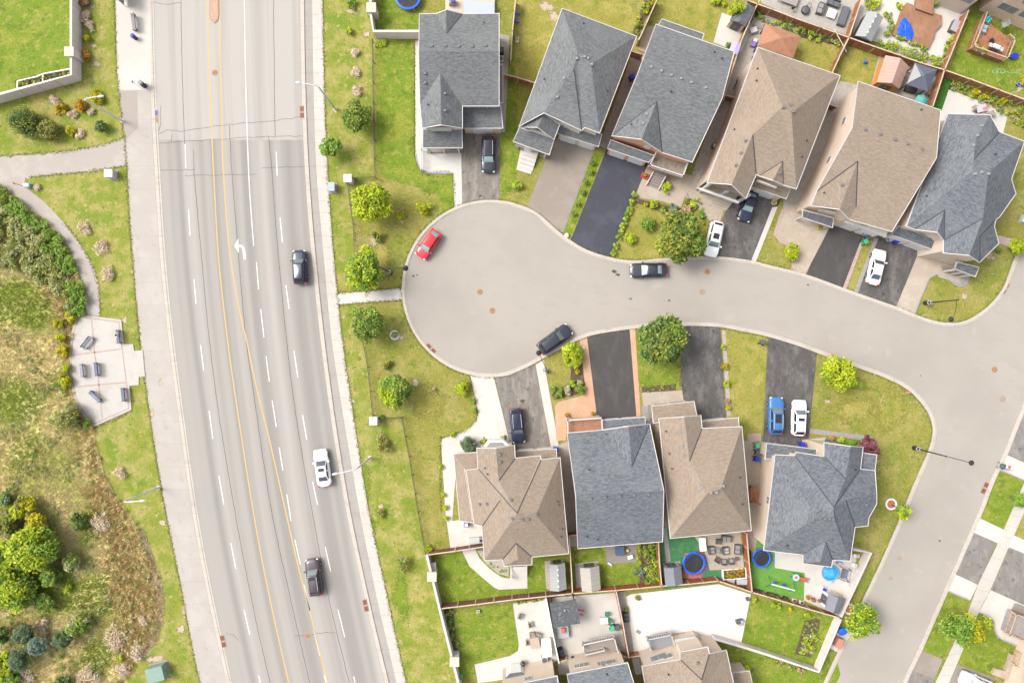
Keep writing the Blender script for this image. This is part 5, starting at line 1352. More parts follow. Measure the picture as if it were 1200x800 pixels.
bench('blue bench at the upper right of the plaza, a person seated on it',140.5,394.5,(1.5,17))
bench('grey bench near the planting at the left edge of the plaza',98,434,(1.8,16),True,GB)
bench('blue bench in the middle of the plaza',114.8,432.5,(1.8,17))
bench('grey blue bench set at a slant in the lower part of the plaza',113.2,464.5,(14,13.5),True,nmat('grey_blue_bench',(0.13,0.15,0.24),[],.5))
bench('blue bench at the lower right corner of the plaza',146.3,462,(1.8,17))
bench('dark slatted bench on the pale bus pad beside a litter bin',158.5,28,(2.5,19),True,nmat('dark_slat_bench',(0.17,0.16,0.17),[],.6),2.1)
def litter(label,px,py,mat,h=1.0,r=.28):
 b=P(px,py,0);t=thing('litter_bin',label,'litter bin',tuple(b))
 m=MB();m.lathe([(r*.85,.02),(r,h*.9),(r*1.05,h*.92),(r*.95,h)],(0,0,0),14);build('drum',m,mat,t,world=False,smooth=True)
 m=MB();m.lathe([(r*.98,h),(r*.8,h+.1),(.08,h+.16)],(0,0,0),14);build('lid',m,nmat('blue_lid',(0.05,0.06,0.3),[],.4),t,world=False,smooth=True)
litter('dark litter bin with a blue lid standing on the bus pad below the bench',159.5,45.5,BLACK)
b=P(170,101,0);t=thing('newspaper_box','dark boxy newspaper stand near the kerb of the bus pad','newspaper box',tuple(b),radians(-40))
m=MB();m.box((0,0,.1),(.5,.5,.2));m.box((0,0,.7),(.62,.55,1.0));build('box',m,BLACK,t,world=False,bevel=.03)
m=MB();m.box((-.1,0,1.23),(.45,.5,.06));build('lid',m,MGREY,t,world=False)
b=P(166,103.5,0);t=thing('bus_stop_sign','thin bus stop pole with a small plate on the bus pad','bus stop sign',tuple(b))
m=MB();m.tube((0,0,0),(0,0,2.6),.03,.03,6);build('pole',m,GALV,t,world=False)
m=MB();m.box((0,0,2.35),(.03,.32,.45));build('plate',m,LGREY,t,world=False)
b=P(151,-4,0);t=thing('bus_shelter','white roofed bus shelter cut off by the top edge on the bus pad','bus shelter',tuple(b))
m=MB();m.box((0,0,2.4),(1.0,2.9,.1));build('roof',m,nmat('pure_white_roof',(.8,.8,.8),[],.5),t,world=False,bevel=.02)
for sx in(-.42,.42):
 for sy in(-1.3,1.3):
  m=MB();m.box((sx,sy,1.2),(.06,.06,2.4));build('post',m,GALV,t,world=False)
m=MB();m.box((-.43,0,1.3),(.02,2.5,1.9));build('glass_panel',m,GLASS,t,world=False)
b=P(28,218.5,0);t=thing('trail_sign','tall yellow post with a small plate at the trail fork','sign',tuple(b))
m=MB();m.tube((0,0,0),(0,0,2.1),.05,.05,8);build('post',m,nmat('ochre_post',(.42,.3,.05),[],.6),t,world=False)
m=MB();m.box((0,0,1.95),(.04,.3,.3),.5);build('plate',m,nmat('ochre_post',(.42,.3,.05),[],.6),t,world=False)
b=P(34,218,0);t=thing('waste_station','small white dog waste box with blue side next to the yellow trail post','waste box',tuple(b))
m=MB();m.box((0,0,.35),(.6,.42,.7));build('box',m,PLASTW,t,world=False,bevel=.02)
m=MB();m.box((.36,0,.35),(.18,.4,.66));build('side_door',m,nmat('sky_blue',(.1,.3,.6),[],.5),t,world=False)
def hydrant(label,x,y,mat):
 b=P(x,y,0);t=thing('fire_hydrant',label,'fire hydrant',tuple(b))
 m=MB();m.lathe([(.17,0),(.17,.06),(.11,.08),(.11,.5),(.15,.52),(.14,.62),(.05,.72)],(0,0,0),12);build('barrel',m,mat,t,world=False,smooth=True)
 m=MB();m.tube((-.2,0,.42),(.2,0,.42),.05,.05,8);m.tube((0,0,.42),(0,.2,.42),.06,.06,8);build('nozzle',m,mat,t,world=False)
hydrant('faded red hydrant on the corner lawn inside the street bend',1063,460,nmat('faded_red',(.45,.16,.1),[],.6))
hydrant('orange hydrant at the kerb beside the bright round tree',974,415.5,nmat('hydrant_orange',(.5,.2,.06),[],.6))
hydrant('pale pink hydrant top on the lawn left of the walkway to the tan corner house',509,455,nmat('pale_pink',(.55,.27,.2),[],.6))
NF=[0]
def fence(label,pts,h=1.85,mat=None,cap=None,base=False,post=2.4,group='wooden garden fences',name='wood_fence',th=.06,facing=None):
 """pts are the pixels of the fence top"""
 NF[0]+=1
 mat=mat or FENCE;cap=cap or FCAP
 w=[P(x,y,h)for x,y in pts]
 t=thing(name,label,'fence',(w[0].x,w[0].y,0),0,group)
 rl=MB()
 for i in range(len(w)-1):
  a,b=w[i],w[i+1];d=b-a;L=d.length;r=atan2(d.y,d.x)
  m=MB();n=max(1,int(L/.15));dn=d.normalized();nr=Vector((-dn.y,dn.x,0))
  for k in range(n):
   c=a+d*((k+.5)/n);j=.008*((k*37)%5-2)
   m.box((c.x+nr.x*j,c.y+nr.y*j,h/2-.03),(L/n-.012,.022,h-.1+.02*((k*13)%3)),r)
  for zz in(.35,h-.35):
   c=(a+b)/2-nr*.04;m.box((c.x,c.y,zz),(L,.05,.09),r)
  build('panel',m,mat,t)
  c=(a+b)/2;rl.box((c.x,c.y,h-.02),(L+.06,.14,.05),r)
  k=max(1,round(L/post))
  for j in range(k+(1 if i==len(w)-2 else 0)):
   q=a+d*(j/k);m=MB();m.box((q.x,q.y,h/2+.05),(.13,.13,h+.1),r);build('post',m,cap,t)
 build('top_rail',rl,cap,t)
 return t
fence('cedar fence between the two gardens above the grey gabled houses',[(771,-3),(754,35),(748.5,47)])
fence('cedar fence running down between the balcony house and the orange roofed gazebo',[(891.5,-2),(885.6,9),(869,47),(854,95),(848,117)])
fence('long cedar fence behind the furnished stone patio at the top',[(877,1),(904,10.5),(931,21),(962,32),(995,44)])
fence('cedar fence between the furnished patio and the grey resin shed',[(1010.5,-3),(1003,20),(995,44)])
fence('cedar fence between the small lawn and the lawn with a blue ball',[(995,44),(985,64),(975,86)])
fence('cedar fence behind the pink roofed shed, below the brown deck',[(995,44),(1026,55),(1055,65),(1080,74),(1107,82)])
fence('cedar fence between the pale patio and the raised timber deck',[(1135,13),(1121,48),(1107,82)])
fence('cedar fence beside the strip of dark turf',[(1107,82),(1100,104),(1093.5,124)])
fence('cedar fence along the back of the corner house garden with yellow flowers',[(1107,82),(1138,93),(1170,105),(1202,117),(1240,131)])
fence('pale fence between the trampoline lawn and the lawn with a bare patch',[(604.5,-3),(600.5,36),(598.5,70)],mat=FCAP)
fence('short cedar fence joining the first two grey houses at the top',[(591,87),(607,91),(626,97)],h=1.6)
fence('short cedar gate fence between the pale drive house and the balcony house',[(740,60),(753,64)],h=1.7,mat=FENCE)
fence('short cedar gate fence between the balcony house and the porch house',[(848,111),(861,114.5)],h=1.7)
fence('short brown gate fence between the two tan houses',[(972,122),(981,125.5)],h=1.6,mat=FENCE_B)
fence('short cedar gate fence below the tan gable house side yard',[(1040,265),(1048,272)],h=1.6)
fence('brown stained fence across the upper end of the curved walk garden',[(500,650),(533,645.5),(566.5,640.5)],mat=FENCE_B)
fence('long brown stained fence below the curved walk garden',[(515,713),(557,708),(600,702.5),(640,698.5),(671,695)],mat=FENCE_B)
fence('red stained fence along the back of the shed and vegetable garden',[(671,695),(722,691.5),(775,686.5)],mat=FENCE_R)
fence('red stained fence behind the trampoline and patio with wicker chairs',[(775,686.5),(808,684),(842,680.5)],mat=FENCE_R)
fence('red stained fence cutting the corner behind the marigold planter',[(842,680.5),(862,687),(881,693.5)],mat=FENCE_R)
fence('cedar fence dividing the curved walk garden from the beige shed garden',[(667,629),(669,660),(671,695)],mat=FENCE)
fence('red stained fence between the vegetable plot and the trampoline garden',[(771.5,635),(773,660),(775.5,687)],mat=FENCE_R)
fence('tall red stained fence between the two trampoline gardens',[(875,625),(878,660),(881.5,694)],mat=FENCE_R)
fence('cedar fence along the bottom of the swing set yard',[(881,693.5),(915,703.5),(950,714),(983,723.5)],mat=FENCE)
fence('short red fence between the tan corner house and the slate house',[(664,628),(676,626.5)],h=1.6,mat=FENCE_R)
fence('white fence between the dining patio and the flat roofed pavilion patio',[(640,701),(647,738),(655,776)],mat=PLASTW,cap=PLASTW)
fence('cedar fence between the pavilion patio and the big white patio',[(722,692),(730,731),(737,770)])
fence('short cedar gate by the white patio house corner',[(725,767),(737,770),(750,768)],h=1.5)
fence('small cedar gate beside the black covered grill',[(655,775),(664,773)],h=1.5)
fence('cedar gate fence beside the wall of the red mulch planter house',[(600,44),(596,78)],h=1.2,mat=FCAP)if False else None
CW=nmat('boundary_wall_concrete',(0.54,0.48,0.45),[((0.58,0.52,0.5),.6,.45,.7,4),((0.48,0.42,0.39),1.0,.55,.7,4,(3,3,.3))],.9)
CWW=nmat('white_boundary_wall',(0.5,0.47,0.445),[((0.45,0.42,0.39),.8,.45,.7,4)],.9)
def bwall(label,pts,h=2.1,th=.22,mat=None,pillars=(),group='concrete boundary walls',base=False):
 mat=mat or CW
 w=[P(x,y,0 if base else h)for x,y in pts]
 t=thing('boundary_wall',label,'wall',(w[0].x,w[0].y,0),0,group)
 m=MB();c=MB()
 A=offs([(q.x,q.y)for q in w],th/2);B=offs([(q.x,q.y)for q in w],-th/2)
 A2=offs([(q.x,q.y)for q in w],th/2+.04);B2=offs([(q.x,q.y)for q in w],-th/2-.04)
 def strip(mm,A,B,z0,z1):
  mm.prism(A+B[::-1],z0,z1)
 for i in range(len(w)-1):
  strip(m,A[i:i+2],B[i:i+2],0,h-.08);strip(c,A2[i:i+2],B2[i:i+2],h-.08,h)
 build('panel',m,mat,t);build('coping',c,WHITE,t)
 gr=MB()
 for i in range(len(w)-1):
  a,b=w[i],w[i+1];L=(b-a).length;k=int(L/2.2);d=(b-a).normalized()
  for j in range(1,k):
   q=a+(b-a)*(j/k);gr.box((q.x,q.y,(h-.1)/2),(.04,th+.02,h-.14),atan2(d.y,d.x))
 if gr.v:build('joint',gr,nmat('wall_joint',(.4,.35,.33),[],.9),t)
 for(x,y)in pillars:
  q=P(x,y,h+.3);m=MB();m.box((q.x,q.y,(h+.2)/2),(.95,.95,h+.2));p=build('pillar',m,mat,t)
  m=MB();m.box((q.x,q.y,h+.28),(1.2,1.2,.16));build('cap',m,nmat('pillar_cap',(.44,.38,.31),[],.8),p)
 return t
bwall('pale concrete wall round the corner lawn at the top left',[(83,-120),(83,87.5),(0,110),(-130,146)],2.15,pillars=[(81,60.5)])
bwall('white concrete wall with a square pillar beside the trampoline lawn',[(434,-100),(434,14),(437.5,36.5),(491,36.5)],2.2,mat=CWW,pillars=[(435,9)])
bwall('white concrete wall with two pillars along the grassy verge',[(500,650),(515,713),(526,757),(537,800),(555,880)],2.0,mat=CWW,pillars=[(506,675.5),(532.5,775)])
bwall('pinkish concrete wall wrapping the street corner of the swing set yard',[(1000,643.5),(1021,647.5),(1001,690),(985.5,723)],1.5,mat=CW)
bwall('pinkish concrete wall with an angled end round the corner lawn plot',[(985.5,725),(959.5,787),(900,767),(868,757),(837,748)],1.5,mat=CW)
def chain(label,pts,h=1.3,pillars=()):
 w=[P(x,y,h*.6)for x,y in pts]
 t=thing('chain_fence',label,'fence',(w[0].x,w[0].y,0),0,'thin dark wire fences along the verge')
 m=MB();ms=MB()
 for i in range(len(w)-1):
  a,b=w[i],w[i+1];d=b-a;L=d.length;k=max(1,round(L/2.6))
  for z in(.15,.55,.95,h):m.tube((a.x,a.y,z),(b.x,b.y,z),.028 if z==h else .014,None,5)
  kk=int(L/.22)
  for j in range(kk):
   q=a+d*(j/kk);ms.tube((q.x,q.y,.1),(q.x,q.y,h),.009,None,4,False)
  for j in range(k+(1 if i==len(w)-2 else 0)):
   q=a+d*(j/k);p=MB();p.tube((q.x,q.y,0),(q.x,q.y,h+.08),.045,.045,6);build('post',p,BLACK,t)
 WIRE=nmat('dark_wire',(0.06,0.05,0.045),[],.7)
 build('rail',m,WIRE,t);build('mesh',ms,WIRE,t)
 for(x,y)in pillars:
  q=P(x,y,1.7);p=MB();p.box((q.x,q.y,.85),(.95,.95,1.7));o=build('pillar',p,CWW,t)
  p=MB();p.box((q.x,q.y,1.76),(1.02,1.02,.12));build('cap',p,CW,o)
chain('wire fence beside the first grey house, ending at a white pillar',[(437,48),(438,120),(440,208),(412,209.5)],pillars=[(407.5,209)])
chain('wire fence running down the verge past three bright trees to the link footpath',[(408,215),(411,240),(414.5,262),(416.5,300),(419,336)])
chain('wire fence from the dark tree down to a white pillar and across',[(426,400),(431.5,430),(437.5,487)],pillars=[(437.5,493)])
chain('wire fence stepping right from the pillar and down to the brown fence',[(443,490.5),(471,489),(480,535),(490.5,600),(499,648)])
t=thing('planter_trellis','white framed vegetable planter against the inside of the corner wall','planter',tuple(P(52,92,0)),0)
fr=[P(x,y,.8)for x,y in[(20,104),(20,95),(42,90),(50,86.5),(83,80.5)]]
m=MB()
for i in range(len(fr)-1):
 a,b=fr[i],fr[i+1];d=b-a;m.box(((a.x+b.x)/2,(a.y+b.y)/2,.4),(d.length+.05,.12,.8),atan2(d.y,d.x))
build('frame',m,PLASTW,t)
m=MB();m.prism([(P(x,y,0).x,P(x,y,0).y)for x,y in[(20.5,95.5),(83,81.5),(83,88),(21,105)]],0,.45);build('soil',m,SOIL,t)
m=MB();q=P(50,91,.8);m.box((q.x,q.y,.4),(.12,1.0,.8));build('divider',m,PLASTW,t)
BINS={}
def wheelie(label,x,y,mat,rot=0.0,tilt=None):
 b=P(x,y,0.55);loc=(b.x,b.y,.03)
 if mat.name in BINS:
  return dup(BINS[mat.name],loc,rot,label,'wheeled bins by the garages')
 t=thing('wheeled_bin',label,'bin',loc,rot,'wheeled bins by the garages')
 m=MB();m.box((0,0,.52),(.52,.58,.95),0,1.0)
 m.v=[(a*(1 if c>.5 else .82),b_*(1 if c>.5 else .82),c)for a,b_,c in m.v];build('body',m,mat,t,world=False,bevel=.03)
 m=MB();m.box((0.02,0,1.03),(.60,.64,.07),0,.88);build('lid',m,mat,t,world=False,bevel=.02)
 m=MB();m.tube((-.33,-.24,.98),(-.33,.24,.98),.025,.025,6);build('handle',m,BLACK,t,world=False)
 for s in(-1,1):
  m=MB();m.tube((-.26,s*.24,.11),(-.26,s*.3,.11),.11,.11,12);build('wheel',m,TYRE,t,world=False)
 BINS[mat.name]=t
 return t
wheelie('blue wheeled bin against the wall at the garage nearest the worn top drive',551,152,BINBLUE,.1)
wheelie('grey wheeled bin next to the blue one at the worn top drive garage',558.5,152.5,BINGREY,.1)
wheelie('green wheeled bin at the right end of the garage by the worn top drive',580,152,BINGREEN,.1)
wheelie('blue wheeled bin alone in the gap left of the balcony house',740,91.5,BINBLUE,.4)
wheelie('blue wheeled bin at the garage of the house with the dark awning',1011,271.5,BINBLUE,.4)
wheelie('grey wheeled bin behind a green one at the head of the grass strip',1015.5,278,BINGREY,.4)
wheelie('green wheeled bin at the head of the grass strip between two drives',1013,283.5,BINGREEN,.4)
wheelie('pale blue wheeled bin beside a blue one at the slate corner house garage',1042,280.5,nmat('bin_pale',(.3,.33,.42),[],.5),.4)
wheelie('blue wheeled bin against the garage of the slate corner house with a bay',1049.5,282.5,BINBLUE,.4)
wheelie('blue wheeled bin at the garage corner of the tan corner house',651.5,526,BINBLUE,0)
wheelie('blue wheeled bin in front of the garage behind the white suv',939.5,520.5,BINBLUE,.2)
wheelie('green wheeled bin at the top of the row beside the tan stepped house',886.5,521.5,BINGREEN,.1)
wheelie('dark grey wheeled bin in the middle of the row beside the tan stepped house',887,529.5,BINGREY,.1)
wheelie('blue wheeled bin at the bottom of the row beside the tan stepped house',886,537,BINBLUE,.1)
wheelie('green wheeled bin beside the grey one on the pavilion patio',717,734.5,BINGREEN,.2)
wheelie('dark wheeled bin at the kerb left of the drive with the blue suv',893,401,BINGREY,1.2)
wheelie('grey wheeled bin with white top on the pavilion patio by the fence',723,734,BINGREY,.2)
b=P(986.5,738.5,.3);t=thing('blue_tub','bright blue round tub beside the pavement gap under a leafy tree','tub',(b.x,b.y,.03),.5)
m=MB();m.lathe([(.40,0),(.52,.5),(.56,.52),(.56,.56),(.48,.56),(.4,.2)],(0,0,0),18,1.15,.85);build('tub',m,BLUEP,t,world=False,smooth=True)
m=MB();m.lathe([(.5,.57),(.3,.66),(.05,.68)],(0,0,0),18,1.15,.85);build('lid',m,BLUEP,t,world=False,smooth=True)
b=P(1188,66,.4);t=thing('blue_barrow_tub','royal blue plastic tub on the grass right of the timber deck','tub',(b.x,b.y,.03),.3)
m=MB();m.lathe([(.32,0),(.42,.5),(.46,.52),(.42,.56)],(0,0,0),16,1.2,.8);build('tub',m,BINBLUE,t,world=False,smooth=True)
m=MB();m.tube((-.5,0,.5),(.5,0,.5),.03,.03,6);build('handle',m,PLASTW,t,world=False)
def shed(name,label,cat_,corners,ridge,h,rh,wall_mat,roof_mat,door=None,ridge_dots=False,slab=None,ov=.12):
 """corners: 4 pixels of the eaves (in order); ridge: 'ac' runs mid of edges 0-1 -> 2-3 ; 'hip' pyramid; 'flat'"""
 w=[P(x,y,h)for x,y in corners];c=sum(w,Vector((0,0,0)))/4
 t=thing(name,label,cat_,(c.x,c.y,.03),0)
 ins=inset([(q.x,q.y)for q in w],ov)
 rm=MB()
 if ridge=='hip':
  rm.v=[tuple(q)for q in w]+[(c.x,c.y,rh)];rm.f=[(0,1,4),(1,2,4),(2,3,4),(3,0,4),(3,2,1,0)]
 elif ridge=='ridge_hip':
  e1=(w[0]+w[1])/2;e2=(w[2]+w[3])/2
  r1=e1+(e2-e1)*.38;r2=e1+(e2-e1)*.62;r1.z=r2.z=rh
  rm.v=[tuple(q)for q in w]+[tuple(r1),tuple(r2)];rm.f=[(0,1,4),(1,2,5,4),(2,3,5),(3,0,4,5),(3,2,1,0)]
 elif ridge=='flat':
  rm.prism([(q.x,q.y)for q in w],h,h+.12)
 else:
  r1=(w[0]+w[1])/2;r2=(w[2]+w[3])/2;r1.z=r2.z=rh
  rm.v=[tuple(q)for q in w]+[tuple(r1),tuple(r2)];rm.f=[(0,4,5,3),(4,1,2,5),(0,1,4),(2,3,5),(3,2,1,0)]
 for i,f in enumerate(rm.f):
  pts=[Vector(rm.v[j])for j in f];nn=(pts[1]-pts[0]).cross(pts[2]-pts[0])
  ce=sum(pts,Vector((0,0,0)))/len(pts)-Vector((c.x,c.y,h+.05))
  if nn.dot(ce)<0:rm.f[i]=f[::-1]
 ro=build('roof',rm,roof_mat,t,uv='slope')
 if wall_mat is not None:
  m=MB();m.prism(ins,0.04,h-.01);build('wall',m,wall_mat,t,uv='wall')
  if door is not None:
   a,b_=Vector(ins[door]),Vector(ins[(door+1)%4]);d=b_-a;mm=(a+b_)/2
   nr=Vector((d.y,-d.x)).normalized()
   if nr.dot(mm-c.xy)<0:nr=-nr
   q=mm+nr*.03;m=MB();m.box((q.x,q.y,.95),(min(1.3,d.length*.6),.06,1.8),atan2(d.y,d.x));o=build('door',m,DGREY,t)
   m=MB();q=mm+nr*.08;m.box((q.x,q.y,1.0),(.06,.05,.2),atan2(d.y,d.x));build('handle',m,LGREY,o)
 else:
  for q in inset([(q.x,q.y)for q in w],.25):
   m=MB();m.box((q[0],q[1],h/2),(.14,.14,h));build('post',m,DGREY,t)
 if ridge_dots:
  a=(w[0]+w[1])/2;b_=(w[2]+w[3])/2
  for k in range(4):
   q=a+(b_-a)*(.18+.21*k);m=MB();m.lathe([(.11,0),(.11,.05),(.05,.07)],(q.x,q.y,rh-.01),10);build('roof_vent',m,PLASTW,ro)
 if slab:patio(slab,slab_m,0.038,'shed_slab')
 return t
slab_m=GRAVELM
SHG=nmat('grey_resin',(0.25,0.255,0.25),[((0.22,0.225,0.22),1.2,.45,.7,3,(5,.4,1))],.7,coord='uv')
SHB=nmat('beige_resin',(0.31,0.285,0.25),[((0.27,0.25,0.215),1.0,.48,.6,2,(7,.2,1))],.7,coord='uv')
SHS=nmat('slate_resin',(0.15,0.155,0.175),[((0.125,0.13,0.15),1.0,.48,.6,2,(7,.2,1))],.7,coord='uv')
shed('shed','grey resin shed with white ridge vents beside the curved walk garden fence','shed',[(644,661),(662,659),(664,690),(645,692)],'ac',1.8,2.35,LGREY,SHG,0,True,[(638,657),(661,655),(664,668),(645,692),(640,689)])
shed('shed','beige ribbed shed in the small garden beside the vegetable plot','shed',[(679.5,665),(702,662.5),(704,690.5),(682,692.5)],'ac',1.8,2.4,LGREY,SHB,0,False,[(674,660),(701,657),(702,664),(682,668),(683,692),(675,690)])
shed('shed','small slate grey shed with a peaked roof next to a trampoline','shed',[(778,665),(798,662),(800,683),(780,686)],'ac',1.8,2.4,LGREY,SHS,0,False,[(776,660),(797,657),(799,664),(779,668)])
shed('shed','grey shed with one dark roof slope beside a stack of toys at the wall','shed',[(970.5,695),(990.5,701),(983,719.5),(966,713)],'ac',1.8,2.3,PLASTW,SHS,3,False)
shed('shed','grey resin shed with pale ridge dots by the brown deck garden','shed',[(1017,13),(1035,21),(1021,49),(1002,42)],'ac',1.9,2.5,DGREY,SHG,2,True)
shed('shed','pink roofed timber playhouse shed with an orange side beside a dark gazebo','shed',[(1037.5,65),(1065,78),(1054,104.5),(1027.5,96.5)],'ac',1.8,2.7,nmat('orange_timber',(.46,.2,.06),[],.8),nmat('pink_metal_roof',(.36,.22,.18),[((.32,.19,.155),1.0,.48,.55,2,(5,.2,1))],.6,coord='uv'),2)
shed('shed','slate roofed shed half covered by a climbing plant at the top','shed',[(866,3),(885,9),(873.5,32),(855,24)],'ac',2.1,2.6,STUCCO,R_BLUE,2)
shed('gazebo','orange hip roofed gazebo between two tan houses at the top','gazebo',[(897,27.5),(938.5,42.5),(929.5,68.5),(887,54)],'hip',2.4,3.3,None,nmat('orange_gazebo_roof',(.3,.145,.085),[((.26,.12,.068),1.5,.45,.7,3)],.8))
g2=shed('gazebo','dark blue grey gazebo with a pale panel next to the pink roofed shed','gazebo',[(1072,73.5),(1098,82),(1087.5,107.5),(1062,99)],'hip',2.4,3.2,None,nmat('blue_grey_canopy',(.085,.095,.125),[((.075,.083,.11),2,.45,.7,3)],.7))
m=MB();m.add([P(1072.5,74.5,2.45),P(1063,98,2.45),P(1079.5,89.5,3.18)],[(0,1,2)]);m.v=[(a,b_,c+.012)for a,b_,c in m.v];build('pale_panel',m,nmat('pale_canopy',(.23,.235,.23),[],.7),g2)
shed('pavilion','square flat charcoal shingled pavilion over the patio table at the bottom','pavilion',[(644.5,706.5),(675,701.5),(680,729.5),(649,735)],'flat',2.5,2.6,None,nmat('charcoal_felt',(.075,.078,.083),[((.14,.145,.15),2.6,.52,.66,4),((.045,.047,.05),4,.5,.7,4)],.9))
b=P(662,714.5,2.62);t=thing('roof_cowl','tiny dark vent in the middle of the flat pavilion roof','vent',tuple(b));m=MB();m.lathe([(.12,0),(.12,.12),(.16,.12),(.1,.2)],(0,0,0),10);build('cowl',m,MGREY,t,world=False)
b=P(862,57,1.9);t=thing('canvas_awning','small lilac canvas awning hanging by the grey roof edge at the cedar fence','awning',(b.x,b.y,0),radians(-20))
m=MB();m.add([(-.7,-.75,1.95),(.5,-.75,1.95),(.5,.75,1.85),(-.7,.75,1.85),(-.1,-.75,2.1),(-.1,.75,2.0)],[(0,4,5,3),(4,1,2,5),(3,5,4,0),(5,2,1,4)]);build('canvas',m,LILAC,t,world=False)
for s in(-.6,.4):
 m=MB();m.tube((s,-.7,0),(s,-.7,1.95),.03,.03,6);build('post',m,LGREY,t,world=False)
TR=None
def tramp(label,x,y,r,net=True):
 global TR
 q=P(x,y,.8);s=r/1.5
 t=thing('trampoline',label,'trampoline',(q.x,q.y,.03),rnd.uniform(0,6),'blue rimmed trampolines')
 m=MB();m.lathe([(r*.85,.78),(r*.85,.785)],(0,0,0),36);build('mat',m,MESHB,t,world=False)
 m=MB();m.torus((0,0,.8),r*.9,r*.085,36,8,.35);build('safety_pad',m,BLUEP,t,world=False,smooth=True)
 for k in range(4):
  a=k*pi/2+.3;m=MB();m.tube((r*.95*cos(a),r*.95*sin(a),0),(r*.95*cos(a),r*.95*sin(a),.8),.035,.035,6);build('leg',m,GALV,t,world=False)
 if net:
  for k in range(6):
   a=k*pi/3+.1;m=MB();m.tube((r*cos(a),r*sin(a),.5),(r*cos(a),r*sin(a),2.0),.03,.03,6);build('pole',m,BLUEP,t,world=False)
  m=MB()
  m.torus((0,0,2.0),r,.018,36,5);build('net_ring',m,BLUEP,t,world=False)
tramp('blue rimmed trampoline cut by the top edge on the lawn behind the first house',478.3,-3.5,1.68,False)
tramp('large blue rimmed trampoline on red mulch beside the patio with wicker chairs',813.2,659.5,1.5)
tramp('smaller blue rimmed trampoline on the turf of the swing set yard',892.5,653.5,1.22)
WICK=nmat('dark_wicker',(0.10,0.085,0.075),[((0.06,0.05,0.045),9,.45,.7,3)],.8)
GREYCUSH=nmat('grey_cushion',(0.2,0.2,0.205),[],.9)
BEIGEW=nmat('beige_wicker',(0.27,0.23,0.185),[((0.2,0.165,0.13),9,.45,.7,3)],.85)
def chair(label,x,y,rot,mat=WICK,cush=None,s=1.0,group='garden chairs',name='garden_chair',z=.04):
 q=P(x,y,.45);t=thing(name,label,'chair',(q.x,q.y,z),rot,group)
 m=MB();m.box((0,0,.36),(.62*s,.62*s,.1));build('seat',m,mat,t,world=False,bevel=.02)
 m=MB();m.box((-.3*s,0,.62),(.1,.66*s,.55));build('backrest',m,mat,t,world=False,bevel=.02)
 for k in(-1,1):
  m=MB();m.box((0,k*.33*s,.52),(.62*s,.09,.08));build('armrest',m,mat,t,world=False)
  for j in(-1,1):
   m=MB();m.box((j*.27*s,k*.3*s,.18),(.05,.05,.36));build('leg',m,mat,t,world=False)
 if cush:
  m=MB();m.box((.03,0,.45),(.5*s,.52*s,.1));build('cushion',m,cush,t,world=False,bevel=.03)
 return t
def sofa(label,x,y,rot,L=1.7,mat=WICK,cush=GREYCUSH,name='garden_sofa'):
 q=P(x,y,.45);t=thing(name,label,'sofa',(q.x,q.y,.04),rot)
 m=MB();m.box((0,0,.2),(.8,L,.4));build('base',m,mat,t,world=False,bevel=.02)
 m=MB();m.box((-.36,0,.55),(.14,L,.4));build('backrest',m,mat,t,world=False,bevel=.02)
 for k in(-1,1):
  m=MB();m.box((0,k*(L/2-.06),.47),(.78,.12,.2));build('armrest',m,mat,t,world=False,bevel=.02)
  m=MB();m.box((.06,k*(L/4-.04),.46),(.6,L/2-.16,.12));build('cushion',m,cush,t,world=False,bevel=.03)
 return t
def table(label,x,y,sx,sy,rot,mat,h=.72,name='garden_table',cat_='table',leg=BLACK):
 q=P(x,y,h);t=thing(name,label,cat_,(q.x,q.y,.04),rot)
 m=MB();m.box((0,0,h-.03),(sx,sy,.06));build('tabletop',m,mat,t,world=False,bevel=.015)
 for a in(-1,1):
  for b_ in(-1,1):
   m=MB();m.box((a*(sx/2-.08),b_*(sy/2-.08),(h-.06)/2),(.06,.06,h-.06));build('leg',m,leg,t,world=False)
 return t
sofa('long dark wicker sofa along the house side of the wicker patio',851.5,631,radians(-95),1.25)
chair('dark wicker stool chair to the left of the long wicker sofa',842,634.5,radians(-95))
sofa('dark wicker loveseat facing the middle of the wicker patio from the left',834,644.5,radians(5),1.0)
table('narrow grey glass coffee table between the wicker loveseat and a wicker chair',842,645,.45,.75,0,GLASS,.45)
sofa('wicker chaise with pale cushion in the centre of the wicker patio',850.5,645,radians(5),.95,WICK,nmat('pale_grey_cushion',(.3,.31,.31),[],.9))
sofa('two seat dark wicker sofa by the right edge of the wicker patio',865,643.5,radians(175),1.25)
chair('turned dark wicker chair at the lower left of the wicker patio',841,655.5,radians(60))
chair('dark wicker chair with pale seat, lower middle of the wicker patio',848.5,658,radians(90),WICK,GREYCUSH)
chair('dark wicker chair with pale seat, right of another at the lower edge',857,657,radians(90),WICK,GREYCUSH)
b=P(863,654,.3);t=thing('side_table','small round wicker side table at the lower right of the wicker patio','table',(b.x,b.y,.04));m=MB();m.lathe([(.26,.42),(.26,.46)],(0,0,0),16);build('tabletop',m,WICK,t,world=False);m=MB();m.lathe([(.18,0),(.06,.1),(.06,.42)],(0,0,0),12);build('base',m,WICK,t,world=False)
b=P(823.5,637.5,.6);t=thing('storage_box','long white storage chest by the left edge of the wicker patio','storage box',(b.x,b.y,.04),radians(5))
m=MB();m.box((0,0,.3),(.75,1.65,.6));build('chest',m,PLASTW,t,world=False,bevel=.03);m=MB();m.box((0,0,.62),(.82,1.72,.07));build('lid',m,nmat('pure_white_roof',(.8,.8,.8),[],.5),t,world=False,bevel=.02)
b=P(860.5,672,.4);t=thing('marigold_planter','white raised planter full of orange and yellow marigolds','planter',(b.x,b.y,.03),radians(4))
m=MB()
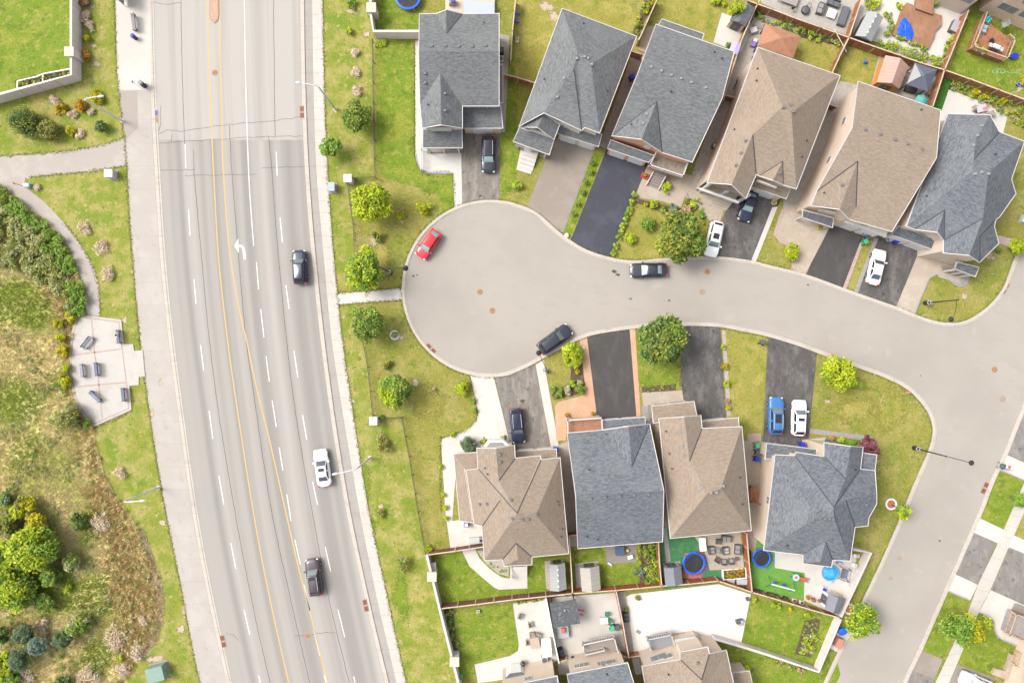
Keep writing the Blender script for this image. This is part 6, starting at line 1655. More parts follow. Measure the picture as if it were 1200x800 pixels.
for s in(-1,1):m.box((0,s*.62,.25),(3.05,.12,.5));m.box((s*1.47,0,.25),(.12,1.12,.5))
build('frame',m,PLASTW,t,world=False);m=MB();m.box((0,0,.2),(2.8,1.1,.35));build('soil',m,SOIL,t,world=False)
b=P(869,681,.4);t=thing('deck_box','grey deck storage box below the marigold planter','storage box',(b.x,b.y,.03),0)
m=MB();m.box((0,0,.28),(1.3,.65,.55));build('box',m,MGREY,t,world=False,bevel=.02);m=MB();m.box((0,0,.58),(1.36,.7,.06));build('lid',m,LGREY,t,world=False,bevel=.02)
b=P(856.5,680,.3);t=thing('white_crate','low white crate left of the grey deck box','crate',(b.x,b.y,.03),-.05);m=MB();m.box((0,0,.16),(.9,.5,.32));build('crate',m,PLASTW,t,world=False);m=MB();m.box((0,0,.33),(.94,.54,.04));build('rim',m,LGREY,t,world=False)
b=P(726.5,645,.8);t=thing('hot_tub','square dark blue covered spa on the grey back patio','spa',(b.x,b.y,.03),radians(3));m=MB();m.box((0,0,.4),(1.05,1.15,.75));build('tub',m,DGREY,t,world=False,bevel=.04);m=MB();m.box((0,0,.82),(1.12,1.2,.1));build('cover',m,nmat('navy_cover',(.055,.085,.135),[],.6),t,world=False,bevel=.03)
b=P(735,644.5,.3);t=thing('yellow_stool','small yellow stool beside the covered spa','stool',(b.x,b.y,.03));m=MB();m.lathe([(.19,.36),(.2,.4),(.19,.42)],(0,0,0),12);build('seat',m,YELP,t,world=False)
for k in range(3):m=MB();m.tube((.14*cos(k*2.1),.14*sin(k*2.1),0),(.1*cos(k*2.1),.1*sin(k*2.1),.37),.025,.025,6);build('leg',m,YELP,t,world=False)
table('small white table near the corner of the grey back patio',738.5,652.5,.7,.5,.3,PLASTW,.5,leg=PLASTW)
b=P(714.5,660.5,.2);t=thing('toy_scooter','white and purple toy ride on lying at the grey patio corner','toy',(b.x,b.y,.03),-.6);m=MB();m.box((0,0,.14),(.6,.2,.1));build('board',m,PLASTW,t,world=False);m=MB();m.tube((.25,0,.15),(.32,0,.5),.025,.025,6);m.tube((.32,-.2,.5),(.32,.2,.5),.025,.025,6);build('handlebar',m,nmat('purple',(.2,.12,.4),[],.5),t,world=False)
for s in(-.25,.25):m=MB();m.tube((s,-.05,.08),(s,.05,.08),.08,.08,10);build('wheel',m,BLACK,t,world=False)
table('round edged beige wicker dining table on the white dining patio',627,753,1.15,1.35,.2,nmat('pinkish_table',(.36,.27,.22),[],.7),.72)
for lab,x,y,r in[('beige wicker chair left of the wicker dining table',619,752,0),('beige wicker chair above the wicker dining table',623.5,743,-1.4),('beige wicker chair above right of the dining table',631,744,-1.9),('lone wicker chair in the upper left of the white dining patio',610,722,-.5),('lone wicker chair in the middle of the white dining patio',622,731.5,.2)]:
 chair(lab,x,y,r,BEIGEW,None,.9)
b=P(640.5,758,.7);t=thing('white_counter','long white covered counter against the white patio fence','counter',(b.x,b.y,.04),radians(5));m=MB();m.box((0,0,.42),(1.1,2.2,.84));build('cabinet',m,PLASTW,t,world=False,bevel=.03);m=MB();m.box((0,0,.87),(1.2,2.3,.06));build('top',m,nmat('pure_white_roof',(.8,.8,.8),[],.5),t,world=False)
b=P(638,772,.5);t=thing('air_conditioner','grey air conditioner unit below the white counter','air conditioner',(b.x,b.y,.04),.1);m=MB();m.box((0,0,.4),(.8,.8,.8));build('case',m,LGREY,t,world=False,bevel=.03);m=MB();m.lathe([(.32,.8),(.32,.83),(.1,.84)],(0,0,0),16);build('fan_grille',m,DGREY,t,world=False)
def kettle(label,x,y,r=.32,covered=False):
 b=P(x,y,.8);t=thing('barbecue',label,'barbecue',(b.x,b.y,.04),.3)
 if covered:
  m=MB();m.box((0,0,.55),(.75,1.2,1.1),0,.8);build('cover',m,BLACK,t,world=False,bevel=.12)
  m=MB();m.box((0,0,.03),(.7,1.1,.06));build('base',m,DGREY,t,world=False)
 else:
  m=MB();m.lathe([(.1,.5),(r*.9,.62),(r,.78),(r*.9,.92),(r*.4,1.02),(.03,1.06)],(0,0,0),16);build('bowl',m,BLACK,t,world=False,smooth=True)
  for k in range(3):m=MB();m.tube((.3*cos(k*2.1),.3*sin(k*2.1),0),(.15*cos(k*2.1),.15*sin(k*2.1),.6),.025,.025,6);build('leg',m,GALV,t,world=False)
  m=MB();m.tube((-.08,0,1.08),(.08,0,1.08),.025,.025,6);build('handle',m,GALV,t,world=False)
kettle('black kettle barbecue near the bay window on the dining patio',612.5,777)
kettle('black covered grill beside the white fence on the pavilion patio',657.5,765,covered=True)
q=P(659.5,740,.72);table('grey glass patio table half under the pavilion',659.8,740.5,1.45,1.5,.1,nmat('pale_glass_top',(.3,.33,.33),[],.2),.72)
b=P(659.8,737.5,.8);t=thing('red_cooler','small red cooler on the glass patio table','cooler',(b.x,b.y,.78),.1);m=MB();m.box((0,0,.18),(.42,.62,.36));build('body',m,REDP,t,world=False,bevel=.03);m=MB();m.box((0,0,.38),(.45,.65,.06));build('lid',m,nmat('light_red',(.6,.1,.07),[],.5),t,world=False,bevel=.02)
b=P(681,717,.3);t=thing('toy_slide','pink and cream toddler slide beside the flat pavilion','toy slide',(b.x,b.y,.04),radians(170));m=MB();m.add([(-.5,-.2,.06),(.4,-.2,.6),(.4,.2,.6),(-.5,.2,.06),(-.5,-.2,.02),(.4,-.2,.54),(.4,.2,.54),(-.5,.2,.02)],[(0,1,2,3),(7,6,5,4),(0,4,5,1),(1,5,6,2),(2,6,7,3),(3,7,4,0)]);build('chute',m,nmat('cream_plastic',(.5,.42,.3),[],.5),t,world=False)
for s in(-.26,.26):m=MB();m.box((.1,s,.38),(.9,.1,.35));build('side',m,nmat('pink_plastic',(.6,.12,.2),[],.5),t,world=False)
table('white folding table with green chairs on the pavilion patio',708,727,1.0,.75,.1,PLASTW,.7,leg=LGREY)
chair('green garden chair above the white folding table',711.5,719.5,-1.5,GREENP,None,.75)
chair('green garden chair right of the white folding table',713.5,727,3.1,GREENP,None,.75)
kettle('small dark kettle barbecue against the wall below the pavilion deck',671,770,.2)
b=P(671.5,768,.5)
sofa('narrow black covered bench along the cedar fence of the big white patio',733.5,722.5,radians(5),1.2,BLACK,DGREY)
b=P(748.5,740,.1);t=thing('door_mat','small grey mat lying askew on the big white patio','mat',(b.x,b.y,.04),-.6);m=MB();m.box((0,0,.012),(.62,.42,.024));build('mat',m,nmat('mat_grey',(.2,.18,.2),[],.9),t,world=False);m=MB();m.box((0,0,.026),(.5,.3,.006));build('border',m,MGREY,t,world=False)
b=P(867,729.5,.4);t=thing('toy_kitchen','dark toy stand at the right edge of the big white patio','toy',(b.x,b.y,.04),.2);m=MB();m.box((0,.2,.3),(.9,.5,.6));build('stand',m,DGREY,t,world=False,bevel=.03);m=MB();m.box((.1,-.25,.2),(.5,.3,.4));build('shelf',m,nmat('pinkish_table',(.36,.27,.22),[],.7),t,world=False);m=MB();m.box((.25,.2,.65),(.3,.3,.1));build('basin',m,LGREY,t,world=False)
b=P(876,701.5,.3);t=thing('purple_box','little dark purple box in the corner of the big white patio','box',(b.x,b.y,.04),.3);m=MB();m.box((0,0,.2),(.38,.36,.4));build('box',m,nmat('dark_purple',(.07,.03,.09),[],.6),t,world=False,bevel=.02);m=MB();m.box((0,0,.42),(.42,.4,.05));build('lid',m,DGREY,t,world=False)
b=P(879.5,758.5,.2);t=thing('green_hose_pot','bright green plastic toy on the lawn beside the angled wall','toy',(b.x,b.y,.03),-.4);m=MB();m.lathe([(.18,0),(.24,.22),(.26,.24),(.2,.24)],(0,0,0),12,1.6,.8);build('pot',m,nmat('bright_green',(.0,.42,.14),[],.5),t,world=False);m=MB();m.tube((-.3,0,.26),(.3,0,.26),.025,.025,6);build('handle',m,nmat('bright_green',(.0,.42,.14),[],.5),t,world=False)
b=P(540,792,.5);t=thing('watering_barrel','green water barrel in the corner by the white boundary wall','barrel',(b.x,b.y,.03));m=MB();m.lathe([(.26,0),(.3,.4),(.26,.8),(.24,.82)],(0,0,0),14);build('barrel',m,BINGREEN,t,world=False,smooth=True);m=MB();m.lathe([(.25,.82),(.1,.88)],(0,0,0),14);build('lid',m,GREENP,t,world=False)
b=P(560.5,715.5,.2);t=thing('garden_tap_box','small grey box at the lawn edge below the long brown fence','box',(b.x,b.y,.03));m=MB();m.box((0,0,.2),(.42,.42,.4));build('box',m,LGREY,t,world=False,bevel=.03);m=MB();m.lathe([(.1,.4),(.1,.44)],(0,0,0),10);build('cap',m,DGREY,t,world=False)
b=P(546.5,614.5,.8);t=thing('rain_barrel','navy square bin with a white top by the tan corner house wall','bin',(b.x,b.y,.04));m=MB();m.box((0,0,.45),(.62,.6,.9));build('body',m,nmat('navy_plastic',(.06,.06,.2),[],.5),t,world=False,bevel=.03);m=MB();m.box((0,0,.93),(.4,.4,.06));build('lid',m,PLASTW,t,world=False)
b=P(556,633.5,.6);t=thing('cold_frame','pale clear lidded frame on the side patio of the tan corner house','cold frame',(b.x,b.y,.04),.06);m=MB();m.box((0,0,.25),(1.45,.75,.5));build('frame',m,WHITEC,t,world=False);m=MB();m.box((0,0,.52),(1.35,.65,.03));build('glass_lid',m,nmat('frosted_panel',(0.36,0.38,0.37),[],.25),t,world=False)
b=P(564,632,.4);t=thing('air_conditioner','grey air conditioner against the tan corner house side wall','air conditioner',(b.x,b.y,.04));m=MB();m.box((0,0,.4),(.5,.7,.8));build('case',m,MGREY,t,world=False,bevel=.02);m=MB();m.lathe([(.2,.8),(.2,.83)],(0,0,0),14);build('fan_grille',m,BLACK,t,world=False)
b=P(508,663,.6);t=thing('garden_cabinet','narrow grey cabinet standing against the white boundary wall','cabinet',(b.x,b.y,.03),.1);m=MB();m.box((0,0,.5),(.7,1.1,1.0));build('case',m,LGREY,t,world=False,bevel=.02);m=MB();m.box((0,0,1.03),(.76,1.16,.06));build('top',m,WHITEC,t,world=False)
b=P(655,695.5,.3);t=thing('white_planter_box','pair of white planter boxes below the shed with ridge vents','planter',(b.x,b.y,.03));
for s in(-.35,.35):m=MB();m.box((s,0,.2),(.62,.4,.4));build('box',m,PLASTW,t,world=False)
def pot(label,x,y,mat,fol,r=.2,h=.35,lab_cat='plant pot'):
 b=P(x,y,.2);t=thing('plant_pot',label,lab_cat,(b.x,b.y,.04))
 m=MB();m.lathe([(r*.75,0),(r,h),(r*1.08,h+.02),(r*.9,h+.02),(r*.85,h-.06)],(0,0,0),14);build('pot',m,mat,t,world=False,smooth=True)
 POTS.append((t,(0,0,h+.12),r*1.3,fol))
POTS=[]
pot('round pot with orange flowers, left of another on the swing yard patio',946.5,699,TERRA,'ORANGE',.26)
pot('round terracotta pot with brownish plant near the shed on the swing yard patio',952.5,701.5,TERRA,'RUST',.24)
pot('small terracotta pot right beside the shed on the swing yard patio',960,703,TERRA,'RUST',.18)
pot('pot of yellow flowers left of the steps by the salmon balcony',664,486,TERRA,'GOLD',.24)
pot('pot of yellow flowers at the right end of the salmon paving',695,484,TERRA,'GOLD',.24)
pot('yellow flower pot by the awning porch',960,267,YELP,'GOLD',.25)
pot('white and teal flower pot at the garage corner of the gabled porch house',906.5,237.5,PLASTW,'GOLD',.34)
pot('terracotta pot on the timber porch at the right edge',1194,733,TERRA,'GREEN',.22)
b=P(756,206,.4);t=thing('red_planter','red edged planter beside the balcony house ramp','planter',(b.x,b.y,.04),radians(-18));m=MB();m.box((0,-.28,.2),(.95,.12,.4));m.box((0,.28,.2),(.95,.12,.4));m.box((-.42,0,.2),(.12,.5,.4));m.box((.42,0,.2),(.12,.5,.4));build('frame',m,REDP,t,world=False);m=MB();m.box((0,0,.18),(.75,.48,.3));build('soil',m,SOIL,t,world=False)
POTS.append((t,(0,0,.4),.3,'GREEN'))
def deck(name,label,pts,z,mat,skirt=None,railpts=None,railmat=None):
 w=[P(x,y,z)for x,y in pts];c=w[0]
 t=thing(name,label,'deck',(c.x,c.y,0))
 m=MB();m.prism([(q.x,q.y)for q in w],z-.12,z);build('floor',m,mat,t)
 m=MB();m.prism(inset([(q.x,q.y)for q in w],.08),0,z-.12);build('skirt',m,skirt or mat,t)
 if railpts:rail(t,railpts,z,.95,mat=railmat or WOODP,gap=.28)
 return t
dk=deck('garden_deck','wide brown composite deck partly under a blue tarpaulin',[(1063,3),(1078,9.5),(1104,18.5),(1103.5,29),(1096,37),(1095,43),(1088,57.5),(1046,41),(1050,30),(1058,8)],.45,DECK)
deck('upper_deck','smaller raised brown deck step against the beige house end',[(1075,-4),(1079,-8),(1096,-4),(1093,17),(1073,10)],.8,DECK)
b=P(1060,37,.5);t=thing('tarpaulin','crumpled blue tarpaulin spread over the brown deck','tarpaulin',(b.x,b.y,0))
tp=[(1060,20),(1063.5,23.5),(1068,30.5),(1071,39),(1070.5,43),(1068,48),(1065.5,47),(1058,43),(1051,40.5),(1052,34.5),(1054,27),(1057,24)]
m=MB();cw=P(1061,36,.62);r_=random.Random(4)
ring0=[P(x,y,.47+.04*(i%2))for i,(x,y)in enumerate(tp)]
n=len(ring0);m.v=[tuple(q)for q in ring0]
for f_,hh in((.75,.56),(.5,.6),(.25,.58)):
 m.v+=[((q.x-cw.x)*f_+cw.x+r_.uniform(-.05,.05),(q.y-cw.y)*f_+cw.y+r_.uniform(-.05,.05),hh+r_.uniform(-.06,.06))for q in ring0]
for k in range(3):
 for i in range(n):m.f.append((k*n+i,k*n+(i+1)%n,(k+1)*n+(i+1)%n,(k+1)*n+i))
m.v.append((cw.x,cw.y,.6));m.f+=[(3*n+i,3*n+(i+1)%n,4*n)for i in range(n)]
ob=build('sheet',m,TARPB,t);
if ob.data.polygons[0].normal.z<0:ob.data.flip_normals()
ob.modifiers.new('s','SOLIDIFY').thickness=.01
deck('timber_deck','raised reddish timber deck with railings behind the brick house',[(1151.5,18.5),(1137,57),(1175,71),(1186,47),(1166,33)],1.1,DECKR,FENCE,[(1151.5,18.5),(1136.5,57.5),(1175.5,71.5),(1184,50),(1178,44)],WOODP)
def umbrella_closed(label,x,y,mat):
 b=P(x,y,1.2);t=thing('closed_umbrella',label,'umbrella',(b.x,b.y,1.12));m=MB();m.lathe([(.16,.7),(.1,1.6),(.03,1.9)],(0,0,0),10);build('canopy',m,mat,t,world=False);m=MB();m.tube((0,0,0),(0,0,.8),.03,.03,6);build('pole',m,BLACK,t,world=False);m=MB();m.lathe([(.28,0),(.28,.06)],(0,0,0),12);build('base',m,DGREY,t,world=False)
sofa('pale blue loveseat by the left railing of the timber deck',1146.5,38,radians(-20),.9,LGREY,nmat('pale_blue_cushion',(.22,.32,.36),[],.9)).location.z=1.12
chair('turquoise folding chair in the upper corner of the timber deck',1151.5,28,radians(-40),nmat('turquoise',(.04,.42,.52),[],.6),None,.9).location.z=1.12
chair('grey green chair near the brick wall on the timber deck',1171,32.5,radians(-160),nmat('sage_fabric',(.22,.26,.22),[],.9),None,1.1).location.z=1.12
b=P(1167,55.5,1.9);t=thing('gas_grill','silver gas grill with open side shelf on the timber deck','barbecue',(b.x,b.y,1.12),radians(-22));m=MB();m.box((0,0,.45),(1.0,.55,.9));build('cabinet',m,DGREY,t,world=False);m=MB();m.box((0,0,1.0),(.95,.55,.22),0,.85);build('hood',m,nmat('stainless',(.5,.5,.52),[],.35),t,world=False,bevel=.04)
for s in(-.72,.72):m=MB();m.box((s,0,.85),(.45,.5,.05));build('side_shelf',m,LGREY,t,world=False)
b=P(1163.5,46.5,1.7);t=thing('office_chair','navy blue swivel chair behind the silver gas grill','chair',(b.x,b.y,1.12),.8);m=MB();m.box((0,0,.45),(.5,.5,.09));build('seat',m,nmat('navy_fabric',(.03,.035,.08),[],.8),t,world=False,bevel=.03);m=MB();m.box((-.26,0,.75),(.08,.48,.6));build('backrest',m,nmat('navy_fabric',(.03,.035,.08),[],.8),t,world=False,bevel=.03);m=MB();m.tube((0,0,.05),(0,0,.42),.04,.04,8)
for k in range(5):m.tube((0,0,.08),(.3*cos(k*1.257),.3*sin(k*1.257),.05),.03,.03,6)
build('swivel_base',m,BLACK,t,world=False)
for i,(x,y,lab,fo)in enumerate([(1145,48,'uppermost white pot along the left side of the timber deck','GREEN'),(1145.3,53,'second white pot on the timber deck, with orange blooms','ORANGE'),(1145.5,58,'lower white pot by the left rail of the timber deck','LIME'),(1152.5,57.5,'pot of bright yellow flowers on the timber deck','YELLOW'),(1153,62,'lowest white pot near the front rail of the timber deck','GREEN')]):
 pot(lab,x,y,PLASTW,fo,.2);POTS[-1][0].location.z=1.12;q=P(x,y,1.4);POTS[-1][0].location.x=q.x;POTS[-1][0].location.y=q.y
b=P(1119,31,.6);t=thing('outdoor_grill','grey rounded outdoor spa cover by the cedar fence of the pale patio','spa',(b.x,b.y,.04),radians(65));m=MB();m.box((0,0,.35),(1.6,.95,.7));build('tub',m,DGREY,t,world=False,bevel=.1);m=MB();m.box((0,0,.74),(1.5,.85,.1));build('cover',m,nmat('pale_grey_vinyl',(.3,.28,.3),[],.6),t,world=False,bevel=.04)
b=P(944,12,.4);t=thing('fire_pit','round black fire pit with a white lid tray on the stone patio','fire pit',(b.x,b.y,.04));m=MB();m.lathe([(.45,0),(.52,.4),(.55,.42),(.48,.42),(.4,.3)],(0,0,0),18);build('bowl',m,BLACK,t,world=False,smooth=True);m=MB();m.lathe([(.46,.43),(.3,.5),(.04,.52)],(0,0,0),18);build('lid',m,DGREY,t,world=False,smooth=True)
b=P(949,6.5,.6);t=thing('wire_chair','open wire frame chair behind the round fire pit','chair',(b.x,b.y,.04),.5)
m=MB();m.torus((0,0,.42),.32,.02,16,5);build('seat',m,BLACK,t,world=False)
m=MB();m.path([(.3*cos(a),.3*sin(a),.42+.45*max(0,sin(a)))for a in[k*.3 for k in range(12)]],.02,5);build('backrest',m,BLACK,t,world=False)
for a in(0.6,2.2,3.8,5.4):m=MB();m.tube((.3*cos(a),.3*sin(a),0),(.3*cos(a),.3*sin(a),.42),.02,.02,5);build('leg',m,BLACK,t,world=False)
sofa('dark grey armchair sofa left of the white table on the stone patio',962,10,radians(160),1.5,DGREY,MGREY)
sofa('dark grey sofa cut by the top edge of the stone patio',977,3.5,radians(-110),1.6,DGREY,nmat('charcoal_cushion',(.1,.1,.115),[],.9))
table('square white table in the middle of the stone patio',974.5,16,1.1,1.1,radians(-20),nmat('pure_white_roof',(.8,.8,.8),[],.5),.5,leg=PLASTW)
b=P(989,19,.45);t=thing('covered_lounger','long dark covered lounger on the stone patio','lounger',(b.x,b.y,.04),radians(70));m=MB();m.box((0,0,.22),(2.55,.95,.44));build('base',m,DGREY,t,world=False,bevel=.05);m=MB();m.box((0,0,.5),(2.4,.85,.12));build('cover',m,nmat('charcoal_cushion',(.1,.1,.115),[],.9),t,world=False,bevel=.05)
table('grey patio bench table cut by the top edge at the left stone patio',925,-2,2.4,1.4,radians(-20),nmat('taupe_top',(.25,.21,.2),[],.8),.6)
kettle('small black folded chair like barbecue on the left stone patio',929.5,9,.22)
def ball(label,x,y,r,mat):
 b=P(x,y,r);t=thing('play_ball',label,'ball',(b.x,b.y,.03));m=MB();m.ball((0,0,r),r,14,10);build('shell',m,mat,t,world=False,smooth=True);m=MB();m.lathe([(r*.25,2*r*.985),(.02,2*r*1.0)],(0,0,0),10);build('cap',m,CYANP,t,world=False)
ball('blue play ball lying on the small lawn below the cedar fence',1014,72.5,.24,BLUEP)
t=thing('patio_umbrella','closed teal patio umbrella canopy beside the dark gazebo','umbrella',tuple(P(1080.5,117,0)))
m=MB();q=P(1081,117.5,2.0);m.lathe([(.85,1.75),(.5,2.05),(.05,2.25)],(q.x,q.y,0),6);build('canopy',m,TEALP,t);m=MB();m.tube((q.x,q.y,0),(q.x,q.y,2.2),.03,.03,6);build('pole',m,LGREY,t)
b=P(1067.5,105,.5);t=thing('black_chest','black lidded chest below the dark gazebo','storage box',(b.x,b.y,.04),radians(-17));m=MB();m.box((0,0,.3),(1.4,.7,.6));build('chest',m,BLACK,t,world=False,bevel=.03);m=MB();m.box((0,0,.63),(1.46,.76,.06));build('lid',m,nmat('soft_black',(.03,.03,.032),[],.7),t,world=False)
b=P(1089,108.5,.4);t=thing('toy_tricycle','yellow and orange toy tricycle against the cedar fence','toy',(b.x,b.y,.04),1.1)
m=MB();m.path([(-.3,0,.25),(.2,0,.35),(.3,0,.55)],.05,6);build('frame',m,YELP,t,world=False);m=MB();m.box((-.1,0,.4),(.25,.2,.06));build('seat',m,ORANGEP,t,world=False)
for(a,b_)in((.3,0),(-.3,.2),(-.3,-.2)):m=MB();m.tube((a,b_-.03,.16),(a,b_+.03,.16),.16,.16,12);build('wheel',m,BLACK,t,world=False)
b=P(991,62,.6);t=thing('leaning_pole_net','white pole with a round net hoop leaning at the fence corner','net',(b.x,b.y,.0),0)
p0,p1=P(978,35,1.9),P(992,61,.9);m=MB();m.tube(p0,p1,.05,.05,8);build('handle',m,PLASTW,t);m=MB();q=P(993,62.5,.8);m.torus((q.x,q.y,.8),.26,.04,18,6);build('hoop',m,DGREY,t)
b=P(901,48,.3);t=thing('garden_cart','purple and white garden cart beside the orange gazebo','cart',(b.x,b.y,.04),1.2)
m=MB();m.box((0,0,.35),(1.0,.55,.3));build('tray',m,nmat('purple',(.2,.12,.4),[],.5),t,world=False,bevel=.03)
for a in(-.35,.35):
 for b_ in(-.28,.28):m=MB();m.tube((a,b_-.03,.15),(a,b_+.03,.15),.15,.15,12);build('wheel',m,BLACK,t,world=False)
m=MB();m.box((.3,0,.55),(.4,.5,.12));build('sack',m,PLASTW,t,world=False,bevel=.04)
t.location=P(883.5,51,.3);t.location.z=.04;ROOT[t.name]=Matrix.Translation(t.location)@Matrix.Rotation(1.2,4,'Z')
b=P(882.5,36,.4);t=thing('white_bin_box','white lidded box on the concrete left of the orange gazebo','storage box',(b.x,b.y,.04),.3);m=MB();m.box((0,0,.3),(.8,.6,.6));build('box',m,PLASTW,t,world=False,bevel=.03);m=MB();m.box((0,0,.62),(.84,.64,.05));build('lid',m,WHITE,t,world=False)
b=P(889,27,.3);t=thing('wood_pallet','grey weathered timber platform above the orange gazebo','pallet',(b.x,b.y,.04),radians(-18))
for k in range(8):m=MB();m.box((-.75+k*.2,0,.14),(.16,1.1,.04));build('slat',m,SIDEC,t,world=False)
m=MB()
for s in(-.45,0,.45):m.box((0,s,.06),(1.55,.1,.12))
build('bearer',m,SIDEC,t,world=False)
b=P(1151,127.5,.5);table('round pale patio table with clutter on the white rear patio',1150.5,127,1.3,.9,.3,LGREY,.7)
chair('grey brown chair left of the cluttered table on the white rear patio',1143.5,127,0,BEIGEW,None,.9);chair('grey brown chair below the cluttered table on the white rear patio',1148.5,132.5,1.6,BEIGEW,None,.9);chair('grey brown chair right of the cluttered table near the bed',1162,133,2.2,BEIGEW,None,.9);chair('grey brown chair above the cluttered table on the white rear patio',1155,122.5,-1.5,BEIGEW,None,.9)
b=P(1158.5,127,.8);t=thing('red_cloth','folded coral red cloth on the cluttered patio table','cloth',(b.x+.35,b.y,.755),.3);t.location=(P(1154.5,127,.75).x,P(1154.5,127,.75).y,.755);m=MB();m.box((0,0,.02),(.6,.34,.04));build('fold',m,nmat('coral',(.6,.14,.16),[],.9),t,world=False);m=MB();m.box((.05,0,.05),(.45,.3,.03));build('flap',m,nmat('coral',(.6,.14,.16),[],.9),t,world=False)
b=P(1148,119,.2);t=thing('small_blue_pail','small blue grey pail at the edge of the white rear patio','pail',(b.x,b.y,.04));m=MB();m.lathe([(.13,0),(.17,.3),(.15,.3)],(0,0,0),12);build('pail',m,nmat('blue_grey_pail',(.15,.2,.34),[],.5),t,world=False);m=MB();m.torus((0,0,.3),.16,.02,14,5);build('rim',m,LGREY,t,world=False)
t=thing('garden_hose','pale green garden hose coiled on the lawn behind the timber deck','hose',tuple(P(1165,84,.03)))
hp=[P(1165+4*cos(a*.5)+a*.35,83.5+2.6*sin(a*.5),.05)for a in range(0,30)]+[P(1180+k*2.6,84+sin(k)*1.2+k*.5,.05)for k in range(0,9)]
m=MB();m.path(hp,.035,6);build('hose',m,nmat('mint_hose',(.2,.42,.22),[],.5),t);m=MB();q=hp[0];m.tube(q,(q.x+.2,q.y,.06),.05,.03,8);build('nozzle',m,YELP,t)
b=P(1193.5,99,.3);t=thing('blue_bucket','deep blue bucket beside the yellow shrub at the right edge','bucket',(b.x,b.y,.03));m=MB();m.lathe([(.17,0),(.22,.38),(.19,.38)],(0,0,0),14);build('bucket',m,BINBLUE,t,world=False,smooth=True);m=MB();m.torus((0,0,.38),.21,.02,16,5);build('rim',m,LGREY,t,world=False)
dkk=deck('back_deck','pale timber deck behind the first grey house at the top edge',[(523,-30),(581,-30),(579,17),(523,17)],.5,nmat('pale_deck',(.42,.36,.3),[((.36,.3,.24),1,.5,.7,4,(.5,6,1))],.85))
b=P(530,2.5,1.0);t=thing('deck_grill','dark covered grill on the pale deck at the top edge','barbecue',(b.x,b.y,.5));m=MB();m.box((0,0,.4),(.8,.7,.8));build('cabinet',m,MGREY,t,world=False);m=MB();m.box((.1,0,.9),(.5,.6,.25));build('hood',m,nmat('navy_plastic',(.06,.06,.2),[],.5),t,world=False,bevel=.06)
b=P(562,9,.9);t=thing('shade_sail','pale blue grey shade panel over the end of the pale deck','shade sail',(b.x,b.y,.5),0)
m=MB();m.add([(-2,-.9,.5),(1.9,-.9,.45),(1.9,.5,.5),(-2,.9,.52),(-2,-.9,.46),(1.9,-.9,.41),(1.9,.5,.46),(-2,.9,.48)],[(0,1,2,3),(7,6,5,4),(0,4,5,1),(1,5,6,2),(2,6,7,3),(3,7,4,0)]);build('canvas',m,nmat('pale_blue_canvas',(.33,.37,.41),[],.8),t,world=False)
for(a,b_)in((-1.9,-.85),(1.85,-.85),(1.85,.45),(-1.9,.85)):m=MB();m.tube((a,b_,0),(a,b_,.48),.04,.04,6);build('post',m,LGREY,t,world=False)
b=P(606,20.5,.3);t=thing('toy_goal','small bright blue toy goal frame against the pale fence','toy goal',(b.x,b.y,.03))
m=MB();m.path([(.35,.55,.06),(-.25,.5,.06),(-.3,0,.06),(-.25,-.5,.06),(.2,-.55,.06)],.1,8);m.ball((.2,-.55,.09),.14,8,6);build('frame',m,BLUEP,t,world=False);m=MB();m.path([(-.25,.5,.06),(-.25,.5,.6),(-.25,-.5,.6),(-.25,-.5,.06)],.05,6);build('crossbar',m,BLUEP,t,world=False)
b=P(606,46.5,.3);t=thing('stone_ornament','pale stone garden ornament by the pale fence','ornament',(b.x,b.y,.03));m=MB();m.box((0,0,.12),(.5,.7,.24));build('base',m,WHITEC,t,world=False,bevel=.05);m=MB();m.ball((0,.1,.38),.2,10,7);build('boulder',m,DIRT,t,world=False)
for lab,x,y,mt in[('black air conditioner in the right side yard of the first house',587,60,BLACK),('pale air conditioner below another in the side yard of the first house',587,70,LGREY)]:
 b=P(x,y,.4);t=thing('air_conditioner',lab,'air conditioner',(b.x,b.y,.04));m=MB();m.box((0,0,.35),(.7,.75,.7));build('case',m,mt,t,world=False,bevel=.03);m=MB();m.lathe([(.27,.7),(.27,.73)],(0,0,0),14);build('fan_grille',m,DGREY,t,world=False)
b=P(862.5,97.5,.4);t=thing('bicycle','dark bicycle leaning by the fence left of the porch house','bicycle',(b.x,b.y,.04),radians(70))
m=MB();m.path([(-.5,0,.34),(-.1,0,.34),(.35,0,.8),(-.25,0,.8),(-.1,0,.34)],.03,6);m.path([(.35,0,.8),(.5,0,.34)],.03,6);build('frame',m,BLACK,t,world=False)
for s in(-.5,.5):m=MB();m.v=[];m.torus((0,0,0),.32,.03,20,6);m.v=[(a+s,c,b_+.34)for a,b_,c in m.v];build('wheel',m,TYRE,t,world=False)
m=MB();m.box((-.28,0,.86),(.24,.14,.06));build('saddle',m,BLACK,t,world=False);m=MB();m.tube((.35,-.28,.95),(.35,.28,.95),.025,.025,6);m.tube((.35,0,.78),(.35,0,.95),.025,.025,6);build('handlebar',m,LGREY,t,world=False)
b=P(837,171.5,.4);t=thing('air_conditioner','dark round topped air conditioner beside the gabled porch house','air conditioner',(b.x,b.y,.04),.4);m=MB();m.lathe([(.36,0),(.36,.7),(.3,.75)],(0,0,0),16);build('case',m,DGREY,t,world=False);m=MB();m.lathe([(.26,.76),(.05,.8)],(0,0,0),14);build('fan_grille',m,LGREY,t,world=False)
t=thing('swing_set','blue legged white beam swing set on the bright turf','swing set',tuple(P(917,688,0)))
TEALM=nmat('teal_steel',(.03,.16,.26),[],.4)
p0,p1=P(904,684,1.9),P(931.5,691.5,1.9)
